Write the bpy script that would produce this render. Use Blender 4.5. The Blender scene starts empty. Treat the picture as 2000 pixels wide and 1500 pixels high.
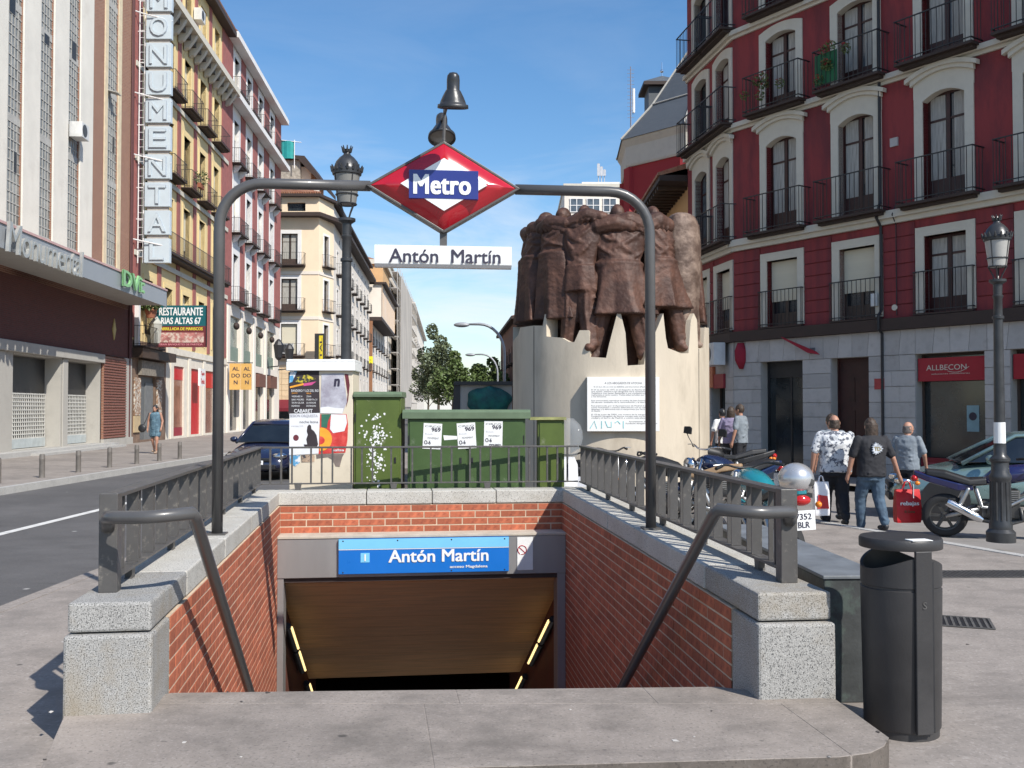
import bpy, bmesh, math, random
from mathutils import Vector, Matrix, noise
R = random.Random(7)
sc = bpy.context.scene
COL = sc.collection
PI = math.pi
# ---------------------------------------------------------------- camera
F = 1900.0
PITCH = math.atan(48/F)
CAM = Vector((0, 0, 1.65))
cd = bpy.data.cameras.new('camera'); cam = bpy.data.objects.new('camera', cd); COL.objects.link(cam)
cd.sensor_width = 36; cd.lens = 36*F/2000; cd.clip_end = 3000; cd.clip_start = .05
cam.location = CAM; cam.rotation_euler = (PI/2+PITCH, 0, 0)
sc.camera = cam
# ---------------------------------------------------------------- light
SUNV = Vector((0.68, -0.78, 1.0)).normalized()          # towards the sun
W = bpy.data.worlds.new('World'); sc.world = W; W.use_nodes = True
nt = W.node_tree; N = nt.nodes; L = nt.links
bg = N['Background']
sky = N.new('ShaderNodeTexSky'); sky.sky_type = 'NISHITA'; sky.sun_disc = False
sky.sun_elevation = math.asin(SUNV.z); sky.sun_rotation = math.atan2(SUNV.x, SUNV.y)
sky.air_density = 1.15; sky.dust_density = 0.6; sky.ozone_density = 3.4; sky.altitude = 300
tc = N.new('ShaderNodeTexCoord')
mp = N.new('ShaderNodeMapping'); mp.inputs['Scale'].default_value = (1.2, 1.2, 5.5); mp.inputs['Rotation'].default_value = (0.1, 0.12, .3)
nz = N.new('ShaderNodeTexNoise'); nz.inputs['Scale'].default_value = 2.6; nz.inputs['Detail'].default_value = 7; nz.inputs['Roughness'].default_value = .58; nz.inputs['Distortion'].default_value = .6
rp = N.new('ShaderNodeValToRGB'); rp.color_ramp.elements[0].position = .40; rp.color_ramp.elements[1].position = .60
sx = N.new('ShaderNodeSeparateXYZ')
mr = N.new('ShaderNodeMapRange'); mr.inputs[1].default_value = .04; mr.inputs[2].default_value = .30; mr.inputs[3].default_value = .85; mr.inputs[4].default_value = .05
mm = N.new('ShaderNodeMath'); mm.operation = 'MULTIPLY'
mx = N.new('ShaderNodeMix'); mx.data_type = 'RGBA'; mx.inputs['B'].default_value = (7.9, 8.0, 8.3, 1)
L.new(tc.outputs['Generated'], mp.inputs[0]); L.new(mp.outputs[0], nz.inputs[0]); L.new(nz.outputs['Fac'], rp.inputs[0])
L.new(tc.outputs['Generated'], sx.inputs[0]); L.new(sx.outputs['Z'], mr.inputs[0])
L.new(rp.outputs[0], mm.inputs[0]); L.new(mr.outputs[0], mm.inputs[1]); L.new(mm.outputs[0], mx.inputs['Factor'])
hsv = N.new('ShaderNodeHueSaturation'); hsv.inputs['Saturation'].default_value = 1.2; hsv.inputs['Value'].default_value = 1.28; L.new(sky.outputs[0], hsv.inputs['Color']); L.new(hsv.outputs[0], mx.inputs['A']); L.new(mx.outputs['Result'], bg.inputs[0])
bg.inputs[1].default_value = .108
sd = bpy.data.lights.new('sun', 'SUN'); sd.energy = 4.9; sd.angle = math.radians(.53); sd.color = (1, .955, .88)
so = bpy.data.objects.new('sun', sd); COL.objects.link(so); so.rotation_euler = SUNV.to_track_quat('Z', 'Y').to_euler()
sc.view_settings.view_transform = 'Standard'; sc.view_settings.look = 'None'; sc.view_settings.exposure = .22; sc.view_settings.gamma = 1
sc.view_settings.use_curve_mapping = False
sc.render.engine = 'CYCLES'
sc.cycles.max_bounces = 6; sc.cycles.diffuse_bounces = 3; sc.cycles.glossy_bounces = 3; sc.cycles.transparent_max_bounces = 8
# ---------------------------------------------------------------- helpers
def ray(px, py):
    x = (px-1000)/F; y = (750-py)/F; c, s = math.cos(PITCH), math.sin(PITCH)
    return Vector((x, c-y*s, s+y*c))
def at(px, py, d):
    r = ray(px, py); return CAM + r*(d/r.y)
def gnd(px, py, z=0.0):
    r = ray(px, py); return CAM + r*((z-CAM.z)/r.z)
def V(*a): return Vector(a)
class MB:
    def __init__(s): s.v = []; s.f = []
    def add(s, vs, fs):
        o = len(s.v); s.v += [tuple(v) for v in vs]; s.f += [tuple(i+o for i in f) for f in fs]; return s
    def box(s, x0, x1, y0, y1, z0, z1, M=None):
        vs = [(x0,y0,z0),(x1,y0,z0),(x1,y1,z0),(x0,y1,z0),(x0,y0,z1),(x1,y0,z1),(x1,y1,z1),(x0,y1,z1)]
        if M: vs = [M@Vector(v) for v in vs]
        return s.add(vs, [(0,3,2,1),(4,5,6,7),(0,1,5,4),(1,2,6,5),(2,3,7,6),(3,0,4,7)])
    def prism(s, pts, ax, a, b):
        n = len(pts)
        g = {'y': lambda p, t: (p[0], t, p[1]), 'z': lambda p, t: (p[0], p[1], t), 'x': lambda p, t: (t, p[0], p[1])}[ax]
        vs = [g(p, a) for p in pts]+[g(p, b) for p in pts]
        return s.add(vs, [tuple(range(n)), tuple(range(2*n-1, n-1, -1))]+[(i, i+n, (i+1) % n+n, (i+1) % n) for i in range(n)])
    def quad(s, *p): return s.add(p, [tuple(range(len(p)))])
    def loft(s, rings, cap=True, closed=False):
        n = len(rings[0]); vs = [p for r in rings for p in r]; fs = []; m = len(rings)
        for k in range(m if closed else m-1):
            for i in range(n):
                a = k*n; b = ((k+1) % m)*n; fs.append((a+i, a+(i+1) % n, b+(i+1) % n, b+i))
        if cap and not closed: fs += [tuple(range(n-1, -1, -1)), tuple(range((m-1)*n, m*n))]
        return s.add(vs, fs)
    def tube(s, path, r, n=8, closed=False, cap=True):
        P = [Vector(p) for p in path]; m = len(P); rr = r if isinstance(r, (list, tuple)) else [r]*m
        T = []
        for i in range(m):
            a = P[i-1] if (i or closed) else P[i]; b = P[(i+1) % m] if (i < m-1 or closed) else P[i]
            T.append((b-a).normalized())
        u = T[0].orthogonal().normalized(); rings = []
        for i in range(m):
            u = (u-T[i]*u.dot(T[i])).normalized(); w = T[i].cross(u)
            rings.append([P[i]+(u*math.cos(2*PI*k/n)+w*math.sin(2*PI*k/n))*rr[i] for k in range(n)])
        return s.loft(rings, cap, closed)
    def cap(s, p0, r0, p1, r1, n=10):
        p0, p1 = Vector(p0), Vector(p1); d = (p1-p0); ln = d.length; d = d/ln if ln > 1e-6 else Vector((0,0,1))
        path = []; rr = []
        for a in (85, 60, 30, 0): path.append(p0-d*r0*math.sin(math.radians(a))); rr.append(max(r0*math.cos(math.radians(a)), .001))
        for a in (0, 30, 60, 85): path.append(p1+d*r1*math.sin(math.radians(a))); rr.append(max(r1*math.cos(math.radians(a)), .001))
        return s.tube(path, rr, n)
    def lathe(s, prof, n=16, c=(0,0,0), cap=True):
        rings = [[(c[0]+r*math.cos(2*PI*k/n), c[1]+r*math.sin(2*PI*k/n), c[2]+z) for k in range(n)] for r, z in prof]
        return s.loft(rings, cap)
    def ell(s, c, rx, ry, rz, n=14, m=9, M=None):
        rings = []
        for j in range(m+1):
            t = -PI/2+PI*j/m; q = max(math.cos(t), .01)
            ring = [Vector((rx*q*math.cos(2*PI*k/n), ry*q*math.sin(2*PI*k/n), rz*math.sin(t))) for k in range(n)]
            if M: ring = [M@p for p in ring]
            rings.append([p+Vector(c) for p in ring])
        return s.loft(rings)
    def xf(s, M): s.v = [tuple(M@Vector(v)) for v in s.v]; return s
    def mesh(s, name, mat, smooth=False, fixn=True):
        me = bpy.data.meshes.new(name); me.from_pydata(s.v, [], s.f)
        if fixn:
            bm = bmesh.new(); bm.from_mesh(me); bmesh.ops.recalc_face_normals(bm, faces=bm.faces); bm.to_mesh(me); bm.free()
        if mat: me.materials.append(mat)
        if smooth:
            for p in me.polygons: p.use_smooth = True
        me.update(); return me
def put(name, me, parent=None, loc=(0,0,0), rot=0):
    o = bpy.data.objects.new(name, me); COL.objects.link(o); o.location = loc
    o.rotation_euler = (0,0,rot) if isinstance(rot, (int, float)) else rot
    if parent: o.parent = parent
    return o
def obj(name, mb, mat, parent=None, loc=(0,0,0), rot=0, smooth=False, bevel=0, seg=2, auto=None, fixn=True):
    o = put(name, mb.mesh(name, mat, smooth or auto is not None, fixn), parent, loc, rot)
    if bevel:
        m = o.modifiers.new('bevel', 'BEVEL'); m.width = bevel; m.segments = seg; m.limit_method = 'ANGLE'; m.angle_limit = math.radians(35)
    if auto is not None:
        me = o.data
        try: me.set_sharp_from_angle(angle=math.radians(auto))
        except Exception: pass
    return o
def tag(o, label=None, cat=None, group=None, kind=None):
    if label: o['label'] = label
    if cat: o['category'] = cat
    if group: o['group'] = group
    if kind: o['kind'] = kind
    return o
def thing(name, label, cat, loc=(0,0,0), rot=0, group=None):
    o = bpy.data.objects.new(name, None); COL.objects.link(o); o.location = loc; o.rotation_euler = (0,0,rot); o.empty_display_size = .2
    return tag(o, label, cat, group)
def dup(root, loc, rot=None, label=None):
    r = root.copy(); COL.objects.link(r); r.location = loc
    if rot is not None: r.rotation_euler = (0,0,rot)
    if label: r['label'] = label
    def rec(a, b):
        for ch in list(a.children):
            c = ch.copy(); COL.objects.link(c); c.parent = b; rec(ch, c)
    rec(root, r); return r
def baked(mb, voxel, smooth=2, mat=None, disp=None, name='m'):
    me = mb.mesh(name, None); o = bpy.data.objects.new(name, me); COL.objects.link(o)
    m = o.modifiers.new('r', 'REMESH'); m.mode = 'VOXEL'; m.voxel_size = voxel
    if smooth: m = o.modifiers.new('s', 'SMOOTH'); m.iterations = smooth; m.factor = .5
    for (ty, size, st) in (disp or []):
        t = bpy.data.textures.new('t', ty); t.noise_scale = size
        m = o.modifiers.new('d', 'DISPLACE'); m.texture = t; m.strength = st; m.texture_coords = 'LOCAL'
    dg = bpy.context.evaluated_depsgraph_get(); dg.update()
    r = bpy.data.meshes.new_from_object(o.evaluated_get(dg)); r.name = name
    bpy.data.objects.remove(o); bpy.data.meshes.remove(me)
    if mat: r.materials.clear(); r.materials.append(mat)
    for p in r.polygons: p.use_smooth = True
    return r
def lring(cx, cy, z, rx, ry, n=28, fold=0, k=9, ph=0):
    return [(cx+rx*(1+fold*math.sin(k*a+ph)+fold*.5*math.sin((k+4)*a+2*ph))*math.cos(a), cy+ry*(1+fold*math.sin(k*a+ph)+fold*.5*math.sin((k+4)*a+2*ph))*math.sin(a), z) for a in [2*PI*i/n for i in range(n)]]
_tc = {}
def text(name, s, mat, parent, loc, w=None, h=None, rot=(PI/2,0,0), bold=0.0, depth=.002, align='CENTER', spacing=1.0, shear=0):
    """lettering as a thin mesh; w/h fit the drawn size; anchor = centre (or left) of the text"""
    key = (s, spacing, shear)
    if key not in _tc:
        c = bpy.data.curves.new('t', 'FONT'); c.body = s; c.size = 1; c.resolution_u = 3; c.space_character = spacing; c.shear = shear
        o = bpy.data.objects.new('t', c); COL.objects.link(o)
        dg = bpy.context.evaluated_depsgraph_get(); dg.update()
        m0 = bpy.data.meshes.new_from_object(o.evaluated_get(dg)); bpy.data.objects.remove(o); bpy.data.curves.remove(c)
        _tc[key] = ([v.co.xy.copy() for v in m0.vertices], [tuple(p.vertices) for p in m0.polygons]); bpy.data.meshes.remove(m0)
    vs0, fs0 = _tc[key]; vs = []; fs = []; zz = []
    offs = [(0,0)] if not bold else [(0,0),(bold,bold*.5),(-bold,-bold*.5),(bold,-bold*.5),(-bold,bold*.5)]
    for i, (dx, dy) in enumerate(offs):
        o0 = len(vs); vs += [(p.x+dx, p.y+dy) for p in vs0]; zz += [i*.00035]*len(vs0); fs += [tuple(q+o0 for q in f) for f in fs0]
    x0, x1 = min(p[0] for p in vs), max(p[0] for p in vs); y0, y1 = min(p[1] for p in vs), max(p[1] for p in vs)
    sxx = (w/(x1-x0)) if w else None; syy = (h/(y1-y0)) if h else None
    sxx = sxx or syy; syy = syy or sxx
    ox = (x0+x1)/2 if align == 'CENTER' else x0
    me = bpy.data.meshes.new(name); me.from_pydata([((p[0]-ox)*sxx, (p[1]-(y0+y1)/2)*syy, z) for p, z in zip(vs, zz)], [], fs)
    if depth > .0008 and h is None or (h or 1) > .05:
        bm = bmesh.new(); bm.from_mesh(me)
        g = bmesh.ops.extrude_face_region(bm, geom=bm.faces[:], use_keep_orig=True)
        for e in g['geom']:
            if isinstance(e, bmesh.types.BMVert): e.co.z += depth
        bmesh.ops.recalc_face_normals(bm, faces=bm.faces); bm.to_mesh(me); bm.free()
    me.materials.clear(); me.materials.append(mat)
    return put(name, me, parent, loc, rot)
# ---------------------------------------------------------------- materials
def M(name, col, rough=.7, metal=0, var=.12, scale=4, bump=.15, bs=40, col2=None, mixlo=.45, mixhi=.65, mixscale=2.0, rnd=0.0, spec=.5, coat=0, stretch=None, bdist=.01, coords='Object'):
    m = bpy.data.materials.new(name); m.use_nodes = True; n = m.node_tree.nodes; l = m.node_tree.links; b = n['Principled BSDF']
    t = n.new('ShaderNodeTexCoord'); co = t.outputs[coords]
    if stretch:
        mp = n.new('ShaderNodeMapping'); mp.inputs['Scale'].default_value = stretch; l.new(co, mp.inputs[0]); co = mp.outputs[0]
    no = n.new('ShaderNodeTexNoise'); no.inputs['Scale'].default_value = scale; no.inputs['Detail'].default_value = 6; no.inputs['Roughness'].default_value = .62
    l.new(co, no.inputs[0])
    cr = n.new('ShaderNodeValToRGB'); e = cr.color_ramp.elements
    e[0].position = .25; e[1].position = .75
    e[0].color = tuple(c*(1-var*1.5) for c in col)+(1,); e[1].color = tuple(min(c*(1+var), 1) for c in col)+(1,)
    l.new(no.outputs['Fac'], cr.inputs[0]); out = cr.outputs[0]
    if col2:
        n2 = n.new('ShaderNodeTexNoise'); n2.inputs['Scale'].default_value = mixscale; n2.inputs['Detail'].default_value = 8; n2.inputs['Roughness'].default_value = .68; l.new(co, n2.inputs[0])
        r2 = n.new('ShaderNodeMapRange'); r2.inputs[1].default_value = mixlo; r2.inputs[2].default_value = mixhi; l.new(n2.outputs['Fac'], r2.inputs[0])
        mi = n.new('ShaderNodeMix'); mi.data_type = 'RGBA'; mi.inputs['B'].default_value = tuple(col2)+(1,)
        l.new(r2.outputs[0], mi.inputs['Factor']); l.new(out, mi.inputs['A']); out = mi.outputs['Result']
    if rnd:
        oi = n.new('ShaderNodeObjectInfo'); hs = n.new('ShaderNodeHueSaturation'); r3 = n.new('ShaderNodeMapRange')
        r3.inputs[3].default_value = 1-rnd; r3.inputs[4].default_value = 1+rnd
        l.new(oi.outputs['Random'], r3.inputs[0]); l.new(r3.outputs[0], hs.inputs['Value']); l.new(out, hs.inputs['Color']); out = hs.outputs[0]
    l.new(out, b.inputs['Base Color'])
    b.inputs['Roughness'].default_value = rough; b.inputs['Metallic'].default_value = metal; b.inputs['Specular IOR Level'].default_value = spec
    if coat: b.inputs['Coat Weight'].default_value = coat; b.inputs['Coat Roughness'].default_value = .05
    rr = n.new('ShaderNodeMapRange'); rr.inputs[3].default_value = max(rough-.1, .02); rr.inputs[4].default_value = min(rough+.12, 1)
    l.new(no.outputs['Fac'], rr.inputs[0]); l.new(rr.outputs[0], b.inputs['Roughness'])
    if bump:
        nb = n.new('ShaderNodeTexNoise'); nb.inputs['Scale'].default_value = bs; nb.inputs['Detail'].default_value = 4; l.new(co, nb.inputs[0])
        bu = n.new('ShaderNodeBump'); bu.inputs['Strength'].default_value = bump; bu.inputs['Distance'].default_value = bdist
        l.new(nb.outputs['Fac'], bu.inputs['Height']); l.new(bu.outputs[0], b.inputs['Normal'])
    return m
def granite(name, base, dark, lite, sc_=90, stain=(.25,.2,.13), sm=.0, dk=(.57,.66), spots=0, streak=0):
    m = M(name, base, .75, var=.10, scale=3, bump=.25, bs=150, bdist=.004); n = m.node_tree.nodes; l = m.node_tree.links; b = n['Principled BSDF']
    src = b.inputs['Base Color'].links[0].from_socket; co = [x for x in n if x.type == 'TEX_COORD'][0].outputs['Object']
    for (c, s, lo, hi) in ((dark, sc_, dk[0], dk[1]), (lite, sc_*1.3, .56, .68)):
        t = n.new('ShaderNodeTexNoise'); t.inputs['Scale'].default_value = s; t.inputs['Detail'].default_value = 3; l.new(co, t.inputs[0])
        if c is lite:
            mp = n.new('ShaderNodeMapping'); mp.inputs['Location'].default_value = (3.3, 7.1, 1.2); l.new(co, mp.inputs[0]); l.new(mp.outputs[0], t.inputs[0])
        r = n.new('ShaderNodeMapRange'); r.inputs[1].default_value = lo; r.inputs[2].default_value = hi; l.new(t.outputs['Fac'], r.inputs[0])
        mi = n.new('ShaderNodeMix'); mi.data_type = 'RGBA'; mi.inputs['B'].default_value = tuple(c)+(1,); l.new(r.outputs[0], mi.inputs['Factor']); l.new(src, mi.inputs['A']); src = mi.outputs['Result']
    if sm:
        t = n.new('ShaderNodeTexNoise'); t.inputs['Scale'].default_value = 2.2; t.inputs['Detail'].default_value = 9; t.inputs['Roughness'].default_value = .7; l.new(co, t.inputs[0])
        r = n.new('ShaderNodeMapRange'); r.inputs[1].default_value = .46; r.inputs[2].default_value = .68; r.inputs[4].default_value = sm; l.new(t.outputs['Fac'], r.inputs[0])
        mi = n.new('ShaderNodeMix'); mi.data_type = 'RGBA'; mi.inputs['B'].default_value = tuple(stain)+(1,); l.new(r.outputs[0], mi.inputs['Factor']); l.new(src, mi.inputs['A']); src = mi.outputs['Result']
    if spots:
        for (vs_, thr, colr, am) in ((2.3, .045, (.05,.045,.04), .75), (5.5, .055, (.09,.08,.07), .6), (1.1, .035, (.55,.53,.5), .7)):
            vo = n.new('ShaderNodeTexVoronoi'); vo.inputs['Scale'].default_value = vs_; vo.inputs['Randomness'].default_value = 1
            nd = n.new('ShaderNodeTexNoise'); nd.inputs['Scale'].default_value = vs_*9; l.new(co, nd.inputs[0])
            ad = n.new('ShaderNodeMix'); ad.data_type = 'RGBA'; ad.inputs['Factor'].default_value = .02; l.new(co, ad.inputs['A']); l.new(nd.outputs['Color'], ad.inputs['B']); l.new(ad.outputs['Result'], vo.inputs['Vector'])
            r = n.new('ShaderNodeMapRange'); r.inputs[1].default_value = thr*1.25; r.inputs[2].default_value = thr*.7; r.inputs[4].default_value = am; l.new(vo.outputs['Distance'], r.inputs[0])
            mi = n.new('ShaderNodeMix'); mi.data_type = 'RGBA'; mi.inputs['B'].default_value = colr+(1,); l.new(r.outputs[0], mi.inputs['Factor']); l.new(src, mi.inputs['A']); src = mi.outputs['Result']
        t = n.new('ShaderNodeTexNoise'); t.inputs['Scale'].default_value = 1.3; t.inputs['Detail'].default_value = 12; t.inputs['Roughness'].default_value = .78; t.inputs['Distortion'].default_value = 1.2
        mp = n.new('ShaderNodeMapping'); mp.inputs['Location'].default_value = (11, 4, 0); mp.inputs['Scale'].default_value = (.55, 1.5, 1); l.new(co, mp.inputs[0]); l.new(mp.outputs[0], t.inputs[0])
        r = n.new('ShaderNodeMapRange'); r.inputs[1].default_value = .52; r.inputs[2].default_value = .70; r.inputs[4].default_value = .65; l.new(t.outputs['Fac'], r.inputs[0])
        mi = n.new('ShaderNodeMix'); mi.data_type = 'RGBA'; mi.inputs['B'].default_value = tuple(c*.52 for c in base)+(1,); l.new(r.outputs[0], mi.inputs['Factor']); l.new(src, mi.inputs['A']); src = mi.outputs['Result']
        t = n.new('ShaderNodeTexNoise'); t.inputs['Scale'].default_value = .5; t.inputs['Detail'].default_value = 5; l.new(co, t.inputs[0])
        r = n.new('ShaderNodeMapRange'); r.inputs[1].default_value = .35; r.inputs[2].default_value = .7; r.inputs[3].default_value = .86; r.inputs[4].default_value = 1.12; l.new(t.outputs['Fac'], r.inputs[0])
        hs = n.new('ShaderNodeHueSaturation'); l.new(r.outputs[0], hs.inputs['Value']); l.new(src, hs.inputs['Color']); src = hs.outputs[0]
    l.new(src, b.inputs['Base Color']); return m
def brickmat(name, c1, c2, mortar, sx_, sz_, axis='xz'):
    m = M(name, c1, .85, bump=.0); n = m.node_tree.nodes; l = m.node_tree.links; b = n['Principled BSDF']
    co = [x for x in n if x.type == 'TEX_COORD'][0].outputs['Object']
    mp = n.new('ShaderNodeMapping'); mp.inputs['Rotation'].default_value = (PI/2, 0, 0); l.new(co, mp.inputs[0])
    br = n.new('ShaderNodeTexBrick'); br.inputs['Scale'].default_value = 1; br.inputs['Brick Width'].default_value = sx_; br.inputs['Row Height'].default_value = sz_; br.inputs['Mortar Size'].default_value = .008
    br.inputs['Color1'].default_value = tuple(c1)+(1,); br.inputs['Color2'].default_value = tuple(c2)+(1,); br.inputs['Mortar'].default_value = tuple(mortar)+(1,)
    l.new(mp.outputs[0], br.inputs[0]); l.new(br.outputs['Color'], b.inputs['Base Color'])
    bu = n.new('ShaderNodeBump'); bu.inputs['Strength'].default_value = .5; bu.inputs['Distance'].default_value = .01; bu.invert = True; l.new(br.outputs['Fac'], bu.inputs['Height']); l.new(bu.outputs[0], b.inputs['Normal'])
    return m
def glassmat(name, col=(.02,.028,.035), rough=.04, alpha=1.0):
    m = M(name, col, rough, var=.5, scale=1.2, bump=.02, bs=3, spec=.8); b = m.node_tree.nodes['Principled BSDF']; b.inputs['IOR'].default_value = 1.5
    if alpha < 1: b.inputs['Alpha'].default_value = alpha
    return m
GRAN = granite('pier_granite', (.34,.33,.31), (.075,.075,.073), (.56,.55,.52), 165, sm=.7, dk=(.525,.60))
COPE = granite('coping_granite', (.50,.48,.43), (.12,.11,.10), (.66,.64,.6), 110, sm=.25)
SLAB = granite('slab_granite', (.30,.258,.222), (.20,.172,.15), (.36,.315,.28), 60, (.135,.118,.10), .75, spots=1)
PAVE = granite('pavement_concrete', (.295,.258,.228), (.215,.188,.168), (.36,.32,.29), 40, (.16,.143,.127), .65, spots=1)
ASPH = granite('asphalt', (.105,.10,.098), (.075,.073,.072), (.15,.146,.142), 70, (.08,.077,.075), .5, spots=1)
KERB = granite('kerb_granite', (.42,.41,.39), (.25,.25,.24), (.55,.54,.5), 60)
BRICK = M('brick', (.43,.125,.062), .85, var=.28, scale=9, bump=.4, bs=120, rnd=.20, col2=(.27,.07,.04), mixlo=.5, mixhi=.7, mixscale=14, bdist=.004)
MORT = M('mortar', (.60,.47,.34), .9, var=.15, scale=8, bump=.3, bs=150)
IRON = M('railing_paint', (.085,.080,.076), .42, var=.12, scale=6, bump=.06, bs=60, col2=(.17,.155,.135), mixlo=.56, mixhi=.66, mixscale=16)
TUBE = M('portal_paint', (.085,.082,.080), .34, var=.10, scale=5, bump=.03, bs=60, coat=.15)
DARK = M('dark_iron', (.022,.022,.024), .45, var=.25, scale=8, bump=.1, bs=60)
LAMP = M('lamp_iron', (.045,.046,.048), .35, var=.25, scale=7, bump=.15, bs=50, metal=.2)
REDM = M('sign_red', (.42,.010,.020), .16, var=.04, bump=0, coat=.6)
WHT = M('white_paint', (.80,.80,.78), .35, var=.03, bump=.02)
WHT2 = M('sign_white', (.82,.82,.80), .28, var=.02, bump=0)
NAVY = M('sign_navy', (.022,.035,.20), .3, var=.05, bump=0)
INK = M('ink', (.03,.025,.05), .5, var=.1, bump=0)
BLUE = M('sign_blue', (.012,.16,.56), .3, var=.03, bump=0)
SKYB = M('sign_sky_blue', (.20,.56,.85), .3, var=.03, bump=0)
STEEL = M('steel_panel', (.36,.35,.34), .45, metal=.55, var=.10, scale=2, bump=.02, stretch=(1,1,.25))
WOODP = M('ceiling_boards', (.60,.36,.17), .6, var=.2, scale=4, bump=.1, stretch=(.4,4,4))
TUBL = bpy.data.materials.new('lit_tube'); TUBL.use_nodes = True
_b = TUBL.node_tree.nodes['Principled BSDF']; _b.inputs['Base Color'].default_value = (.8,.7,.45,1); _b.inputs['Emission Color'].default_value = (1,.72,.30,1); _b.inputs['Emission Strength'].default_value = 1.5
GLASS = glassmat('window_glass')
GLASSB = glassmat('bright_glass', (.10,.12,.14), .08)
GLASSP = glassmat('car_glass', (.012,.016,.02), .03)
GREEN = M('cabinet_green', (.084,.122,.022), .5, var=.16, scale=2.5, bump=.08, bs=60, col2=(.17,.19,.10), mixlo=.60, mixhi=.70, mixscale=7)
GREEN2 = M('cabinet_dark_green', (.055,.100,.030), .48, var=.16, scale=2.5, bump=.08, bs=60, col2=(.12,.16,.09), mixlo=.60, mixhi=.72, mixscale=7)
GREENT = M('cabinet_top_green', (.12,.17,.10), .55, var=.15, scale=6, bump=.05)
PAPER = M('paper', (.78,.78,.76), .7, var=.05, scale=10, bump=.1, bs=20)
CONC = M('concrete_cream', (.70,.64,.54), .8, var=.08, scale=2, bump=.15, bs=60, col2=(.56,.50,.41), mixlo=.52, mixhi=.75, mixscale=1.6)
PED = M('pedestal_stone', (.56,.485,.38), .75, var=.10, scale=1.4, bump=.2, bs=45, col2=(.40,.34,.26), mixlo=.47, mixhi=.70, mixscale=1.8, stretch=(1,1,.32))
RUST = M('bronze_rust', (.066,.030,.020), .62, var=.35, scale=2.2, bump=.45, bs=14, col2=(.135,.062,.040), mixlo=.46, mixhi=.66, mixscale=2.6, metal=.15, bdist=.03)
RUST2 = M('bronze_pale', (.12,.075,.055), .62, var=.3, scale=2.2, bump=.35, bs=14, col2=(.30,.22,.17), mixlo=.46, mixhi=.68, mixscale=2.2, metal=.15, bdist=.03)
REDW = M('red_render', (.265,.040,.042), .85, var=.14, scale=.8, bump=.2, bs=30, col2=(.145,.028,.034), mixlo=.44, mixhi=.62, mixscale=1.9, stretch=(1,1,.22))
CREAM = M('cream_trim', (.60,.56,.47), .75, var=.08, scale=2, bump=.1, col2=(.45,.42,.35), mixlo=.55, mixhi=.8, mixscale=2)
STONE = M('shop_stone', (.46,.44,.42), .8, var=.15, scale=3, bump=.3, bs=30, rnd=.10, col2=(.34,.32,.30), mixlo=.5, mixhi=.7, mixscale=3)
WOODD = M('dark_red_wood', (.045,.012,.010), .45, var=.3, scale=4, bump=.1)
CHR = M('chrome', (.72,.72,.73), .15, metal=1, var=.05, bump=0)
# ================================================================ ground
SA = V(-1.78, 4.84); SB = V(1.27, 5.05); AX = V(-.119, .993).normalized(); RX = V(.993, .119).normalized()
AXL = V(-.137, .991).normalized(); AXR = V(-.104, .995).normalized()
ROT_L = math.atan2(AXL.y, AXL.x); ROT_R = math.atan2(-AXR.y, -AXR.x)
LL = 6.4; SP = SA+AXL*LL; LR = LL+(SA-SB).dot(AX)
pr = SB+AXR*LR; BW = (pr-SP).length; ROT_B = math.atan2((pr-SP).y, (pr-SP).x)
CT = .69
def p2(o, u, v): q = o+AX*u+RX*v; return (q.x, q.y)
well = [p2(SA, .1, -.2), p2(SB, .1, .2), p2(SB, LR+.2, .2), p2(SA, LL+.2, -.2)]
def sheet(name, outer, holes, z, mat):
    bm = bmesh.new(); es = []
    for lp in [outer]+holes:
        vs = [bm.verts.new((x, y, z)) for x, y in lp]
        es += [bm.edges.new((vs[i], vs[(i+1) % len(vs)])) for i in range(len(vs))]
    bmesh.ops.triangle_fill(bm, edges=es, use_beauty=True, use_dissolve=False)
    for f in bm.faces:
        if f.normal.z < 0: f.normal_flip()
    me = bpy.data.meshes.new(name); bm.to_mesh(me); bm.free(); me.materials.append(mat)
    return tag(put(name, me), kind='structure')
sheet('ground', [(-900,-60),(900,-60),(900,1500),(-900,1500)], [well], -.135, ASPH)
sheet('road', [(-10.9,-20),(-4.2,-20),(-4.2,300),(-30.5,300),(-16.3,90),(-10.4,40)], [], -.12, ASPH)
plaza = [(-4.2,-9),(11.6,-9),(10.2,-2),(7.95,5.2),(5.74,10.9),(4.35,14.6),(3.75,18),(3.55,24),(3.4,44),(-4.2,44)]
sheet('plaza_pavement', plaza, [well], 0, PAVE)
side = [(-10.55,10),(-10.4,40),(-13,70),(-19,110),(-40,110),(-40,-10),(-11,-10)]
sheet('side_road', [(2.2,45),(3.0,24),(4.35,14.5),(8.2,5),(12,-9),(40,-9),(40,45)], [], -.125, M('side_road', (.26,.24,.225), .85, var=.12, scale=1.5, bump=.15, bs=60, col2=(.20,.185,.17), mixscale=1.2))
sheet('pavement', side, [], .02, PAVE)
fx, fy = 6.08, 26.5
rs = [(fx-.83*2.2+.56*-1.5-1.0, fy+1.5),(fx-.83*2.2+.562*16, fy-.56*2.2-.827*16),(fx+.562*16+12, fy-.827*16),(20,40),(4,40),(3.9,31)]
sheet('pavement', rs, [], .0, PAVE)
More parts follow.
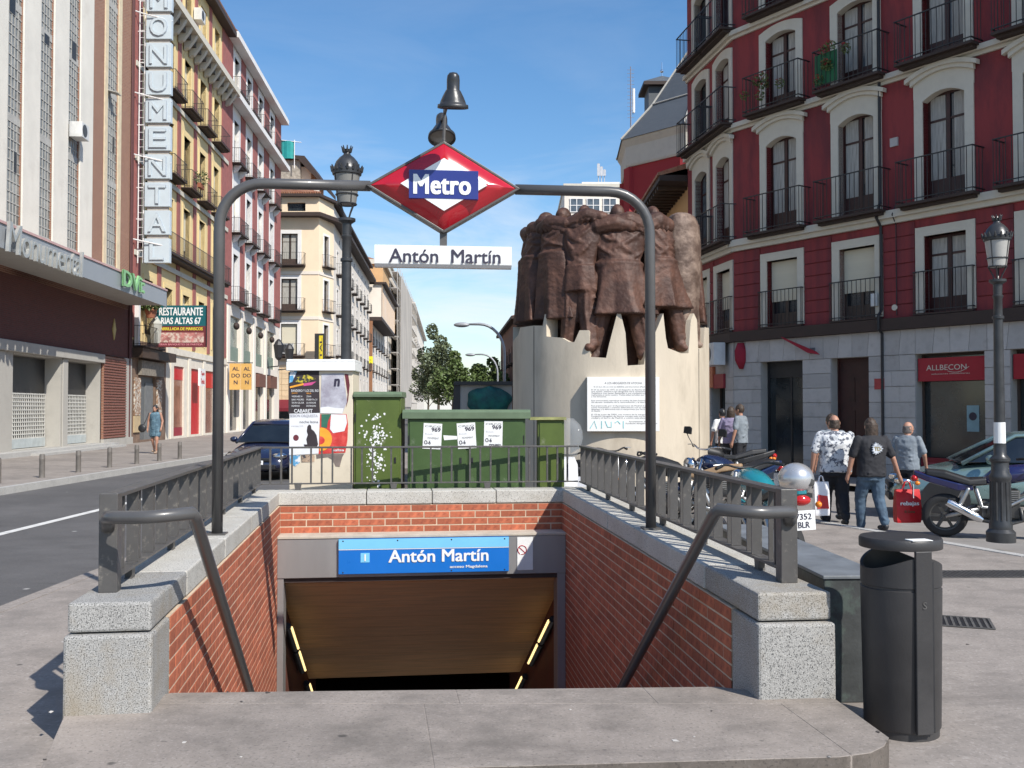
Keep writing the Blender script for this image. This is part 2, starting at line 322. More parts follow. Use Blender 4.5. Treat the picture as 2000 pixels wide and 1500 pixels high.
def kerb(pts, z0, z1, w=.14, mt=KERB):
    mb = MB()
    for (a, b) in zip(pts, pts[1:]):
        a, b = V(*a), V(*b); d = (b-a); n = int(max(1, d.length//1.0)); u = d.normalized(); q = V(-u.y, u.x)
        for k in range(n):
            s, e = a+d*(k/n)+u*.006, a+d*((k+1)/n)-u*.006
            c = [s+q*w/2, s-q*w/2, e-q*w/2, e+q*w/2]
            mb.prism([(p.x, p.y) for p in c], 'z', z0, z1)
    return tag(obj('kerb', mb, mt), kind='structure')
kerb([(-4.2,-6),(-4.2,44)], -.14, .004, mt=PAVE)
kerb([(7.95,5.2),(5.74,10.9),(4.35,14.6),(3.75,18),(3.55,24)], -.14, .008)
kerb([(-10.55,10),(-10.4,40),(-13,70)], -.14, .03)
mb = MB()
for k in range(1): mb.box(-7.28, -7.13, -10, 24, -.1165, -.1145)
tag(obj('lane_line', mb, M('road_paint', (.62,.61,.58), .8, var=.15, scale=6, col2=(.25,.25,.24), mixlo=.58, mixhi=.8, mixscale=9)), kind='structure')
# drain grates on the plaza
GR = M('grate_iron', (.10,.095,.09), .6, var=.3, scale=9)
def grate(c, w, l, rot, label):
    t = thing('drain_grate', label, 'drain grate', (c[0], c[1], .004), rot)
    f = MB(); f.box(-w/2, w/2, -l/2, -l/2+.02, 0, .006); f.box(-w/2, w/2, l/2-.02, l/2, 0, .006); f.box(-w/2, -w/2+.02, -l/2+.02, l/2-.02, 0, .006); f.box(w/2-.02, w/2, -l/2+.02, l/2-.02, 0, .006)
    obj('frame', f, GR, t); b = MB()
    n = int(w/.045)
    for k in range(1, n): x = -w/2+w*k/n; b.box(x-.009, x+.009, -l/2+.02, l/2-.02, 0, .005)
    obj('bars', b, GR, t); q = MB(); q.box(-w/2+.02, w/2-.02, -l/2+.02, l/2-.02, -.001, .001); obj('pit', q, DARK, t)
g = gnd(1935, 1122); grate(g, 1.3, .42, .02, 'long dark drain grate in the paving beyond the litter bin')
g = gnd(1880, 1216); grate(g, .42, .40, -.35, 'small square drain grate in the paving right of the litter bin')
# ================================================================ entrance slab
SZ = .15
def clip(poly, p, n):
    out = []
    for i in range(len(poly)):
        a, b = poly[i], poly[(i+1) % len(poly)]; da, db = (a-p).dot(n), (b-p).dot(n)
        if da >= 0: out.append(a)
        if da*db < 0: out.append(a+(b-a)*(da/(da-db)))
    return out
g2 = lambda x, y: gnd(x, y, SZ).xy
slabp = [g2(60,1545), g2(860,1500), g2(1640,1478), g2(1700,1470), g2(1727,1457), g2(1736,1440), g2(1633,1366), g2(1400,1341), g2(500,1351), g2(335,1353), g2(128,1392)]
st = thing('entrance_slab', 'worn granite platform at the head of the stairs between the two stone piers', 'paving', (0,0,0))
back = g2(940,1345)
nrm = V(.03, -1).normalized(); e1 = back+V(0,-.26)
rows = [(clip(slabp, e1, V(0,1)), (905, 1310)), (clip(slabp, e1-V(0,.003), V(0,-1)), (832, 1560))]
for poly, cuts in rows:
    rest = poly
    for cx in cuts:
        q = g2(cx, 1400); dirv = V(1, .12)
        a = clip(rest, q-V(.0015,0), V(-1, -.14)); rest = clip(rest, q+V(.0015,0), V(1, .14))
        if len(a) > 2: o = obj('slab', MB().prism([tuple(p) for p in a], 'z', .01, SZ), SLAB, st, bevel=.003)
    o = obj('slab', MB().prism([tuple(p) for p in rest], 'z', .01, SZ), SLAB, st, bevel=.003)
obj('bedding', MB().prism([tuple(p) for p in slabp], 'z', .005, SZ-.002), SLAB, st)
lt = MB(); rl = random.Random(5)
for k in range(46):
    px_, py_ = rl.uniform(-300,2300), rl.uniform(1180,1540)
    if 60 < px_ < 1745 and py_ > 1340: q = gnd(px_, py_, SZ); zz = SZ
    elif px_ < 100 or px_ > 1880: q = gnd(px_, py_, 0); zz = 0
    else: continue
    r0 = rl.uniform(.006,.018); a0 = rl.random()*6
    lt.prism([(q.x+r0*math.cos(a0+j*1.57)*rl.uniform(.5,1.4), q.y+r0*math.sin(a0+j*1.57)*rl.uniform(.5,1.4)) for j in range(4)], 'z', zz+.0005, zz+.003)
tag(obj('litter', lt, M('litter_mix', (.55,.52,.48), .8, var=.3, scale=1.5, col2=(.06,.05,.045), mixlo=.48, mixhi=.5, mixscale=1.1)), 'scattered scraps and cigarette ends on the paving', 'litter', kind='stuff')
# ================================================================ stair well
_bm = {}
def brickmesh(l):
    k = round(l, 3)
    if k not in _bm: _bm[k] = MB().box(0, l, 0, .06, 0, .066).mesh('brick', BRICK)
    return _bm[k]
def wellwall(label, org, rot, length, flip, pier):
    """stair wall seen from inside the well; local x left to right, y into the wall"""
    t = thing('stair_wall', label, 'wall', (org.x, org.y, 0), rot)
    fx = (lambda x: length-x) if flip else (lambda x: x)
    def bx(x0, x1, *a): x0, x1 = fx(x0), fx(x1); return MB().box(min(x0,x1), max(x0,x1), *a)
    obj('wall_core', bx(.43, length+.35, .003, .42, -3.2, .535), MORT, t)
    # pier: lower block and cap
    obj('pier_block', bx(0, .42, 0, .42, .0, .535), GRAN, t, bevel=.016)
    obj('pier_cap', bx(.035, .95, .012, .41, .543, CT), GRAN, t, bevel=.014)
    x = .955
    for w in (1.45, 1.5, 1.5, 1.6):
        e = min(x+w, length-.005); obj('coping_stone', bx(x, e, .012 if R.random() < .5 else .009, .41, .541, CT-R.random()*.002), COPE, t, bevel=.010); x = e+.008
        if e >= length-.01: break
    row = 0; z = .535-.072; n = 0; rest = MB()
    while z > -3.0:
        x = .43; first = True
        while x < length-.02:
            l = .285 if not (first and row % 2) else .137
            if x+l > length: l = length-x
            d = 4.9+.993*x; zv = 1.65-.2905*d
            l2 = round(l, 3)
            x0 = fx(x) if not flip else fx(x+l2)
            if l2 > .03:
                if z+.07 > zv-.05 and n < 299:
                    put('brick', brickmesh(l2), t, (x0, R.uniform(-.002,.001), z)); n += 1
                else: rest.box(x0, x0+l2, 0, .06, z, z+.066)
            x += l+.014; first = False
        z -= .080; row += 1
    o = obj('brickwork', rest, BRICK, t); o['kind'] = 'stuff'
    return t
WL = wellwall('sunlit brick stair wall with granite coping, beside the road', SA, ROT_L, LL, False, 0)
WR = wellwall('shaded brick stair wall with granite coping, beside the litter bin', pr, ROT_R, LR, True, 0)
WB = thing('stair_wall', 'short brick wall above the blue station sign, crossing the end of the stair well', 'wall', (SP.x, SP.y, 0), ROT_B)
obj('wall_core', MB().box(-.3, BW+.3, .003, .40, .16, .535), MORT, WB)
x = -.40
for w in (1.38, .76, .75, 1.22): obj('coping_stone', MB().box(x, x+w-.008, -.012, .41, .541, CT), COPE, WB, bevel=.010); x += w
z = .535-.074
for row in range(5):
    x = .004
    first = True
    while x < BW-.01:
        l = .285 if not (first and row % 2) else .137
        l = min(l, BW-x); put('brick', brickmesh(round(l,3)), WB, (x, R.uniform(-.002,.001), z)) if l > .03 else None
        x += l+.014; first = False
    z -= .080
# steel lintel, frame, tunnel
TN = thing('subway_entrance', 'steel framed subway entrance under the brick wall with sloping boarded ceiling', 'entrance', (SP.x, SP.y, 0), ROT_B)
obj('lintel', MB().box(.004, BW-.004, -.30, .0, -.245, .19), STEEL, TN, bevel=.006)
obj('ledge', MB().box(.004, BW-.004, -.31, .0, .193, .222), M('ledge_stone', (.50,.44,.36), .85, var=.15, scale=6, bump=.2), TN, bevel=.004)
jb = MB(); jb.box(.006, .075, -.29, -.02, -3.2, -.248); jb.box(BW-.10, BW-.006, -.29, -.02, -3.2, -.248); obj('door_frame', jb, STEEL, TN, bevel=.004)
hd = MB(); hd.box(.075, BW-.10, -.26, -.04, -.30, -.248); obj('shutter_box', hd, M('frame_dark', (.05,.035,.03), .5), TN)
SLOPE = .54
def cz(y): return -.34-SLOPE*(y+.10)
for k in range(10):          # ceiling boards, stepping down the slope
    y0 = -.10+k*.40; y1 = y0+.393
    b = MB().add([(.0,y0,cz(y0)),(BW,y0,cz(y0)),(BW,y1,cz(y1)),(0,y1,cz(y1)),(.0,y0,cz(y0)+.05),(BW,y0,cz(y0)+.05),(BW,y1,cz(y1)+.05),(0,y1,cz(y1)+.05)], [(0,3,2,1),(4,5,6,7),(0,1,5,4),(1,2,6,5),(2,3,7,6),(3,0,4,7)])
    obj('ceiling_board', b, WOODP, TN)
sw = MB()
for x0, x1 in ((-.2,-.002),(BW+.002,BW+.2)):
    sw.add([(x0,.02,-4.8),(x1,.02,-4.8),(x1,5.3,-6.2),(x0,5.3,-6.2),(x0,.02,-.1),(x1,.02,-.1),(x1,5.3,-.1),(x0,5.3,-.1)], [(0,3,2,1),(4,5,6,7),(0,1,5,4),(1,2,6,5),(2,3,7,6),(3,0,4,7)])
obj('side_wall', sw, M('tunnel_wall', (.14,.045,.03), .7, var=.2, scale=3), TN)
tb = MB(); tb.box(-.2, BW+.2, -.1, 14, .05, .1); tb.box(-.2, BW+.2, 13.9, 14, -6.2, .05); tb.box(-.2,-.1,5.3,14,-6.2,.05); tb.box(BW+.1,BW+.2,5.3,14,-6.2,.05); tb.box(-.2,BW+.2,5.0,14,-6.3,-6.2); tb.box(-.2,BW+.2,5.3,14,-3.3,-3.2)
obj('tunnel_shell', tb, M('tunnel_dark', (.10,.08,.06), .8), TN)
for sx in (.05, BW-.05):     # wall lights along the slope
    for (ya, yb) in ((.35,1.25),(1.32,2.25),(2.9,3.8)):
        s = 1 if sx < 1 else -1
        lf = obj('light_fitting', MB().tube([(sx+.0*s,ya,cz(ya)-.33),(sx+.0*s,yb,cz(yb)-.33)], .045, 8), DARK, TN)
        obj('tube', MB().tube([(sx+.045*s,ya+.04,cz(ya+.04)-.335),(sx+.045*s,yb-.04,cz(yb-.04)-.335)], .017, 8), TUBL, lf)
# blue name sign
SG = thing('station_sign', 'blue enamel station name sign on the steel lintel above the stairs', 'sign', (SP.x, SP.y, 0), ROT_B)
sx0, sx1 = .68, 2.60
obj('board', MB().box(sx0, sx1, -.338, -.306, -.205, .188), BLUE, SG, bevel=.004)
obj('band', MB().box(sx0+.002, sx1-.002, -.3415, -.330, .075, .186), SKYB, SG)
obj('line', MB().box(sx0+.002, sx1-.002, -.3412, -.330, .066, .073), WHT2, SG)
sq = obj('line_badge', MB().box(sx0+.245, sx0+.345, -.3415, -.330, -.075, .03), SKYB, SG)
text('numeral', '1', WHT2, SG, (sx0+.295,-.3425,-.022), h=.075, bold=.03)
text('lettering', 'Antón Martín', WHT2, SG, (sx0+1.12,-.3425,-.012), w=1.13, h=.142, bold=.022)
text('lettering', 'acceso Magdalena', WHT2, SG, (sx0+1.46,-.3425,-.145), w=.43, h=.040, bold=.022)
sc_ = MB()
for k in range(4): sc_.ell((sx0+.05+k*(sx1-sx0-.1)/3,-.342,.165), .009,.004,.009, 8, 4)
for k in (0,2,3): sc_.ell((sx0+.05+k*(sx1-sx0-.1)/3,-.339,-.185), .009,.004,.009, 8, 4)
obj('screws', sc_, DARK, SG)
NS = thing('notice', 'small pale no smoking notice on the steel lintel right of the blue sign', 'sign', (SP.x, SP.y, 0), ROT_B)
obj('sheet', MB().box(2.70, 2.88, -.309, -.302, -.20, .175), PAPER, NS)
rg = [(2.755+.05*math.cos(a*PI/12), -.311, .03+.05*math.sin(a*PI/12)) for a in range(24)]
rr = MB(); rr.tube(rg, .005, 5, closed=True); rr.tube([(2.72,-.311,.062),(2.79,-.311,-.002)], .005, 5); obj('symbol', rr, REDM, NS)
# steps
mb = MB()
for k in range(30):
    z = SZ-.17*(k+1); o_ = SA+AX*(.34+.27*k)
    a = [p2(SA, .34+.27*k, -.05), p2(SA, .34+.27*k, BW+.05), p2(SA, .34+.27*(k+1)+.02, BW+.05), p2(SA, .34+.27*(k+1)+.02, -.05)]
    mb.prism(a, 'z', z-.6, z)
tag(obj('staircase', mb, GRAN), kind='structure')
# ================================================================ railings
_plate = MB().box(-.006, .006, -.032, .032, .775, 1.178).mesh('baluster', IRON)
_thin = MB().box(-.006, .006, -.014, .014, .775, 1.178).mesh('baluster', IRON)
_plate2 = MB().box(-.010, .010, -.016, .016, .775, 1.178).mesh('baluster', IRON)
_foot = MB().prism([(-.045,.775),(.045,.775),(.030,.70),(.045,.69),(-.045,.69),(-.030,.70)], 'y', -.02, .02).mesh('foot', IRON)
def railing(label, org, rot, x0, x1, yc, flip, length, handrail=None, plates=True):
    t = thing('railing', label, 'railing', (org.x, org.y, 0), rot, 'railings round the stair well')
    fx = (lambda x: length-x) if flip else (lambda x: x)
    a, b = sorted((fx(x0), fx(x1))); w = .045 if plates else .022
    obj('top_rail', MB().box(a, b, yc-w, yc+w, 1.180, 1.202), IRON, t, bevel=.003)
    obj('bottom_rail', MB().box(a, b, yc-w, yc+w, .757, .773), IRON, t, bevel=.003)
    if plates: obj('end_post', MB().box(fx(x0)-.043, fx(x0)+.043, yc-.047, yc+.047, CT, 1.206), IRON, t, bevel=.004)
    x = x0+.10; k = 0; pat = (.125, .125, .22)
    while x < x1-.03:
        put('baluster', (_plate if k % 2 == 0 else _thin) if plates else _plate2, t, (fx(x), yc, 0)); x += (.135, .235)[k % 2] if plates else pat[k % 3]; k += 1
    x = x0+.42
    while x < x1: put('foot', _foot, t, (fx(x), yc, 0)); x += 1.12
    if handrail: obj('handrail', MB().tube(handrail, .034, 12), TUBE, t, smooth=True)
    return t
def arc(pts, n=6):
    """round the inner corners of a polyline"""
    P = [Vector(p) for p in pts]; out = [P[0]]
    for i in range(1, len(P)-1):
        a, b, c = P[i-1], P[i], P[i+1]; r = min((a-b).length, (c-b).length)*.35
        p, q = b+(a-b).normalized()*r, b+(c-b).normalized()*r
        for k in range(n+1): s = k/n; out.append(p*(1-s)**2+b*2*s*(1-s)+q*s*s)
    return out+[P[-1]]
hl = [(.31,.29,.80),(.31,.29,1.09),(.19,.22,1.12),(.06,.05,1.125),(.15,-.135,1.14)]
hl = arc([(.30,.29,1.02),(.27,.29,1.085),(.13,.24,1.10),(.05,.02,1.105),(.14,-.16,1.115)], 5)+[V(.20,-.165,1.085), V(2.6,-.165,-.55), V(4.3,-.165,-1.75)]
railing('dark steel railing with a bent handrail on the coping beside the road', SA, ROT_L, .34, 6.78, .29, False, LL, hl)
hr = [V(LR-p.x, p.y, p.z) for p in hl]
railing('dark steel railing with a bent handrail on the coping beside the litter bin', pr, ROT_R, .34, 6.78, .29, True, LR, hr)
railing('thin barred railing across the end of the stair well in front of the green cabinets', SP, ROT_B, -.25, BW+.25, .29, False, BW, None, False)
for (o, rot, f) in ((SA, ROT_L, 0), (pr, ROT_R, 1)):
    pass
# ================================================================ portal with the diamond
P1, P2 = V(-2.25, 7.45), V(1.11, 7.80); PD = P2-P1; PL = PD.length
PT = thing('metro_portal', 'grey tubular portal carrying the red diamond metro sign and name board', 'metro sign', (P1.x, P1.y, 0), math.atan2(PD.y, PD.x))
CX, CZ = PL/2+.03, 3.385
def corner(x, s): return [(x+s*.33*(1-math.cos(a)), 0, 3.06+.33*math.sin(a)) for a in [PI/2*k/8 for k in range(9)]]
obj('frame_tube', MB().tube([(0,0,CT)]+corner(0, 1)+[(CX-.57,0,3.39)], .042, 14), TUBE, PT, smooth=True)
obj('frame_tube', MB().tube([(PL,0,CT)]+corner(PL, -1)+[(CX+.57,0,3.39)], .042, 14), TUBE, PT, smooth=True)
for x in (0, PL): obj('base_plate', MB().box(x-.07, x+.07, -.07, .07, CT, CT+.012), TUBE, PT)
hw, hh = .575, .345
def dia(f, y): return [(CX+hw*f,y,CZ),(CX,y,CZ+hh*f),(CX-hw*f,y,CZ),(CX,y,CZ-hh*f)]
fr = MB(); o1, o2 = dia(1.05, 0), dia(.985, 0)
for i in range(4):
    a, b, c, d = o1[i], o1[(i+1) % 4], o2[(i+1) % 4], o2[i]
    fr.add([(p[0], y, p[2]) for y in (-.06, .06) for p in (a, b, c, d)], [(0,3,2,1),(4,5,6,7),(0,1,5,4),(1,2,6,5),(2,3,7,6),(3,0,4,7)])
sg = obj('diamond_frame', fr, IRON, PT, bevel=.004)
for s in (-1, 1):
    pm = MB(); rings = []
    for k in range(15):
        e = 1-k/14; e = max(e, .002); h = .085*(1-e**3.2)
        ring = []
        D = dia(.985*e, s*(.055+h))
        for i in range(4):
            for j in range(10):
                a, b = Vector(D[i]), Vector(D[(i+1) % 4]); ring.append(a+(b-a)*(j/10))
        rings.append(ring)
    pm.loft(rings); obj('diamond_panel', pm, REDM, PT, auto=50)
y0 = -.1435
wd = obj('white_diamond', MB().prism([(CX+.335,CZ),(CX,CZ+.205),(CX-.335,CZ),(CX,CZ-.205)], 'y', y0, -.10), WHT2, PT)
obj('blue_plate', MB().box(CX-.27, CX+.265, y0-.004, -.10, CZ-.112, CZ+.108), NAVY, PT)
text('lettering', 'Metro', WHT2, PT, (CX-.015, y0-.006, CZ-.004), w=.445, h=.155, bold=.038, spacing=1.06)
obj('hanger', MB().box(CX-.028, CX+.028, -.02, .02, CZ-.47, CZ-.345), IRON, PT)
nb = [(-.055,.085),(-.06,-.02),(-.052,-.06),(-.03,-.082),(0,-.088),(.03,-.082),(.052,-.06),(.06,-.02),(.055,.085)]
obj('name_board', MB().prism([(y, CZ-.548+z) for y, z in nb], 'x', CX-.535, CX+.535), WHT, PT, auto=30)
text('lettering', 'Antón  Martín', INK, PT, (CX+.012,-.062,CZ-.545), w=.87, h=.108, bold=.010, rot=(PI/2-.02,0,0))
# spotlights above the diamond
def spot(x, y, z, tilt):
    tt = math.radians(tilt)
    Mx = Matrix.Translation((x, y, z)) @ Matrix.Rotation(tt, 4, 'X')
    b = MB().lathe([(.001,.145),(.028,.14),(.044,.12),(.048,.09),(.048,.02),(.056,.012),(.062,.0),(.078,-.03),(.092,-.062),(.10,-.085),(.114,-.088),(.116,-.115),(.104,-.118),(.10,-.095)], 24, cap=False).xf(Mx)
    o = obj('spotlight', b, LAMP, PT, smooth=True)
    obj('lens', MB().lathe([(.001,-.088),(.102,-.086),(.101,-.098),(.001,-.104)], 20, cap=False).xf(Mx), glassmat('lamp_lens', (.25,.25,.22), .15), o)
spot(CX+.055, -.46, 4.00, 14)
spot(CX+.0, .46, 4.0, -24)
st_ = MB(); st_.tube([(CX,0,CZ+.33),(CX+.01,0,4.02)], .013, 8); st_.tube([(CX+.055,-.46,4.06),(CX+.01,0,3.98),(CX,.46,4.06)], .011, 8)
obj('lamp_stem', st_, IRON, PT)
# ================================================================ litter bin
bx_, by_ = 2.0, 5.03
BN = thing('litter_bin', 'dark grey cylindrical litter bin with a lid on straps beside the pier', 'litter bin', (bx_, by_, -.012), 0)
BINM = M('bin_paint', (.036,.034,.034), .5, var=.15, scale=3, bump=.08, bs=90, col2=(.05,.047,.046), mixlo=.45, mixhi=.7, mixscale=1.5)
rad = .197; sa = math.radians(-80); n = 48
def rim(th): return .925-.075*abs(math.sin(th-sa))**1.5
rings = []
for zf, rf in ((0,.90),(.05,.905),(.052,.93),(.058,.945),(.75,1.0),(.753,.975),(.765,.975),(.768,1.0)):
    rings.append([(rad*rf*math.cos(2*PI*k/n), rad*rf*math.sin(2*PI*k/n), zf) for k in range(n)])
rings.append([(rad*math.cos(2*PI*k/n), rad*math.sin(2*PI*k/n), rim(2*PI*k/n)) for k in range(n)])
rings.append([(rad*.93*math.cos(2*PI*k/n), rad*.93*math.sin(2*PI*k/n), rim(2*PI*k/n)) for k in range(n)])
rings.append([(rad*.91*math.cos(2*PI*k/n), rad*.91*math.sin(2*PI*k/n), .15) for k in range(n)])
obj('body', MB().loft(rings), BINM, BN, auto=35)
for a in (sa, sa+PI):
    s = MB().box(-.044, .044, -.006, .012, .055, .955).xf(Matrix.Rotation(a+PI/2, 4, 'Z') @ Matrix.Translation((0,-rad-.004,0)))
    obj('strap', s, BINM, BN, bevel=.004)
    g_ = MB().box(.047, .058, -.002, .008, .06, .90).xf(Matrix.Rotation(a+PI/2, 4, 'Z') @ Matrix.Translation((0,-rad+.002,0)))
    obj('seam', g_, DARK, BN)
obj('lid', MB().lathe([(.001,.952),(rad*1.02,.952),(rad*1.03,.956),(rad*1.03,.995),(rad*1.0,1.004),(.001,1.008)], 40), BINM, BN, auto=35)
rp_ = MB()
a = sa; rp_.box(-.055,.055,-.035,.035,0,.003, Matrix.Translation((rad*.83*math.cos(a)-.0, rad*.83*math.sin(a), 1.0055)) @ Matrix.Rotation(a+PI/2,4,'Z'))
obj('sticker', rp_, PAPER, BN)
text('emblem', 'S', GR, BN, (rad*math.cos(sa)*1.075, rad*math.sin(sa)*1.075, .69), h=.035, rot=(PI/2,0,sa+PI/2))
# low steel box outside the wall
LB = thing('steel_box', 'low dark steel box with scuffed sides between the stair wall and the litter bin', 'street box', (1.885, 6.72, 0), .04)
BOXM = M('box_shaded_paint', (.050,.054,.054), .55, var=.25, scale=5, bump=.15, bs=40, col2=(.07,.09,.08), mixlo=.5, mixhi=.62, mixscale=7)  # dark grey paint, deepened further to hold the bin's shadow
obj('body', MB().box(-.18, .18, -1.22, 1.2, 0, .69), BOXM, LB, bevel=.006)
obj('cover', MB().box(-.188, .188, -1.23, 1.21, .692, .712), M('box_cover', (.17,.185,.20), .5, var=.2, scale=6, bump=.1), LB, bevel=.004)
# ================================================================ buildings: helpers
YEL = M('yellow_render', (.76,.59,.30), .85, var=.08, scale=.8, bump=.12, bs=30, col2=(.66,.51,.27), mixlo=.5, mixhi=.75, mixscale=.7)
PINK = M('brick_red_strip', (.33,.115,.10), .85, var=.15, scale=3, bump=.15)
WHW = M('white_render', (.74,.72,.70), .8, var=.06, scale=1, bump=.1, col2=(.60,.57,.54), mixlo=.55, mixhi=.8, mixscale=.9)
CRM = M('cream_render', (.82,.66,.47), .85, var=.06, scale=.5, bump=.1, col2=(.66,.50,.33), mixlo=.55, mixhi=.8, mixscale=.5)
CRW = M('pale_render', (.76,.69,.60), .85, var=.07, scale=.5, bump=.1, col2=(.62,.55,.47), mixlo=.55, mixhi=.8, mixscale=.5)
ORA = M('ochre_render', (.62,.38,.18), .85, var=.1, scale=.6, bump=.1)
PIL = M('theatre_concrete', (.72,.68,.60), .8, var=.06, scale=1, bump=.1, col2=(.58,.53,.46), mixlo=.55, mixhi=.8, mixscale=.8)
GREYC = M('grey_concrete', (.42,.40,.36), .85, var=.1, scale=1.2, bump=.15, col2=(.33,.31,.28), mixlo=.5, mixhi=.75, mixscale=1.2)
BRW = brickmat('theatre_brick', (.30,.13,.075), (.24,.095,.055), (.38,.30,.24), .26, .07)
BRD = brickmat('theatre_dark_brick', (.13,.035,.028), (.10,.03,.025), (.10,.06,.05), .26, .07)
FRM = M('dark_window_frame', (.07,.045,.035), .5, var=.2)
FRW = M('white_window_frame', (.62,.62,.60), .5)
BLIND = M('roller_blind', (.62,.57,.44), .7, var=.05, scale=2, bump=.35, bs=14, stretch=(.02,.02,3))
CURT = M('curtain', (.40,.38,.34), .8, var=.25, scale=8, bump=.1, stretch=(3,1,.3))
TILE = M('roof_tile', (.34,.14,.08), .85, var=.3, scale=3, bump=.3, col2=(.42,.24,.15), mixscale=4)
SLATE = M('slate_roof', (.085,.095,.105), .6, var=.12, scale=2, bump=.2, stretch=(1,1,5))
EAVE = M('eave_dark', (.045,.028,.022), .7, var=.2)
SHOPG = glassmat('shop_glass', (.022,.028,.030), .05)
LOCS = []
class FRm:
    def __init__(s, T, x=0, y=0, rot=0, z=0): s.T = T; s.x = x; s.y = y; s.r = rot; s.z = z; s.c = math.cos(rot); s.s = math.sin(rot)
    def p(s, x, y=0, z=0): return (s.x+x*s.c-y*s.s, s.y+x*s.s+y*s.c, s.z+z)
    def put(s, name, me, x=0, y=0, z=0): return put(name, me, s.T, s.p(x, y, z), s.r)
    def obj(s, name, mb, mat, x=0, y=0, z=0, **k): return obj(name, mb, mat, s.T, s.p(x, y, z), s.r, **k)
def holes_wall(x0, x1, z0, z1, holes, rv=.25, thick=.0):
    mb = MB(); X = sorted(set([x0,x1]+[v for h in holes for v in (h[0],h[1]) if x0 < v < x1])); Z = sorted(set([z0,z1]+[v for h in holes for v in (h[2],h[3]) if z0 < v < z1]))
    for a, b in zip(X, X[1:]):
        run = None
        for c, d in zip(Z, Z[1:]):
            mx_, mz = (a+b)/2, (c+d)/2
            if any(h[0] < mx_ < h[1] and h[2] < mz < h[3] for h in holes):
                if run: mb.quad((a,0,run[0]),(b,0,run[0]),(b,0,run[1]),(a,0,run[1])); run = None
            else: run = (run[0], d) if run else (c, d)
        if run: mb.quad((a,0,run[0]),(b,0,run[0]),(b,0,run[1]),(a,0,run[1]))
    for h in holes:
        a, b, c, d = h[:4]
        mb.quad((a,0,c),(a,rv,c),(a,rv,d),(a,0,d)); mb.quad((b,0,c),(b,0,d),(b,rv,d),(b,rv,c)); mb.quad((a,0,d),(a,rv,d),(b,rv,d),(b,0,d)); mb.quad((a,0,c),(b,0,c),(b,rv,c),(a,rv,c))
    return mb
_wc = {}
def arch_pts(w, zs, f, n=10): return [(-w/2+w*i/n, zs+f*(1-(2*i/n-1)**2)) for i in range(n+1)]
def win_meshes(w, h, rv, t, fr, pane, arch, trim, style):
    key = (round(w,2), round(h,2), rv, t, fr.name, pane.name, arch, trim.name if trim else None, style)
    if key in _wc: return _wc[key]
    y = rv-.07; c = MB(); e = .055
    c.box(-w/2, -w/2+e, y, y+.06, 0, h); c.box(w/2-e, w/2, y, y+.06, 0, h); c.box(-w/2+e, w/2-e, y, y+.06, h-e, h); c.box(-w/2+e, w/2-e, y, y+.06, 0, e)
    if style != 'plain':
        c.box(-.045, .045, y-.008, y+.055, e, h-e)
        if style == 'door': c.box(-w/2+e, -.045, y+.002, y+.05, e, h*.20); c.box(.045, w/2-e, y+.002, y+.05, e, h*.20)
        c.box(-w/2+e, -.045, y+.005, y+.05, h*.74, h*.74+.05); c.box(.045, w/2-e, y+.005, y+.05, h*.74, h*.74+.05)
    out = [c.mesh('window', fr), MB().box(-w/2+.03, w/2-.03, y+.03, y+.036, .03, h-.03).mesh('pane', pane), None]
    if trim:
        s = MB(); o = -.035
        s.box(-w/2-t, -w/2, o, rv-.075, 0, h if not arch else h-arch); s.box(w/2, w/2+t, o, rv-.075, 0, h if not arch else h-arch)
        if not arch: s.box(-w/2-t, w/2+t, o-.002, rv-.075, h, h+t)
        else:
            zi = arch_pts(w, h-arch, arch); 
            zo = arch_pts(w+2*t, h-arch+t*1.15, arch)
            zi = [(-w/2-t, h-arch)]+zi+[(w/2+t, h-arch)]; zo = [(x, None) for x, _ in zi]
            def zof(x): return h-arch+t*1.15+arch*(1-(x/(w/2+t))**2)
            for (xa, za), (xb, zb) in zip(zi, zi[1:]):
                s.prism([(xa,za),(xb,zb),(xb,zof(xb)),(xa,zof(xa))], 'y', o-.001, rv-.072)
        out[2] = s.mesh('surround', trim)
    _wc[key] = out; return out
def window(f, x, z, w, h, rv=.25, t=.2, fr=FRM, pane=GLASS, arch=0, trim=CREAM, style='door', blind=0, curtain=False):
    a, b, c = win_meshes(w, h, rv, t, fr, pane, arch, trim, style)
    o = f.put('window', a, x, 0, z); put('pane', b, o)
    if c: put('surround', c, o)
    if blind: obj('blind', MB().box(-w/2+.02, w/2-.02, rv-.10, rv-.078, h*(1-blind), h-.02), BLIND, o)
    if curtain: 
        key = ('cur', round(w,2), round(h,2), rv, int(x*7) % 3)
        if key not in _wc: _wc[key] = MB().box(-w/2+.06, -w*.08, rv-.05, rv-.042, h*.2, h-.06).box(w*(.05+.1*random.random()), w/2-.06, rv-.05, rv-.042, h*.2, h-.06).mesh('curtain', CURT)
        put('curtain', _wc[key], o)
    return o
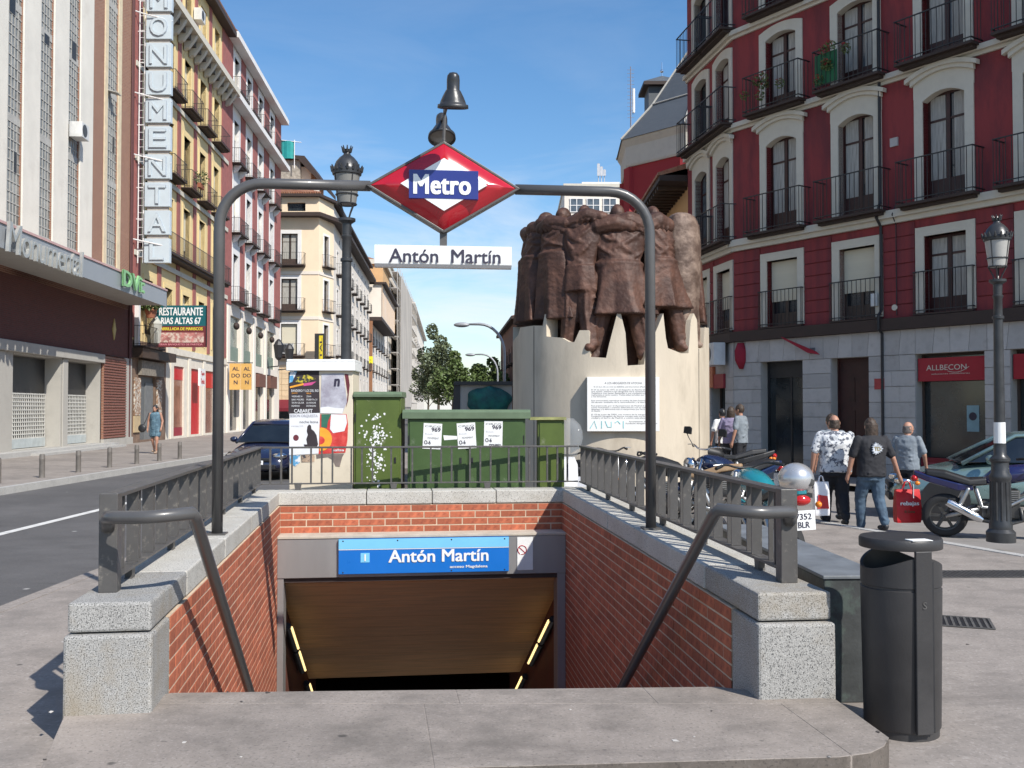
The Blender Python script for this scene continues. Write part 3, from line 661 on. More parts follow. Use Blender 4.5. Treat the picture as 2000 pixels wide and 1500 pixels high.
def balcony(f, x, z, w, dp=.45, h=1.0, slabm=EAVE, gap=.115, y0=0, slab=.10, posts=True):
    key = ('bal', round(w,2), dp, h, slabm.name, gap, slab)
    if key not in _wc:
        s = MB(); s.box(-w/2, w/2, -dp, .0, -slab*.6, 0)
        if slab > .05: s.box(-w/2+.05, w/2-.05, -dp+.12, .0, -slab-.02, -slab*.6-.001)
        r = MB(); th = .012
        r.box(-w/2, w/2, -dp, -dp+.03, h-.025, h); r.box(-w/2, w/2, -dp, -dp+.03, .06, .08)
        for q in (-w/2, w/2-.03): r.box(q, q+.03, -dp+.031, 0, h-.025, h); r.box(q, q+.03, -dp+.031, 0, .06, .08)
        n = max(2, int(w/gap))
        for i in range(n+1): xx = -w/2+.015+(w-.03)*i/n; r.box(xx-th/2, xx+th/2, -dp+.009, -dp+.021, .0, h-.026)
        m = max(1, int(dp/gap))
        for i in range(1, m+1):
            yy = -dp+dp*i/(m+.5)
            for q in (-w/2+.015, w/2-.015): r.box(q-th/2, q+th/2, yy-th/2, yy+th/2, .0, h-.026)
        _wc[key] = (s.mesh('balcony', slabm), r.mesh('railing', DARK))
    a, b = _wc[key]; o = f.put('balcony', a, x, y0, z); put('railing', b, o); return o
def leaves(mb, c, r, n, size, rz=None, seed=None):
    rr = R if seed is None else random.Random(seed)
    for i in range(n):
        while True:
            d = V(rr.uniform(-1,1), rr.uniform(-1,1), rr.uniform(-1,1))
            if .1 < d.length <= 1: break
        d = d.normalized()*(d.length**.5); p = V(c[0]+d.x*r, c[1]+d.y*r, c[2]+d.z*(rz or r))
        a = V(rr.uniform(-1,1), rr.uniform(-1,1), rr.uniform(-.6,.6)).normalized()*size*rr.uniform(.6,1.3); b = a.cross(V(rr.uniform(-1,1), rr.uniform(-1,1), rr.uniform(-1,1))).normalized()*size*.55
        o = len(mb.v); mb.v += [tuple(p-a), tuple(p+b), tuple(p+a), tuple(p-b)]; mb.f.append((o,o+1,o+2,o+3))
LEAF = M('leaf_green', (.10,.15,.04), .6, var=.4, scale=2, bump=0, col2=(.085,.11,.03), mixscale=1.2)
LEAF2 = M('leaf_grey_green', (.15,.185,.10), .6, var=.4, scale=2, bump=0, col2=(.12,.135,.06), mixscale=1.2)
GERA = M('red_flower', (.35,.03,.03), .6, var=.3, scale=20, bump=0)
def flowerpots(o, w, dp, n, rs_):
    r = random.Random(rs_); lf = MB(); fl = MB()
    for i in range(n):
        x = r.uniform(-w/2+.1, w/2-.1); z = r.uniform(.2,1.05); leaves(lf, (x,-dp-.05,z), .13, 60, .035, None, rs_*31+i); leaves(fl, (x,-dp-.10,z+.06), .09, 14, .03, None, rs_*57+i)
    obj('plants', lf, LEAF, o, fixn=False)['kind'] = 'stuff'; obj('flowers', fl, GERA, o, fixn=False)['kind'] = 'stuff'
def acunit(f, x, y, z, w=.8, h=.6, d=.32, name='air_conditioner'):
    o = f.obj(name, MB().box(-w/2, w/2, -d, 0, 0, h), FRW, x, y, z, bevel=.012)
    g = MB(); g.lathe([(.001,0),(h*.40,0),(h*.40,.012),(.001,.016)], 20).xf(Matrix.Translation((-w*.12,-d-.001,h*.5)) @ Matrix.Rotation(PI/2,4,'X')); obj('fan_grille', g, ENGG, o)
    return o
ENGG = M('fan_dark', (.06,.06,.062), .5)
# ================================================================ red corner building
F1 = V(6.08, 26.5); UR = V(.562, -.827).normalized(); rotR = math.atan2(UR.y, UR.x)
F2 = V(5.47, 30.1); UC = (F1-F2).normalized(); rotC = math.atan2(UC.y, UC.x); WC = (F1-F2).length
RB = thing('apartment_building', 'dark red corner apartment building with pale arched window surrounds and iron balconies', 'building', (F1.x, F1.y, 0))
fa = FRm(RB, 0, 0, rotR); fc = FRm(RB, F2.x-F1.x, F2.y-F1.y, rotC)
WA = 17.0; HT = 17.8
colsA = [1.65+2.27*k for k in range(7)]; colsC = [1.18, 2.89]
ww = 1.0
rowsR = [('ent',3.80,1.72,0),('prin',6.30,2.42,.16),('sec',9.50,1.98,.13),('third',12.12,1.98,.13),('fourth',14.75,1.9,.12)]
shopsA = [(.94,2.31,.0,2.88),(3.16,4.24,.0,2.88),(5.45,7.08,.0,2.88),(7.63,9.30,.0,2.88),(10.0,11.6,.0,2.88),(12.4,13.6,0,2.88),(14.4,16,0,2.88)]
shopsC = [(.35,1.65,0,2.5),(2.0,3.05,0,2.5)]
rr_ = random.Random(3)
for f, W_, cols, shops in ((fa, WA, colsA, shopsA), (fc, WC, colsC, shopsC)):
    hs = [(x-ww/2, x+ww/2, z, z+h) for x in cols for _, z, h, _ in rowsR]
    f.obj('wall', holes_wall(0, W_, 3.45, HT, hs, .25), REDW)
    f.obj('shopfront_wall', holes_wall(0, W_, 0, 3.45, shops, .35), GREYC)
    back = MB()
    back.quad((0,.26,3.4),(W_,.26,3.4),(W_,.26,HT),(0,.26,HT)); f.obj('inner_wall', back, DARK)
    for z0, z1, dp in ((5.93,6.05,.10),(6.05,6.22,.20),(9.22,9.30,.06),(9.30,9.42,.16),(11.78,11.86,.06),(11.86,11.98,.16),(14.45,14.60,.12),(17.2,17.8,.5)):
        f.obj('cornice', MB().box(-.01, W_+(.0 if f is fa else .01), -dp, -.001, z0, z1), CREAM)
    f.obj('beam', MB().box(-.03, W_+.03, -.16, -.001, 3.46, 3.73), EAVE)
    for x in cols:
        for nm, z, h, ar in rowsR:
            pick = rr_.random()
            bl = 0
            if nm == 'ent': bl = .62 if (f is fc or x < 5) else 0
            o = window(f, x, z, ww, h, .25, .21, WOODD if not bl else FRM, GLASS if pick < .5 else GLASSB, ar, CREAM if nm != 'ent' else CREAM, 'door', bl, curtain=(nm == 'prin' and pick < .85) or (nm in ('sec','third') and pick > .35) or (nm == 'ent' and not bl))
            if nm == 'ent':
                balcony(f, x, z-.02, ww+.42, .10, .95, EAVE, .12, -.05, .06)
            else:
                b = balcony(f, x, z-.05, ww+.85, .46, .98, EAVE, .13)
                if nm == 'sec' and f is fa and x < 5: flowerpots(b, ww+.8, .46, 7, int(x*10))
                if nm == 'sec' and f is fa and 3 < x < 5: obj('cloth_screen', MB().box(-.85,-.2,-.44,-.425,.1,.85), M('green_screen', (.015,.11,.045), .8), b)
            if nm == 'prin':                  # arched hood over the first floor windows
                hd = MB(); tt = .36
                for (oo, ii, dp) in ((.46,.36,.17),(.36,.28,.11)):
                    n = 12; xw = ww/2+oo-.10
                    zo = lambda xx: h-.16+ .28+oo*.62+.20*(1-(xx/xw)**2)
                    for i in range(n):
                        xa, xb = -xw+2*xw*i/n, -xw+2*xw*(i+1)/n
                        hd.prism([(xa,zo(xa)-.10-(.36-ii)*.2),(xb,zo(xb)-.10-(.36-ii)*.2),(xb,zo(xb)),(xa,zo(xa))], 'y', -dp, -.03)
                sp_ = MB()
                xw = ww/2+.22
                for i in range(12):
                    xa, xb = -xw+2*xw*i/12, -xw+2*xw*(i+1)/12
                    z_ = lambda xx: h+.10-.16+.16*(1-(xx/xw)**2)
                    zt = lambda xx: h+.27+.18*(1-(xx/(xw+.2))**2)
                    sp_.prism([(xa,z_(xa)),(xb,z_(xb)),(xb,zt(xb)),(xa,zt(xa))], 'y', -.034, -.002)
                obj('hood', hd, CREAM, o); obj('hood_panel', sp_, CREAM, o)
    # rusticated red courses of the low floor
    edges = [0]+[v for x in cols for v in (x-ww/2-.23, x+ww/2+.23)]+[W_]
    for i in range(0, len(edges), 2):
        a, b = edges[i], edges[i+1]
        if b-a < .1: continue
        me = MB().box(0, b-a, -.03, -.001, 0, .285).mesh('course', REDW)
        for k in range(7): f.put('course', me, a, 0, 3.745+.311*k)
    # stone blocks of the shop front
    ed = [0]+[v for s in shops for v in (s[0], s[1])]+[W_]; top = shops[0][3]
    for i in range(0, len(ed), 2):
        a, b = ed[i], ed[i+1]; n = max(1, round((b-a)/.62))
        for k in range(int(top/.36)+1):
            z0 = .36*k; z1 = min(z0+.352, top)
            if z1-z0 < .1: continue
            offs = [a+(b-a)*j/n for j in range(n+1)]
            if n > 1 and k % 2: offs = [a]+[v+(b-a)/n*.35 for v in offs[1:-1]]+[b]
            for p, q_ in zip(offs, offs[1:]): f.obj('stone_block', MB().box(p+.003, q_-.003, -.045, -.001, z0+.004, z1), STONE)
    x = 0; k = 0
    while x < W_-.05:                         # voussoirs over the openings
        x2 = min(x+.42, W_); sl = .10 if (k % 4) in (1,) else (-.10 if (k % 4) == 3 else 0)
        f.obj('voussoir', MB().prism([(x+.004+.0,top+.006),(x2-.004,top+.006),(x2-.004+(.06 if k % 2 else 0),3.452),(x+.004+(.06 if (k-1) % 2 else 0),3.452)], 'y', -.044, -.001), STONE); x = x2; k += 1
    for s_i, s in enumerate(shops):
        a, b, c, d = s; w = b-a
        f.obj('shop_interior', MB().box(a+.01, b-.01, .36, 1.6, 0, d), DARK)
        fm = MB(); fm.box(a, a+.05, .22, .30, 0, d); fm.box(b-.05, b, .22, .30, 0, d); fm.box(a+.05, b-.05, .22, .30, d-.06, d); fm.box(a+.05,b-.05,.22,.30,0,.08)
        if f is fa and s_i == 1:
            dd = f.obj('door', MB().box(a+.05, b-.05, .24, .29, .08, d-.06), WOODD)
            pn = MB()
            for px_ in (0,1):
                for z_ in (.25,1.0,1.8): pn.box(a+.12+px_*(w/2-.04), a+w/2-.05+px_*(w/2-.04), .228, .2395, z_, z_+.6)
            obj('door_panel', pn, WOODD, dd, (0,0,0))
            f.obj('door_frame', fm, WOODD); continue
        fr_o = f.obj('shop_frame', fm, FRM if s_i else DARK)
        zs = .55 if (f is fa and s_i >= 2) else .08
        obj('shop_pane', MB().box(a+.05, b-.05, .255, .265, zs, d-.06), SHOPG, fr_o)
        if f is fa and s_i == 0: obj('mullion', MB().box(a+w*.55, a+w*.55+.05, .235, .252, .08, d-.4), DARK, fr_o); obj('fascia', MB().box(a+.05,b-.05,.235,.252,d-.42,d-.06), DARK, fr_o)
        if f is fa and s_i >= 2:
            rs2 = f.obj('shop_sign', MB().box(a+.03, b-.03, .02, .10, d-.62, d-.10), M('shop_red', (.33,.008,.022), .4, var=.06, bump=0), bevel=.006)
            rp3 = f.obj('stall_riser', MB().box(a+.03, b-.03, .10, .20, .03, .55), M('riser_red', (.20,.006,.016), .5, var=.06, bump=0))
            st2 = MB()
            for z_ in (.18,.30,.42): st2.box(a+.10, b-.15, .096, .099, z_, z_+.014)
            obj('stripe', st2, M('stripe_pink', (.45,.10,.13), .5), rp3)
            if s_i == 2:
                text('lettering', 'ALLBECON', CREAM, rs2, ((a+b)/2-.10,.017,d-.32), w=.95, h=.12)
                sw_ = MB(); sw_.tube([(a+.75+.5*u, .017, d-.40-.05*math.sin(PI*u)+.08*u*u) for u in [i/10 for i in range(11)]], .006, 5); obj('swash', sw_, CREAM, rs2)
                text('lettering', 'soluciones inmobiliarias', CREAM, rs2, ((a+b)/2,.017,d-.46), w=.9, h=.03)
                po = obj('poster', MB().box(a+1.05, a+1.33, .244, .253, 1.15, 1.72), M('poster_blue', (.22,.36,.40), .5), fr_o)
                obj('print', MB().lathe([(.001,0),(.09,0),(.09,.003),(.001,.003)],20).xf(Matrix.Translation((a+1.19,.2435,1.48)) @ Matrix.Rotation(PI/2,4,'X')), INK, po)
# roof slab and far sides
rfb = MB(); 
tops = [F1-F1, UR*WA, UR*WA+V(UR.y*-1, UR.x)*9, (F2-F1)+V(8,5), (F2-F1)]
rfb.prism([(p.x,p.y) for p in tops], 'z', HT-.02, HT+.01); obj('roof', rfb, TILE, RB)
bk = MB(); pts = tops
for a, b in ((1,2),(2,3),(3,4)): bk.quad((pts[a].x,pts[a].y,0),(pts[b].x,pts[b].y,0),(pts[b].x,pts[b].y,HT),(pts[a].x,pts[a].y,HT))
obj('side_wall', bk, REDW, RB)
dpm = MB(); dpm.tube([(4.62,-.06,.1),(4.62,-.06,3.4),(4.62,-.20,3.5),(4.62,-.20,3.8),(4.62,-.07,3.95),(4.62,-.07,5.9),(4.62,-.24,6.1),(4.62,-.08,6.5),(4.62,-.08,17)], .035, 8)
fa.obj('downpipe', dpm, DARK)
cb = MB(); cb.tube([(5.0,-.045,3.8),(5.0,-.045,5.9),(5.02,-.22,6.1),(5.02,-.05,6.4)], .012, 5); fa.obj('cable', cb, DARK)
fa.obj('wall_plate', MB().box(4.86,5.06,-.04,-.002,7.72,7.92), M('plate', (.45,.42,.40), .5)); fa.obj('meter_box', MB().box(4.35,4.52,-.12,-.032,4.05,4.35), FRW, bevel=.01)
fa.obj('number_plate', MB().box(2.55,2.70,-.06,-.046,3.02,3.17), M('plate_dark', (.12,.12,.13), .5)); fa.obj('notice_plate', MB().box(4.40,4.66,-.06,-.046,2.10,2.35), M('plate_red', (.40,.05,.05), .5))
fa.obj('vent_cap', MB().lathe([(.001,0),(.07,0),(.07,.03),(.001,.03)],16).xf(Matrix.Translation((4.95,-.032,3.98)) @ Matrix.Rotation(PI/2,4,'X')), CREAM)
acunit(fc, 3.0, -.16, 2.85, .75, .62, .34)
fc.obj('shop_sign', MB().box(.5,2.35,-.14,-.05,2.25,2.85), M('sign_orange', (.50,.15,.07), .5)); 
fc.obj('shop_sign', MB().box(2.37,3.1,-.12,-.05,2.22,2.62), M('sign_crimson', (.28,.02,.03), .5))
rc = MB(); rc.loft([lring(0,0,z,rx,ry,14,fold=.12,k=4) for z, rx, ry in ((2.72,.06,.05),(2.95,.17,.10),(3.2,.18,.10),(3.42,.10,.06))])
FLAG = M('red_cloth', (.30,.012,.03), .8, bump=.3, bs=8)
CLO = thing('rolled_banner', 'red rolled banner hanging at the corner of the red building above the shop', 'banner', (F1.x+.10, F1.y-.30, 0)); obj('cloth', rc, FLAG, CLO, smooth=True)
pz_ = MB(); pz_.prism([(1.75,3.50),(2.85,3.06),(2.95,2.98),(2.6,3.04),(1.85,3.42)], 'y', -.20, -.175)
PEN = thing('pennant', 'torn red pennant hanging over the shop doorway of the red building', 'banner', (F1.x, F1.y, 0), rotR); obj('cloth', pz_, FLAG, PEN)
# ================================================================ street front on the far side (left row)
def LF(d): return V(-15-.063*d, d)
rotL = math.atan2(1, -.063); KL = math.hypot(1, .063)
def dx(px, off=15.0): return off*F/(880-px)
# ---------------------------------------------------------------- theatre
D0 = 20.0; o_ = LF(D0)
TH = thing('theatre', 'theatre with tall cream piers, glass block strips and a grey canopy lettered Monumental', 'building', (o_.x, o_.y, .02), rotL)
f = FRm(TH); X = lambda d: (d-D0)*KL
XE = X(45.55); HTH = 27
strips = [(24.4,25.6),(27.1,28.3),(29.8,31.0),(32.5,33.7),(35.1,36.3),(37.7,38.9),(42.05,43.4)]
hs = [(X(a), X(b), 7.25, HTH-1) for a, b in strips]
f.obj('wall', holes_wall(0, XE, 6.2, HTH, hs, .30), BRW)
GB = M('glass_block', (.17,.175,.165), .35, var=.35, scale=.9, bump=.05, bs=6, col2=(.30,.30,.28), mixlo=.42, mixhi=.62, mixscale=1.3)
BARM = M('block_joint', (.42,.41,.38), .8)
for i, (a, b) in enumerate(strips):
    x0, x1 = X(a), X(b); w = x1-x0
    g = f.obj('glass_strip', MB().box(0, w, .05, .09, 0, HTH-8.3), GB, x0, 0, 7.25)
    br = MB(); n = 5
    for k in range(1, n): br.box(w*k/n-.018, w*k/n+.018, .03, .049, 0, HTH-8.3)
    z = .35; k = 0
    while z < HTH-8.4:
        hgt = .02 if k % 11 else .14
        br.box(0, w, .028, .0485, z-hgt, z+hgt); z += .36; k += 1
    obj('glazing_bars', br, BARM, g)
    rr2 = random.Random(i)
    for q in range(3):                        # opened or missing panes
        k = rr2.randrange(6, 44); j = rr2.randrange(0, 4); 
        obj('open_pane', MB().box(w*j/n+.02, w*(j+1 if q else j+2)/n-.02, .022, .0275, .35+.36*k, .35+.36*(k+rr2.choice((1,2,2)))), DARK, g)
        if q == 1: obj('tilted_sash', MB().box(w*j/n+.02, w*(j+2)/n-.02, -.45, .2, 0, .03).xf(Matrix.Translation((0,0,.35+.36*k)) @ Matrix.Rotation(.25,4,'X')), BARM, g)
piers = [(20.0,21.7),(23.0,24.4),(25.6,27.1),(28.3,29.8),(31.0,32.5),(33.7,35.1),(36.3,37.7),(38.9,40.3)]
for a, b in piers: f.obj('pier', MB().box(0, X(b)-X(a), -.07, -.001, 0, HTH-7.1), PIL, X(a), 0, 7.1, bevel=.02)
for a, b in ((41.7,42.05),(43.4,43.8)): f.obj('strip_frame', MB().box(0, X(b)-X(a), -.05, -.001, 0, HTH-7.1), M('strip_cream', (.66,.55,.38), .8), X(a), 0, 7.1)
ac = acunit(f, X(38.25), -.02, 12.3, .75, .6, .5)
# canopy
CAN = M('canopy_grey', (.33,.35,.37), .45, var=.05, scale=1, bump=.02, metal=.2)
f.obj('canopy', MB().box(X(14), X(45.0), -1.72, -.002, 6.42, 7.02), GREYC)
f.obj('canopy_fascia', MB().box(X(14), X(45.0)+.02, -1.78, -1.722, 6.36, 7.08), CAN)
f.obj('canopy_edge', MB().box(X(14), X(45.0)+.03, -1.82, -1.40, 7.083, 7.16), M('edge_pink', (.55,.36,.34), .6))
SILVL = M('silver_letters', (.50,.50,.47), .35, metal=.5)
text('lettering', 'Monumental', SILVL, TH, ((X(28.35)+X(34.2))/2,-1.90,6.70), w=X(34.2)-X(28.35), h=.92, depth=.10, shear=.12, spacing=.92)
GLT = M('green_letters', (.24,.50,.22), .4)
text('lettering', 'DVi:', GLT, TH, ((X(38.6)+X(41.3))/2,-1.86,6.86), w=X(41.3)-X(38.6), h=.66, depth=.08, bold=.02)
# lower wall
bays = [(22.3,25.9),(27.2,32.0),(33.3,37.4),(38.05,41.6)]
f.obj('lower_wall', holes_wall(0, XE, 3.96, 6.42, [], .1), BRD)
f.obj('entrance_wall', holes_wall(0, X(41.65), 0, 3.6, [(X(a), X(b), .18, 3.55) for a, b in bays], .62), GREYC)
f.obj('lintel', MB().box(0, X(41.75), -.16, .0, 3.58, 3.95), GREYC, bevel=.02)
for a, b in bays:
    f.obj('recess_wall', MB().box(X(a), X(b), .625, .8, .18, 3.56), GREYC)
    ww_ = X(b)-X(a); gw = ww_-.06
    ga_ = f.obj('doorway', MB().box(.02, gw, .58, .622, 0, 3.3), DARK, X(a), 0, .2)
    gr = MB(); nx = int(gw/.16); nz_ = 11
    for k in range(nx+1): gr.box(.03+(gw-.05)*k/nx-.018, .03+(gw-.05)*k/nx+.018, .545, .565, .35, 2.0)
    for k in range(nz_+1): gr.box(.03, gw, .54, .57, .35+1.62*k/nz_-.022, .35+1.62*k/nz_+.022)
    obj('grille', gr, M('grille_grey', (.55,.54,.50), .6), ga_)
    obj('door_base', MB().box(.03, gw, .53, .57, .0, .33), M('base_blue_grey', (.42,.46,.46), .6), ga_)
for a in (26.1, 32.1, 37.45): f.obj('pillar', MB().box(0, .50, -.05, -.001, 0, 3.57), GREYC, X(a)+.06, 0, 0, bevel=.02)
f.obj('brick_pier', MB().box(X(41.75), X(44.6), -.10, -.001, .32, 3.9), BRW)
for k in range(30): pass
rib = MB()
for k in range(29): rib.box(X(41.75), X(44.6), -.135, -.101, .36+.12*k, .42+.12*k)
o = f.obj('brick_ribs', rib, M('rib_brick', (.24,.10,.075), .85, var=.2, scale=8)); o['kind'] = 'stuff'
f.obj('plinth', MB().box(X(41.7), XE, -.14, -.001, 0, .31), GREYC)
f.obj('end_pier', MB().box(X(44.65), XE, -.06, -.001, 0, 3.95), GREYC)
f.obj('step', MB().box(X(20), X(42.4), -.55, -.001, 0, .16), KERB); f.obj('step', MB().box(X(33.5), X(42.0), -1.0, -.551, 0, .08), KERB)
f.obj('diamond_plaque', MB().prism([(-.2,0),(0,-.48),(.2,0),(0,.48)], 'y', -.05, -.002), M('plaque_yellow', (.50,.40,.16), .6), X(43.2), 0, 5.15)
sb = MB(); sb.box(0, XE, .31, 14, HTH-.1, HTH); sb.box(0, .3, .31, 14, 0, HTH-.101); sb.box(XE-.3, XE, .31, 14, 0, HTH-.101); f.obj('side_wall', sb, BRW)
pp = MB(); pp.tube([(XE-.35,-.06,.1),(XE-.35,-.06,26)], .05, 6); pp.tube([(XE-.12,-.06,4),(XE-.12,-.06,26)], .035, 6); f.obj('pipe', pp, M('pipe_brown', (.09,.03,.03), .6))
# vertical sign
q = at(308, 500, 46.0)
VS = thing('vertical_sign', 'tall projecting vertical sign of pale letter boxes reading MONUMENTAL', 'sign', (q.x, 46.0, 0))
BOXW = M('sign_box_pale', (.52,.59,.63), .4, var=.05, scale=2, bump=.02)
LETG = M('letter_grey', (.36,.40,.45), .5)
zb = at(308, 514, 46).z
for i, ch in enumerate('LATNEMUNOM'):
    z0 = zb+i*1.337
    bx = obj('letter_box', MB().box(-.60, .60, -.14, .14, z0, z0+1.15), BOXW, VS, bevel=.01)
    text('letter', ch, LETG, bx, (0,-.145,z0+.57), w=.86 if ch != 'L' else .7, h=.92, depth=.04)
    text('letter_face', ch, BOXW, bx, (.0,-.187,z0+.57), w=.80 if ch != 'L' else .64, h=.86, depth=.02)
    obj('cable_tray', MB().box(-.5, .5, -.05, .05, z0+1.15, z0+1.187+.15), M('tray', (.40,.36,.32), .7), bx)
tr = MB()
for x in (-.95,-.70): tr.tube([(x,0,zb),(x,0,zb+13.5)], .03, 6)
k = 0
while k < 38: tr.tube([(-.95,0,zb+.3+k*.35),(-.70,0,zb+.3+k*.35)], .014, 5); k += 1
obj('ladder', tr, WHW, VS)
sr = MB()
for k in (0, 3, 5.2, 8.1): z = zb+.9+k*1.337; sr.tube([(.62,-.05,z-.15),(-.7,-.3,z+.12),(-2.2,-1.2,z+.38)], .03, 6)
for k in range(9): z = zb+.6+k*1.5; sr.tube([(-1.35,.0,z),(-.6,.0,z)], .028, 6)
obj('strut', sr, WHW, VS)
# ---------------------------------------------------------------- generic apartment row
def apt(T, d0, d1, H, cols, floors, wallm, trim, strip=None, stripw=.25, ww=1.2, t=.2, balm=EAVE, top=None, depth=12, sz0=4.9, style='door', fr=FRM, balw=.55):
    f = FRm(T); W_ = (d1-d0)*KL
    cx = [(c-d0)*KL for c in cols]
    hs = [(x-ww/2, x+ww/2, z, z+h) for x in cx for z, h, _ in floors]
    f.obj('wall', holes_wall(0, W_, sz0, H, hs, .32), wallm)
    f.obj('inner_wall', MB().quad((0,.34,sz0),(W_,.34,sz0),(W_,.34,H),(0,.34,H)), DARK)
    rr3 = random.Random(int(d0))
    for x in cx:
        for z, h, bal in floors:
            p_ = rr3.random()
            window(f, x, z, ww, h, .32, t, fr, GLASS if p_ < .6 else GLASSB, 0, trim, style, blind=(.35+.5*rr3.random()) if p_ > .55 else 0)
            if bal == 1: balcony(f, x, z-.03, ww+balw*2, .62, 1.0, balm, .13)
    for z, h, bal in floors:
        if bal == 2:
            balcony(f, (cx[0]+cx[-1])/2, z-.03, cx[-1]-cx[0]+2.6, .7, 1.0, balm, .14, slab=.22)
    if strip:
        ed = [0]+[v for x in cx for v in (x-ww/2-t-stripw, x+ww/2+t+stripw)]+[W_]
        for i in range(0, len(ed), 2):
            a, b = ed[i], ed[i+1]
            if b-a > .2: f.obj('strip', MB().box(a, b, -.05, -.001, 0, H-sz0-.3), strip, 0, 0, sz0+.1)
    sd_ = MB(); sd_.box(0, .25, .345, depth, 0, H-.03); sd_.box(W_-.25, W_, .345, depth, 0, H-.03); f.obj('side_wall', sd_, wallm)
    rf_ = MB(); rf_.prism([(-.55,H-.02),(-.6,H+.12),(depth/2,H+2.4),(depth+.3,H+.1),(depth+.3,H-.02)], 'x', 0, W_); f.obj('roof', rf_, TILE)
    return f, W_, cx
o_ = LF(45.7)
YB = thing('apartment_building', 'yellow apartment building with brick red strips and small iron balconies behind the vertical sign', 'building', (o_.x, o_.y, .02), rotL)
d0, d1 = 45.7, 64.7
f, W_, cx = apt(YB, d0, d1, 26.9, [48.1,51.5,54.9,58.3,61.7], [(5.3,2.7,0),(9.75,3.1,2),(13.95,3.0,1),(18.4,2.9,1),(23.9,1.9,0)], YEL, YEL, PINK, .50, 1.35, .22)
f.obj('cornice', MB().box(0, W_, -.85, -.055, 22.55, 22.95), CREAM); f.obj('cornice', MB().box(0, W_, -.45, -.055, 22.2, 22.545), M('frieze_dark', (.10,.095,.09), .8))
mdl = MB().prism([(-.78,.50),(-.06,.50),(-.06,-.35),(-.30,-.25),(-.62,.2)], 'x', -.16, .16).mesh('bracket', CREAM)
k = .5
while k < W_: f.put('bracket', mdl, k, 0, 22.05); k += 1.12
for z in (8.9,13.4,17.9): f.obj('band', MB().box(0, W_, -.12, -.055, z, z+.25), CREAM)
f.obj('eave', MB().box(0, W_, -.6, .3, 26.55, 26.88), EAVE)
acunit(f, cx[2]+1.4, -.06, 24.2, .9, .7, .45)
q0 = f.obj('planter', MB().box(cx[2]-.5, cx[2]+.3, -.9, -.72, 14.1, 14.35), M('terracotta', (.30,.10,.05), .8)); lv_ = MB(); leaves(lv_, (cx[2]-.1,-.85,14.7), .45, 160, .07); obj('plants', lv_, LEAF, q0, fixn=False)['kind'] = 'stuff'
# ground floor of the yellow building
xx = lambda d: (d-d0)*KL
RED2 = M('shop_red_gloss', (.52,.006,.012), .35, var=.05, bump=0)
shop = [(52.7,54.7),(56.2,58.3),(59.5,61.6)]
f.obj('shopfront_wall', holes_wall(xx(51.2), W_, 0, 4.9, [(xx(a), xx(b), .12, 3.95) for a, b in shop], .15), CONC)
f.obj('beam', MB().box(xx(51.2), W_, -.10, -.001, 4.55, 4.9), CONC)
for (a, b) in shop:
    f.obj('pilaster', MB().box(0, .55, -.06, -.001, 0, 4.5), CONC, xx(a)-.75, 0, 0, bevel=.02)
a, b = shop[0]; f.obj('shop_pane', MB().box(xx(a), xx(b), .10, .14, .6, 3.2), M('pane_brick', (.32,.14,.09), .15, var=.3, scale=1), 0,0,0); f.obj('shop_panel', MB().box(xx(a), xx(b), .08, .14, 3.21, 3.94), RED2); f.obj('shop_panel', MB().box(xx(a), xx(b), .08, .14, .13, .59), M('shop_crimson', (.28,.01,.03), .4))
a, b = shop[1]; f.obj('shop_door', MB().box(xx(a), xx(b), .08, .14, .13, 3.94), RED2)
sgn = f.obj('shop_sign', MB().box(xx(a)-.15, xx(a)+.95, -.55, -.43, 2.95, 3.95), WHT); text('lettering', 'Tapas', RED2, sgn, (xx(a)+.4,-.555,3.65), w=.8, h=.3, bold=.02); text('lettering', 'Tienda', RED2, sgn, (xx(a)+.4,-.555,3.22), w=.85, h=.3, bold=.02)
a, b = shop[2]; f.obj('shop_pane', MB().box(xx(a), xx(b), .10, .14, .13, 2.9), M('pane_brown', (.24,.10,.07), .2, var=.3, scale=1)); f.obj('shop_panel', MB().box(xx(a), xx(b), .08, .14, 2.91, 3.94), RED2)
# restaurant front
RWD = M('restaurant_wood', (.06,.035,.022), .6, var=.35, scale=4)
f.obj('restaurant_wall', holes_wall(0, xx(51.2), 0, 4.9, [(xx(47.0), xx(49.4), .1, 3.2)], .2), M('restaurant_wall', (.20,.13,.09), .8, var=.3, scale=2))
f.obj('restaurant_door', MB().box(xx(47.0), xx(49.4), .14, .2, .1, 3.2), M('door_grey', (.13,.135,.135), .5, var=.1, stretch=(6,1,1)))
f.obj('door_panel', MB().box(xx(48.1), xx(49.35), .10, .14, .1, 2.9), M('door_panel_grey', (.17,.175,.175), .5))
f.obj('lintel_sign', MB().box(xx(46.6), xx(50.2), -.2, -.01, 3.25, 3.95), M('lintel_stone', (.24,.21,.17), .8, var=.3, scale=6))
f.obj('canopy', MB().box(0, xx(51.3), -.5, -.01, 4.05, 4.5), RWD)
CLP = M('collage', (.34,.20,.12), .6, var=.5, scale=5, bump=0, col2=(.62,.58,.50), mixlo=.5, mixhi=.56, mixscale=9)
f.obj('menu_board', MB().box(xx(45.95), xx(46.85), -.08, -.02, 1.3, 3.1), CLP); f.obj('menu_base', MB().box(xx(45.95), xx(46.85), -.07, -.01, .5, 1.28), M('menu_tan', (.50,.38,.22), .7)); f.obj('menu_board', MB().box(xx(49.5), xx(50.3), -.08, -.02, 1.3, 3.1), CLP)
bo = balcony(f, xx(47.4), 4.62, 3.2, .6, .95, EAVE, .13, 0, .14); flowerpots(bo, 3.0, .5, 2, 5)
ptm = MB(); leaves(ptm, (-.3,-.35,2.15), .6, 420, .11, .4, 3); obj('plants', ptm, LEAF, bo, fixn=False)['kind'] = 'stuff'
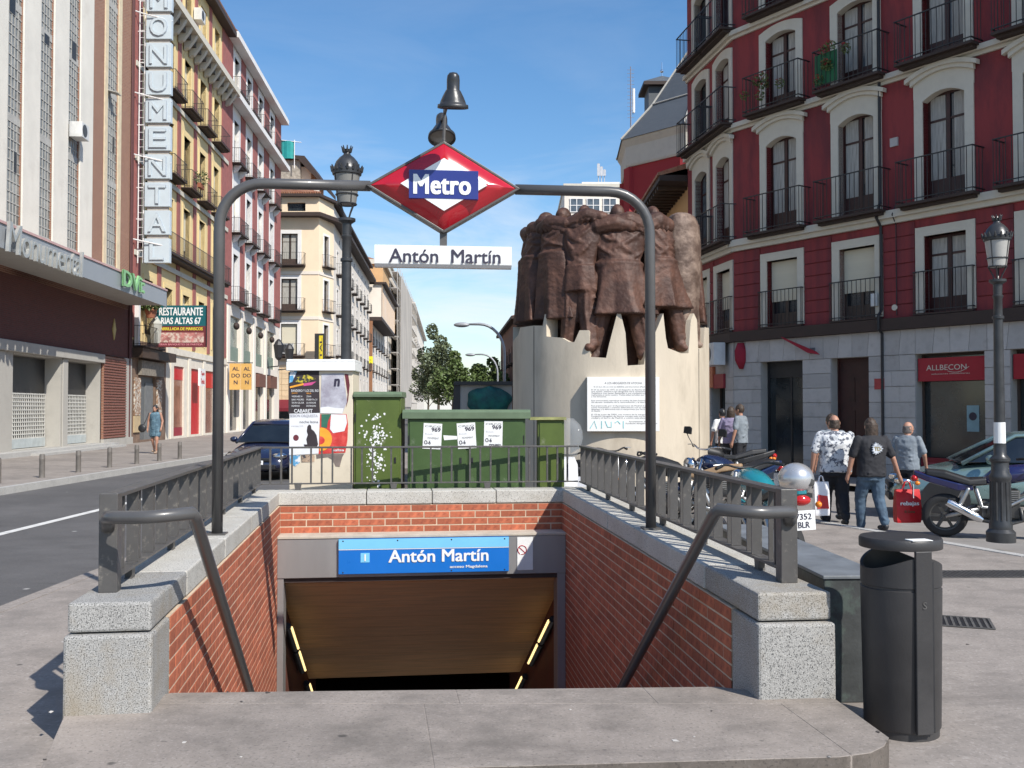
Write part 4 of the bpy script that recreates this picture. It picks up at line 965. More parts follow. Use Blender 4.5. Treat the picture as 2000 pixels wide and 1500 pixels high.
obj('hanging_pot', MB().lathe([(.001,0),(.18,.02),(.3,.4),(.31,.45),(.001,.44)], 14).xf(Matrix.Translation((-.2,-.4,1.4))), M('terracotta_pot', (.36,.14,.08), .8), bo)
la = f.obj('lantern', MB().lathe([(.10,0),(.24,.1),(.34,1.0),(.36,1.05),(.30,1.12),(.14,1.35),(.05,1.5),(.05,1.6)], 8), M('lantern_pale', (.40,.40,.36), .4), xx(47.9), -.45, 4.75)
wp = f.obj('white_post', MB().box(-.12,.12,-.25,-.05,4.6,6.9), WHW, xx(46.0), 0, 0)
# restaurant sign
q0, q1 = at(308, 597, 48.0), at(402, 678, 48.0)
RS = thing('restaurant_sign', 'projecting restaurant sign, teal above and maroon food picture below', 'sign', (q0.x, 48.0, 0)); w = q1.x-q0.x; zt, zm, zl, zb_ = q0.z, at(308,637,48).z, at(308,648,48).z, q1.z
TEA = M('sign_teal', (.012,.11,.125), .4, var=.05, bump=0)
obj('panel', MB().box(0, w, -.12, .12, zm, zt), TEA, RS); obj('panel', MB().box(0, w, -.12, .12, zb_, zm-.004), M('sign_maroon', (.16,.035,.04), .4, bump=0), RS)
text('lettering', 'RESTAURANTE', WHT, RS, (w/2,-.124,zt-.30), w=w*.9, h=.40, bold=.03); text('lettering', 'RIAS ALTAS 67', WHT, RS, (w/2,-.124,zt-.76), w=w*.82, h=.33, bold=.03)
text('lettering', 'PARRILLADA DE MARISCOS', M('letter_yellow', (.75,.62,.05), .5), RS, (w/2,-.124,zm-.14), w=w*.9, h=.15, bold=.03)
obj('food_picture', MB().box(.06, w-.06, -.124, -.10, zb_+.22, zl-.05), M('food_print', (.45,.18,.16), .5, var=.5, scale=3, bump=0, col2=(.62,.50,.42), mixlo=.5, mixhi=.58, mixscale=4), RS)
text('lettering', 'GRAN BANQUETES DE PARTIDA', M('letter_pink', (.65,.25,.28), .5), RS, (w/2,-.124,zb_+.12), w=w*.9, h=.11, bold=.03)
bk_ = MB(); bk_.tube([(0,0,zt-.2),(-.6,.0,zt-.2)], .03, 6); bk_.tube([(0,0,zb_+.2),(-.6,0,zb_+.2)], .03, 6); bk_.tube([(w+.03,0,zb_),(w+.03,0,zt)], .03, 6); obj('bracket', bk_, DARK, RS)
# ---------------------------------------------------------------- white and red building
o_ = LF(64.75); d0, d1 = 64.75, 85.0
WRB = thing('apartment_building', 'white apartment building with dark pink strips between tall windows, right of the yellow one', 'building', (o_.x, o_.y, .02), rotL)
f, W_, cx = apt(WRB, d0, d1, 27.0, [67.5,71.7,76.1,80.9], [(9.0,3.3,1),(13.7,3.3,1),(18.5,3.1,1),(23.4,2.6,1)], WHW, WHW, PINK, .25, 1.5, .38, balw=.75, sz0=8.6)
f.obj('cornice', MB().box(0, W_+.3, -.8, -.055, 22.5, 22.9), WHW); f.obj('cornice', MB().box(0, W_+.2, -.7, -.052, 26.6, 27.0), WHW)
for x in cx:
    for z in (13.2, 18.0): 
        for s in (-1,1): f.obj('bracket', MB().prism([(-.55,.35),(-.06,.35),(-.06,-.15),(-.3,.0)], 'x', x+s*.9-.12, x+s*.9+.12), WHW, 0, 0, z)
xx = lambda d: (d-d0)*KL
ops = [(65.8,69.0),(70.0,73.2),(74.4,77.6),(79.0,82.6)]
f.obj('arcade_wall', holes_wall(0, W_, 0, 8.6, [(xx(a), xx(b), .1, 4.4) for a, b in ops]+[(xx(a), xx(b), 4.9, 8.0) for a, b in ops], .25), CRW)
for i, (a, b) in enumerate(ops):
    f.obj('pilaster', MB().box(0, .7, -.10, -.001, 0, 8.5), CRW, xx(a)-.85, 0, 0, bevel=.02)
    f.obj('shop_pane', MB().box(xx(a), xx(b), .2, .24, .1, 4.4), SHOPG); o = f.obj('window', MB().box(xx(a), xx(b), .2, .24, 4.9, 8.0), M('window_green_grey', (.16,.19,.16), .25, var=.2))
    obj('railing', MB().box(xx(a), xx(b), .1, .13, 4.95, 5.9), M('panel_green', (.20,.25,.20), .6), o)
    hd = MB(); hd.ell(((xx(a)+xx(b))/2,-.12,7.35), .42,.2,.26); f.obj('arch_shadow', hd, EAVE, smooth=True)  # dark ellipsoid stands in for the shadow under the arch head
    if i >= 2: f.obj('flower_box', MB().box(xx(a)+.3, xx(b)-.3, -.3, .1, 3.3, 4.3), M('box_brown', (.16,.07,.05), .7)); 
for i, d in enumerate((66.3, 69.0)):
    q = at(459+22*i, 735, d-1.5); SN = thing('banner_sign', ('ochre banner sign with stacked dark letters, left of the pair', 'ochre banner sign with stacked dark letters, right of the pair')[i], 'sign', (q.x, q.y, 0), .15, 'ochre banner signs over the pavement')
    obj('banner', MB().box(-.36,.36,-.05,.05,at(459,762,d).z,at(459,712,d).z), M('banner_ochre', (.62,.36,.10), .7, var=.1), SN)
    for j, ch in enumerate(('AL','DO','N')): text('lettering', ch, INK, SN, (.05,-.055,at(459,722+13*j,d).z), h=.26, bold=.02)
    obj('arm', MB().tube([(-1.4,.2,at(459,712,d).z+.05),(.45,0,at(459,712,d).z+.05)], .03, 6), DARK, SN)
# wall lanterns on brackets near the corner
for i, d in enumerate((79.0, 84.2)):
    q = LF(d); T = thing('wall_lantern', ('black bracket lantern on the white building, left of two','black bracket lantern on the white building, right of two')[i], 'lamp', (q.x+1.0, q.y, 5.6), rotL, 'bracket lanterns on the white building')
    obj('lantern', MB().lathe([(.12,0),(.28,.2),(.40,1.1),(.42,1.2),(.25,1.5),(.08,1.7)], 8), DARK, T); obj('bracket', MB().tube([(0,.95,-.6),(0,.0,-.5),(0,0,0)], .05, 6), DARK, T)
# ---------------------------------------------------------------- cream corner building
C0, C1, C2, C3 = V(-22.4,90), V(-17.95,90), V(-17.15,93.2), V(-20.0,136)
CB = thing('apartment_building', 'cream corner apartment building with a dark eave and tiled roof at the side street', 'building', (C1.x, C1.y, 0))
def sub(a, b): u = (b-a); return FRm(CB, a.x-C1.x, a.y-C1.y, math.atan2(u.y, u.x)), u.length
ff, wf = sub(C0, C1); fch, wch = sub(C1, C2); fs, ws = sub(C2, C3)
HC = 19.4; fl = [(6.6,2.9),(10.8,2.9),(15.0,2.9)]
xw = 1.75
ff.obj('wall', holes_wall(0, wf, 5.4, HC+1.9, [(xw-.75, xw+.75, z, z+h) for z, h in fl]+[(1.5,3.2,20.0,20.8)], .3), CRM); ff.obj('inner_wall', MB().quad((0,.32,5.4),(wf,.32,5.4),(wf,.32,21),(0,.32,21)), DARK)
for i, (z, h) in enumerate(fl):
    window(ff, xw, z, 1.5, h, .3, .35, FRM, GLASS, 0, WHW, 'door', .95 if i == 0 else 0, curtain=(i > 0)); balcony(ff, xw, z-.05, 3.0, .8, 1.1, EAVE, .2, slab=.2)
    for f2, w2__ in ((ff, wf),(fch, wch)): f2.obj('band', MB().box(0, w2__, -.06, -.001, z-.9, z-.6), CRW)
window(ff, 2.35, 20.0, 1.7, .8, .3, .1, FRM, GLASS, 0, None, 'plain')
acunit(ff, xw-.1, -.3, 6.7, 1.2, .95, .4)
blk = MB().box(0, wf/4-.03, -.06, -.001, 0, .5).mesh('stone_block', M('cream_block', (.72,.54,.34), .85, rnd=.05))
ff.obj('base_wall', MB().quad((0,0,0),(wf,0,0),(wf,0,5.4),(0,0,5.4)), CRM)
for k in range(6):
    for j in range(4): ff.put('stone_block', blk, j*wf/4, 0, 2.3+.53*k)
ff.obj('awning', MB().prism([(-.02,2.5),(-1.6,1.7),(-1.6,1.4),(-1.5,1.4),(-.02,2.2)], 'x', .6, wf), M('awning_maroon', (.16,.01,.02), .8)); ff.obj('shop_pane', MB().box(.4, wf-.3, -.03,-.01, .1, 1.9), SHOPG)
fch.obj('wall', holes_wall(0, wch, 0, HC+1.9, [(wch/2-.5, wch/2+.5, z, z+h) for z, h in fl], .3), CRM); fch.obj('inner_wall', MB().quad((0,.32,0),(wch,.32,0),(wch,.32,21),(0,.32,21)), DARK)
for z, h in fl: window(fch, wch/2, z, 1.0, h, .3, .2, FRM, GLASS, 0, WHW, 'door'); balcony(fch, wch/2, z-.05, 1.9, .6, 1.1, EAVE, .2)
cols = [3.2+5.2*k for k in range(8)]; fls = [(3.0,2.3),(6.9,2.5),(10.9,2.5),(14.9,2.3)]
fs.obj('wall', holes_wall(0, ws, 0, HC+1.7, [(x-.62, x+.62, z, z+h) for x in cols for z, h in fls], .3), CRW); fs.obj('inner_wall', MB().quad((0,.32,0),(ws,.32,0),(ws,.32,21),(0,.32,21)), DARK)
for x in cols:
    for z, h in fls:
        window(fs, x, z, 1.24, h, .3, .12, FRM, GLASS, 0, WHW, 'door')
        if z > 5: balcony(fs, x, z-.05, 2.3, .55, 1.05, EAVE, .2)
    for z in (9.7, 13.7, 18.2): fs.obj('wall_vent', MB().box(x+1.6, x+1.85, -.03, -.001, z, z+.4), EAVE)
ep = [C0+V(-.6,-.9), C1+V(.3,-.9), C2+V(.9,-.2), C3+V(.9,.3), C3+V(-9,0), C0+V(-.6,10)]
def mid(o): return [(p.x-C1.x, p.y-C1.y) for p in o]
obj('eave', MB().prism(mid(ep), 'z', HC, HC+.35), EAVE, CB)
ep2 = [C0+V(-.4,-.5), C1+V(.2,-.5), C2+V(.5,-.1), C3+V(.5,.2), C3+V(-9,0), C0+V(-.4,10)]
obj('upper_eave', MB().prism(mid(ep2), 'z', HC+1.9, HC+2.15), EAVE, CB)
rf = MB(); base = [(p[0], p[1], HC+2.15) for p in mid(ep2)]; r0 = V(-7,5); r1 = C3-C1+V(-6,-4)
rf.v = base+[(r0.x,r0.y,HC+4.6),(r1.x,r1.y,HC+4.6)]; rf.f = [(0,1,6),(1,2,6),(2,3,7,6),(3,4,7),(4,5,6,7),(5,0,6)]; obj('roof', rf, TILE, CB)
rdg = MB()
for k in range(24):
    t_ = k/23; a = V(*base[0])*(1-t_)+V(*base[1])*t_; b = V(r0.x,r0.y,HC+4.6); rdg.tube([a+V(0,0,.08), a*(.45)+b*.55+V(0,0,.08)], .09, 5)
o = obj('tile_row', rdg, TILE, CB); o['kind'] = 'stuff'
for (x, y) in ((-1.5,5),(-2.0,17),(-2.6,22),(-3.3,34),(-3.5,38)): obj('chimney', MB().box(x-.45,x+.45,y-.45,y+.45,HC+2,HC+4.4), CRW, CB)
q = at(628,705,89.3); SB_ = thing('vertical_sign', 'narrow yellow and black vertical sign on the cream corner building', 'sign', (q.x, q.y-.6, 0), 0); obj('panel', MB().box(-.5,.35,-.1,.1,at(628,760,89).z,at(628,652,89).z), M('sign_black', (.03,.03,.03), .5), SB_); obj('stripe', MB().box(-.1,.25,-.12,-.10,at(628,750,89).z,at(628,656,89).z), M('sign_yellow', (.70,.55,.03), .5), SB_); text('lettering', 'HOSTAL', INK, SB_, (.08,-.125,at(628,703,89).z), w=4.0, h=.22, rot=(PI/2,-PI/2,0), bold=.02)
# rubble wall, teal sheet and attic house behind the corner
q = at(565,330,97); AH = thing('attic_house', 'stone walled attic with a dark tiled roof above the cream corner building', 'building', (q.x, q.y, 0)); zz0, zz1 = at(565,386,97).z-3, at(565,312,97).z
obj('wall', MB().box(-2.6,1.1,0,7,0,zz1), M('rubble', (.38,.34,.28), .9, var=.35, scale=3, bump=.6, bs=5, bdist=.08), AH); obj('side_wall', MB().box(1.105,2.1,.4,7,0,zz1-.6), CRM, AH); obj('roof', MB().prism([(-2.6,zz1),(-2.6,zz1+.6),(1.6,zz1+.3),(3.4,zz1-2.2),(3.4,zz1-2.6),(1.0,zz1-.05)], 'y', -.4, 7), EAVE, AH)
TS = thing('scaffold_sheet', 'teal sheet hung on a pole frame above the stone attic', 'sheet', (q.x-.3, q.y-.5, 0)); zs0, zs1 = at(560,312,97).z, at(560,274,97).z
sh = MB(); n = 8; sh.add([(-2.0+2.9*i/n, .08*math.sin(i*1.7), z-(.25 if z == zs1 else 0)*i/n) for z in (zs0,(zs0+zs1)/2,zs1) for i in range(n+1)], [(a*9+i,a*9+i+1,a*9+i+10,a*9+i+9) for a in range(2) for i in range(n)])
obj('sheet', sh, M('sheet_teal', (.02,.30,.28), .7, var=.15, scale=2), TS); po_ = MB(); po_.tube([(.92,0,zs0-1),(.92,0,zs1-.1)], .05, 5); po_.tube([(-2,0,zs1+.05),(1.6,0,zs1-.35)], .04, 5); obj('frame', po_, WHW, TS)
# ---------------------------------------------------------------- farther buildings down the street
def simple(label, a, b, H, wallm, cols, fls, ww=1.2, depth=12, bal=True, eave=.8, trim=WHW, roofm=TILE, eavem=EAVE):
    u = b-a; T = thing('apartment_building', label, 'building', (a.x, a.y, 0), math.atan2(u.y, u.x)); f = FRm(T); w = u.length
    xs = [w*(k+.5)/cols for k in range(cols)]
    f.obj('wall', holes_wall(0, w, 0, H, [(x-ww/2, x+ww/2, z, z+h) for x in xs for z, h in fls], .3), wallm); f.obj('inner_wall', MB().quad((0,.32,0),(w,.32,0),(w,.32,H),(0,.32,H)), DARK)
    s = MB(); s.box(0,.3,.33,depth,0,H); s.box(w-.3,w,.33,depth,0,H); f.obj('side_wall', s, wallm)
    for x in xs:
        for z, h in fls:
            window(f, x, z, ww, h, .3, .15, FRM, GLASS, 0, trim, 'door')
            if bal: balcony(f, x, z-.05, ww+1.0, .55, 1.05, EAVE, .25)
    f.obj('eave', MB().box(-.2, w+.2, -eave, .4, H-.3, H), eavem)
    r = MB(); r.prism([(-eave,H+.002),(depth/2,H+2.0),(depth,H+.002)], 'x', 0, w); f.obj('roof', r, roofm)
    return T, f, w
def pt(px, d): return V(*at(px, 800, d).xy)
a, b = pt(719,137), pt(756,178)
T, f, w = simple('pale building with a projecting timber gallery and yellow upper block farther down the street', a, b, 19.8, CRW, 7, [(3.2,2.6),(7.2,2.6),(11.0,2.6)], 1.4, trim=WHW)
f.obj('gallery', MB().box(0, w*.75, -1.9, -.02, 14.6, 19.2), CRW); f.obj('gallery_roof', MB().box(-.4, w*.75+.4, -2.5, -.9, 19.22, 19.5), EAVE); f.obj('gallery_floor', MB().box(0, w*.75, -1.9, -.02, 14.1, 14.59), EAVE)
gb_ = MB()
for k in range(12): gb_.box(w*.75*k/11-.12, w*.75*k/11+.12, -1.95, -1.901, 14.65, 19.1)
f.obj('gallery_posts', gb_, ORA); f.obj('party_wall', MB().box(-.35, -.002, -.6, 8, 0, 14), M('party_wall', (.30,.14,.07), .8))
f.obj('upper_storey', MB().box(9, 24, -1.4, 8, 19.9, 23.4), ORA); f.obj('upper_cornice', MB().box(8.6, 24.4, -1.9, 8.4, 23.402, 24.1), CREAM)
a, b = pt(757,180), pt(801,262)
T, f, w = simple('grey scaffolded building wrapped in netting farther down the street', a, b, 28.5, CRW, 10, [(4,3),(8.6,3),(13.2,3),(17.8,3),(22.4,3)], 1.8, bal=False, trim=CREAM, eave=.6, eavem=GREYC)
sc2 = MB(); n = 16
for k in range(n+1): sc2.box(w*k/n-.06, w*k/n+.06, -1.8, -1.68, 0, 29)
for z in range(3, 29, 3): sc2.box(0, w, -1.85, -.6, z, z+.12)
o = f.obj('scaffold', sc2, M('scaffold_grey', (.45,.42,.38), .8)); nt_ = MB(); nt_.box(w*.08, w*.62, -1.95, -1.9, 2, 27.5); nm = M('scaffold_net', (.50,.45,.39), .9, var=.3, scale=.6, bump=.6, bs=2, stretch=(1,1,.2)); f.obj('netting', nt_, nm)
a, b = pt(802,268), pt(828,420)
T, f, w = simple('pale stone building with dark balconies closing the view down the street', a, b, 31, CRW, 14, [(6,3.5),(11.5,3.5),(17,3.5),(22.5,3.5)], 2.4, eave=1.2, eavem=CRW)
for k in range(7): f.obj('chimney', MB().box(w*k/7+4, w*k/7+7, .5, 3, 31, 33.5+1.5*(k % 2)), CRW)
q = at(715,703,136); Y_ = thing('hanging_sign', 'small bright yellow sign projecting from the cream building side', 'sign', (q.x, q.y, q.z)); obj('panel', MB().box(-.95,.95,-.1,.1,-.5,.5), M('sign_bright_yellow', (.75,.68,.02), .5), Y_); text('lettering', 'CORREOS', INK, Y_, (0,-.105,0), w=1.5, h=.25); obj('arm', MB().tube([(-2.2,.1,.4),(-.9,0,.4)], .05, 5), DARK, Y_)
# ---------------------------------------------------------------- right side of the street
def RL(d): return V(5.47-.071*(d-30.1)-.0, d)
a, b = V(5.62,41.5), V(5.62,30.3)
u = (b-a); HH = 9.25
YH = thing('house', 'low yellow house with deep dark eaves behind the monument', 'building', (a.x, a.y, 0), math.atan2(u.y, u.x)); f = FRm(YH); w = u.length
f.obj('wall', holes_wall(0, w, 0, HH-.5, [(w-1.9-2.3*k-.5, w-1.9-2.3*k+.5, z, z+1.7) for k in range(4) for z in (3.4,6.4)], .25), ORA); f.obj('inner_wall', MB().quad((0,.27,0),(w,.27,0),(w,.27,HH-.5),(0,.27,HH-.5)), DARK)
for k in range(4):
    for z in (3.4,6.4): window(f, w-1.9-2.3*k, z, 1.0, 1.7, .25, .12, FRM, GLASS, 0, None, 'door'); balcony(f, w-1.9-2.3*k, z-.05, 1.8, .4, .95, EAVE, .15)
f.obj('eave', MB().prism([(-1.0,HH-.45),(-1.0,HH-.3),(.1,HH-.02),(.1,HH-.5)], 'x', -.3, w), EAVE)
raf = MB()
for k in range(int(w/.45)): raf.box(.45*k, .45*k+.12, -.95, -.01, HH-.58, HH-.46)
f.obj('rafters', raf, RWD)['kind'] = 'stuff'
f.obj('roof', MB().prism([(-1.05,HH-.28),(-1.05,HH-.2),(4.5,HH+1.6),(9,HH-.2),(9,HH-.28)], 'x', -.3, w), TILE); f.obj('end_wall', MB().prism([(.3,0),(8.6,0),(8.6,HH-.3),(4.5,HH+1.4),(.3,HH-.3)], 'x', .0, .25), ORA)
f.obj('chimney', MB().box(w-3.0, w-2.2, 2.6, 3.4, HH, HH+2.6), CREAM)
# red apse tower
c = V(10.3, 50.2); r8 = 4.75
TW = thing('church_tower', 'dark red polygonal church tower with a white cornice and slate roof', 'church', (c.x, c.y, 0), .349)
ng = 8
def ring(r, z): return [(r*math.cos(2*PI*k/ng), r*math.sin(2*PI*k/ng), z) for k in range(ng)]
TWR = M('tower_red', (.36,.035,.04), .85, var=.08, scale=.6, bump=.1)
obj('wall', MB().loft([ring(r8,0), ring(r8,14.9)]), TWR, TW)
obj('cornice', MB().loft([ring(r8+.08,13.75), ring(r8+.12,13.85), ring(r8+.14,14.75), ring(r8+.30,15.0), ring(r8+.32,15.1)]), CREAM, TW)
obj('roof', MB().loft([ring(r8+.4,15.1), ring(3.4,17.0), ring(3.3,17.15), ring(.3,21.5)]), SLATE, TW)
rdg = MB()
for k in range(ng):
    a = 2*PI*k/ng; rdg.tube([((r8+.4)*math.cos(a),(r8+.4)*math.sin(a),15.15),(3.4*math.cos(a),3.4*math.sin(a),17.05),(.3*math.cos(a),.3*math.sin(a),21.5)], .045, 5)
rdg.tube(ring(3.37,17.1), .04, 5, closed=True); obj('ridge', rdg, GREYC, TW)
for k in range(ng):
    a = 2*PI*(k+.5)/ng; rr4 = r8*math.cos(PI/ng)
    Mx = Matrix.Rotation(a+PI/2, 4, 'Z') @ Matrix.Translation((0,-rr4,0))
    o = obj('window_surround', MB().prism([(-.75,8.4),(.75,8.4),(.75,11.2),(.4,11.65),(0,11.8),(-.4,11.65),(-.75,11.2)], 'y', -.06, -.002).xf(Mx), CREAM, TW); obj('pane', MB().box(-.42,.42,-.068,-.061,8.6,11.3).xf(Mx), GLASS, o)
    a2_ = 2*PI*k/ng; obj('pilaster', MB().box(-.3,.3,-.10,.3,0,13.72).xf(Matrix.Rotation(a2_+PI/2,4,'Z') @ Matrix.Translation((0,-r8,0))), TWR, TW)
q = at(1293, 200, 53); L_ = V(q.x-c.x, q.y-c.y); MxL = Matrix.Rotation(-.349,4,'Z') @ Matrix.Translation((L_.x, L_.y, 0))
zl0, zl1 = at(1293,245,53).z-2, at(1293,178,53).z
obj('lantern', MB().box(-.85,.85,-.85,.85,zl0,zl1).xf(MxL), SLATE, TW); obj('lantern_eave', MB().box(-1.15,1.15,-1.15,1.15,zl1,zl1+.18).xf(MxL), EAVE, TW)
lr_ = MB(); lr_.v = [(-1.15,-1.15,zl1+.18),(1.15,-1.15,zl1+.18),(1.15,1.15,zl1+.18),(-1.15,1.15,zl1+.18),(0,0,zl1+.85)]; lr_.f = [(0,1,4),(1,2,4),(2,3,4),(3,0,4)]; obj('lantern_roof', lr_.xf(MxL), SLATE, TW)
fi = MB(); fi.tube([(0,0,zl1+.8),(0,0,zl1+1.6)], .03, 5); fi.ell((0,0,zl1+1.1), .1,.1,.1); obj('finial', fi.xf(MxL), CHR, TW)
q = at(1232,245,60); AM = thing('radio_mast', 'thin lattice radio mast with a white antenna panel beside the church tower', 'mast', (q.x, q.y, 0)); zt = at(1232,130,60).z; z0 = 8
am = MB(); am.tube([(0,0,z0-8),(0,0,zt)], [.09,.03], 5)
for k in range(14): z = zt-3.2+.23*k; am.tube([(-.22,0,z),(.22,0,z)], .014, 4)
obj('pole', am, M('mast_grey', (.22,.20,.22), .6), AM); obj('antenna_panel', MB().tube([(.18,0,zt-2.9),(.18,0,zt-1.4)], .09, 8), WHT, AM)
# white modern block over the sculpture
a, b = pt(1103,95), pt(1216,95)
WB2 = thing('office_building', 'white modern building with ribbon windows rising behind the monument', 'building', (a.x, 95, 0)); w = (b-a).x; Hw = at(1150,366,95).z
obj('wall', MB().box(0, w, 0, 14, 0, Hw), CRW, WB2); obj('parapet', MB().box(-.1, w+.1, -.15, 14, Hw+.001, Hw+.35), CREAM, WB2); obj('penthouse', MB().box(w*.33, w, 2, 12, Hw+.351, Hw+1.0), WHW, WB2)
wmesh = MB().box(-.62,.62,-.05,-.002,0,1.25).mesh('window', GLASSB); fmesh = MB()
for q_ in (-.64,-.02,.60): fmesh.box(q_-.02,q_+.06,-.10,-.051,-.05,1.3)
for q_ in (-.06,.58,1.24): fmesh.box(-.7,.7,-.098,-.052,q_,q_+.07)
fme = fmesh.mesh('frame', WHW)
for r_ in range(7):
    for k in range(3): o = put('window', wmesh, WB2, (1.2+(w-2.4)*k/2, 0, Hw-2.4-3.0*r_)); put('frame', fme, o)
an = MB(); q = at(1180,345,97); 
for i, px in enumerate((1174,1180,1186)): x = at(px,345,97).x-a.x; an.tube([(x,5,Hw),(x,5,at(px,304+6*i,97).z)], .05, 5); an.box(x-.14,x+.14,4.8,4.9,at(px,330,97).z,at(px,306+6*i,97).z)
obj('antenna', an, M('antenna_grey', (.45,.46,.48), .5), WB2)
# shaded block farther on the right side
a, b = RL(128), RL(100)
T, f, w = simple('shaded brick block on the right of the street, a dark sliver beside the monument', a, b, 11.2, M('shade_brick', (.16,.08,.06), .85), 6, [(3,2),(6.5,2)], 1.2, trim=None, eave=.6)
for p in (): pass
RBK = thing('house', 'reddish low building far down the street beyond the curved lamps', 'building', (-3.2, 150, 0)); obj('wall', MB().box(-2,3,0,12,0,5.8), M('far_red', (.34,.15,.10), .85), RBK); obj('roof', MB().prism([(-2.4,5.8),(.5,7.2),(3.4,5.8)], 'y', -.3, 12), TILE, RBK)
# ---------------------------------------------------------------- trees
BARK = M('bark', (.12,.095,.07), .9, var=.3, scale=4, bump=.5, bs=20)
def tree(label, x, y, h, r, n, mat, seed, size=.20, low=.28):
    t = thing('street_tree', label, 'tree', (x, y, 0), 0, 'street trees down the road'); rr5 = random.Random(seed)
    tr = MB(); tr.tube([(0,0,0),(.05,.0,h*.35),(.1,.05,h*.6),(.05,0,h*.85)], [.16,.13,.09,.03], 7)
    lf = MB()
    for k in range(11):
        a = k*2.4; z0 = h*(.3+.045*k); rad = r*(.9-.35*abs(k/11-.35)); e = V(rad*math.cos(a)*.8, rad*math.sin(a)*.8, z0+h*.12); tr.tube([(.05,0,z0-h*.06),tuple(e*.5+V(0,0,z0*.5)),tuple(e)], [.06,.04,.015], 5)
        leaves(lf, e, r*.42, n//16, size, r*.40, seed*100+k)
    for k in range(5): leaves(lf, (rr5.uniform(-.3,.3)*r, rr5.uniform(-.3,.3)*r, h*(low+.3+.13*k)), r*(.45-.05*k), n//16, size, h*.10, seed*100+50+k)
    obj('trunk', tr, BARK, t); obj('crown', lf, mat, t, fixn=False)
q = lambda px, d: at(px, 800, d)
for i, (px, d, h, r, n, mt, lb) in enumerate(((856,105,9.0,2.5,4200,LEAF2,'tallest grey green street tree, left of the others down the road'),(884,98,6.2,2.3,3200,LEAF,'bright green street tree just right of the tallest one'),(836,140,7.5,2.4,2200,LEAF2,'thin street tree against the pale building at the road end'),(925,110,5.6,2.6,3600,LEAF,'low rounded tree left of the curved lamps'),(950,104,6.0,2.5,3600,LEAF,'bushy dark tree behind the curved lamps'),(970,112,5.7,2.3,2800,LEAF,'small tree nearest the monument down the road'))):
    p = q(px, d); tree(lb, p.x, p.y, h, r, n, mt, i+1)
# street kiosk with teal sheet
q0, q1 = at(882,790,40), at(1000,745,40)
SK = thing('street_kiosk', 'grey street kiosk with a dark post and a bulging teal sheet beyond the cabinets', 'kiosk', (q0.x, 40, 0)); w = q1.x-q0.x
obj('wall', MB().box(.35, w, 0, 1.6, 0, q1.z-.15), GREYC, SK); obj('post', MB().prism([(0,0),(.30,0),(.36,q1.z),(.10,q1.z)], 'y', -.05, .3), DARK, SK); obj('roof', MB().box(.1, w+.2, -.2, 1.8, q1.z-.148, q1.z), DARK, SK)
shb = MB(); shb.ell((w*.62,-.1,1.65+(798-780)/47.5), w*.37,.35,.60, 28, 16)
shb.v = [(x+.06*math.sin(9*z+3*x), y-.05*math.sin(11*x+4*z), z-.10*abs(math.sin(3.1*x))-.05*math.sin(7*x)) for x, y, z in shb.v]
obj('sheet', shb, M('teal_sheet', (.012,.10,.10), .7, var=.4, scale=2, bump=.5, bs=6, bdist=.05, col2=(.012,.15,.11), mixscale=2), SK, smooth=True)
# ================================================================ poster pillar and cabinets
def w2(p): return V(p.x, p.y)
YK = 11.95
k0, k1 = at(565,900,YK).x, at(688,900,YK).x
KW = k1-k0
KS = thing('poster_pillar', 'cream poster pillar with a white cap, plastered with torn bills', 'poster pillar', (k0, YK, 0), .03)
KCR = M('pillar_cream', (.66,.58,.45), .75, var=.06, scale=2, bump=.1, bs=60, col2=(.5,.43,.33), mixlo=.58, mixhi=.8, mixscale=3)
obj('body', MB().box(0, KW, 0, .62, 0, 2.115), KCR, KS, bevel=.008)
cp = MB(); cp.box(-.035, KW+.03, -.05, .68, 2.115, 2.22); cp.prism([(-.03,-.045),(KW+.025,-.045),(KW+.025,.675),(-.03,.675)], 'z', 2.222, 2.255); obj('cap', cp, WHT, KS, bevel=.006)
def poly(mb, pts, y, t=.002): mb.prism(pts, 'y', y, y+t); return mb
def P_(name, pts, mat, y=-.004, par=KS, lab=None):
    o = obj(name, poly(MB(), pts, y), mat, par)
    if lab: o['label'] = lab
    return o
mk = lambda n, c, **k: M(n, c, .7, var=k.pop('var', .15), scale=k.pop('scale', 7), bump=.12, bs=14, **k)
MBLK = mk('bill_black', (.035,.025,.028)); MMAR = mk('bill_maroon', (.13,.02,.03)); MORG = mk('bill_orange', (.85,.36,.03)); MRED = mk('bill_red', (.55,.035,.03), col2=(.7,.10,.08), mixscale=8)
MGRN = mk('bill_green', (.03,.14,.09)); MWHT = mk('bill_white', (.74,.74,.74), var=.06); MGRY = mk('bill_grey', (.55,.55,.60), col2=(.30,.28,.33), mixlo=.4, mixhi=.62, mixscale=3); MYEL = mk('bill_yellow', (.55,.45,.04), col2=(.03,.03,.03), mixlo=.42, mixhi=.5, mixscale=16)
MPNK = mk('bill_pink', (.6,.08,.25)); MBLU = mk('bill_blue', (.10,.35,.60), col2=(.7,.7,.7), mixlo=.48, mixhi=.55, mixscale=14)
def kx(px): return (px-565)/123*KW
def kz(py): return at(565,py,YK).z
def Q(x0,y0,x1,y1): return [(kx(x0),kz(y0)),(kx(x1),kz(y0)),(kx(x1),kz(y1)),(kx(x0),kz(y1))]
b1 = P_('poster', [(kx(562.5),kz(727)),(kx(622),kz(722)),(kx(624),kz(807)),(kx(563),kz(810))], MBLK, lab='black concert bill with yellow and pink print')
P_('print', [(kx(566),kz(722.5)),(kx(580),kz(724)),(kx(570),kz(746)),(kx(564),kz(748))], MBLU, -.0065, b1)
P_('print', [(kx(576),kz(738)),(kx(598),kz(731)),(kx(616),kz(740)),(kx(596),kz(748)),(kx(577),kz(746))], MYEL, -.0065, b1)
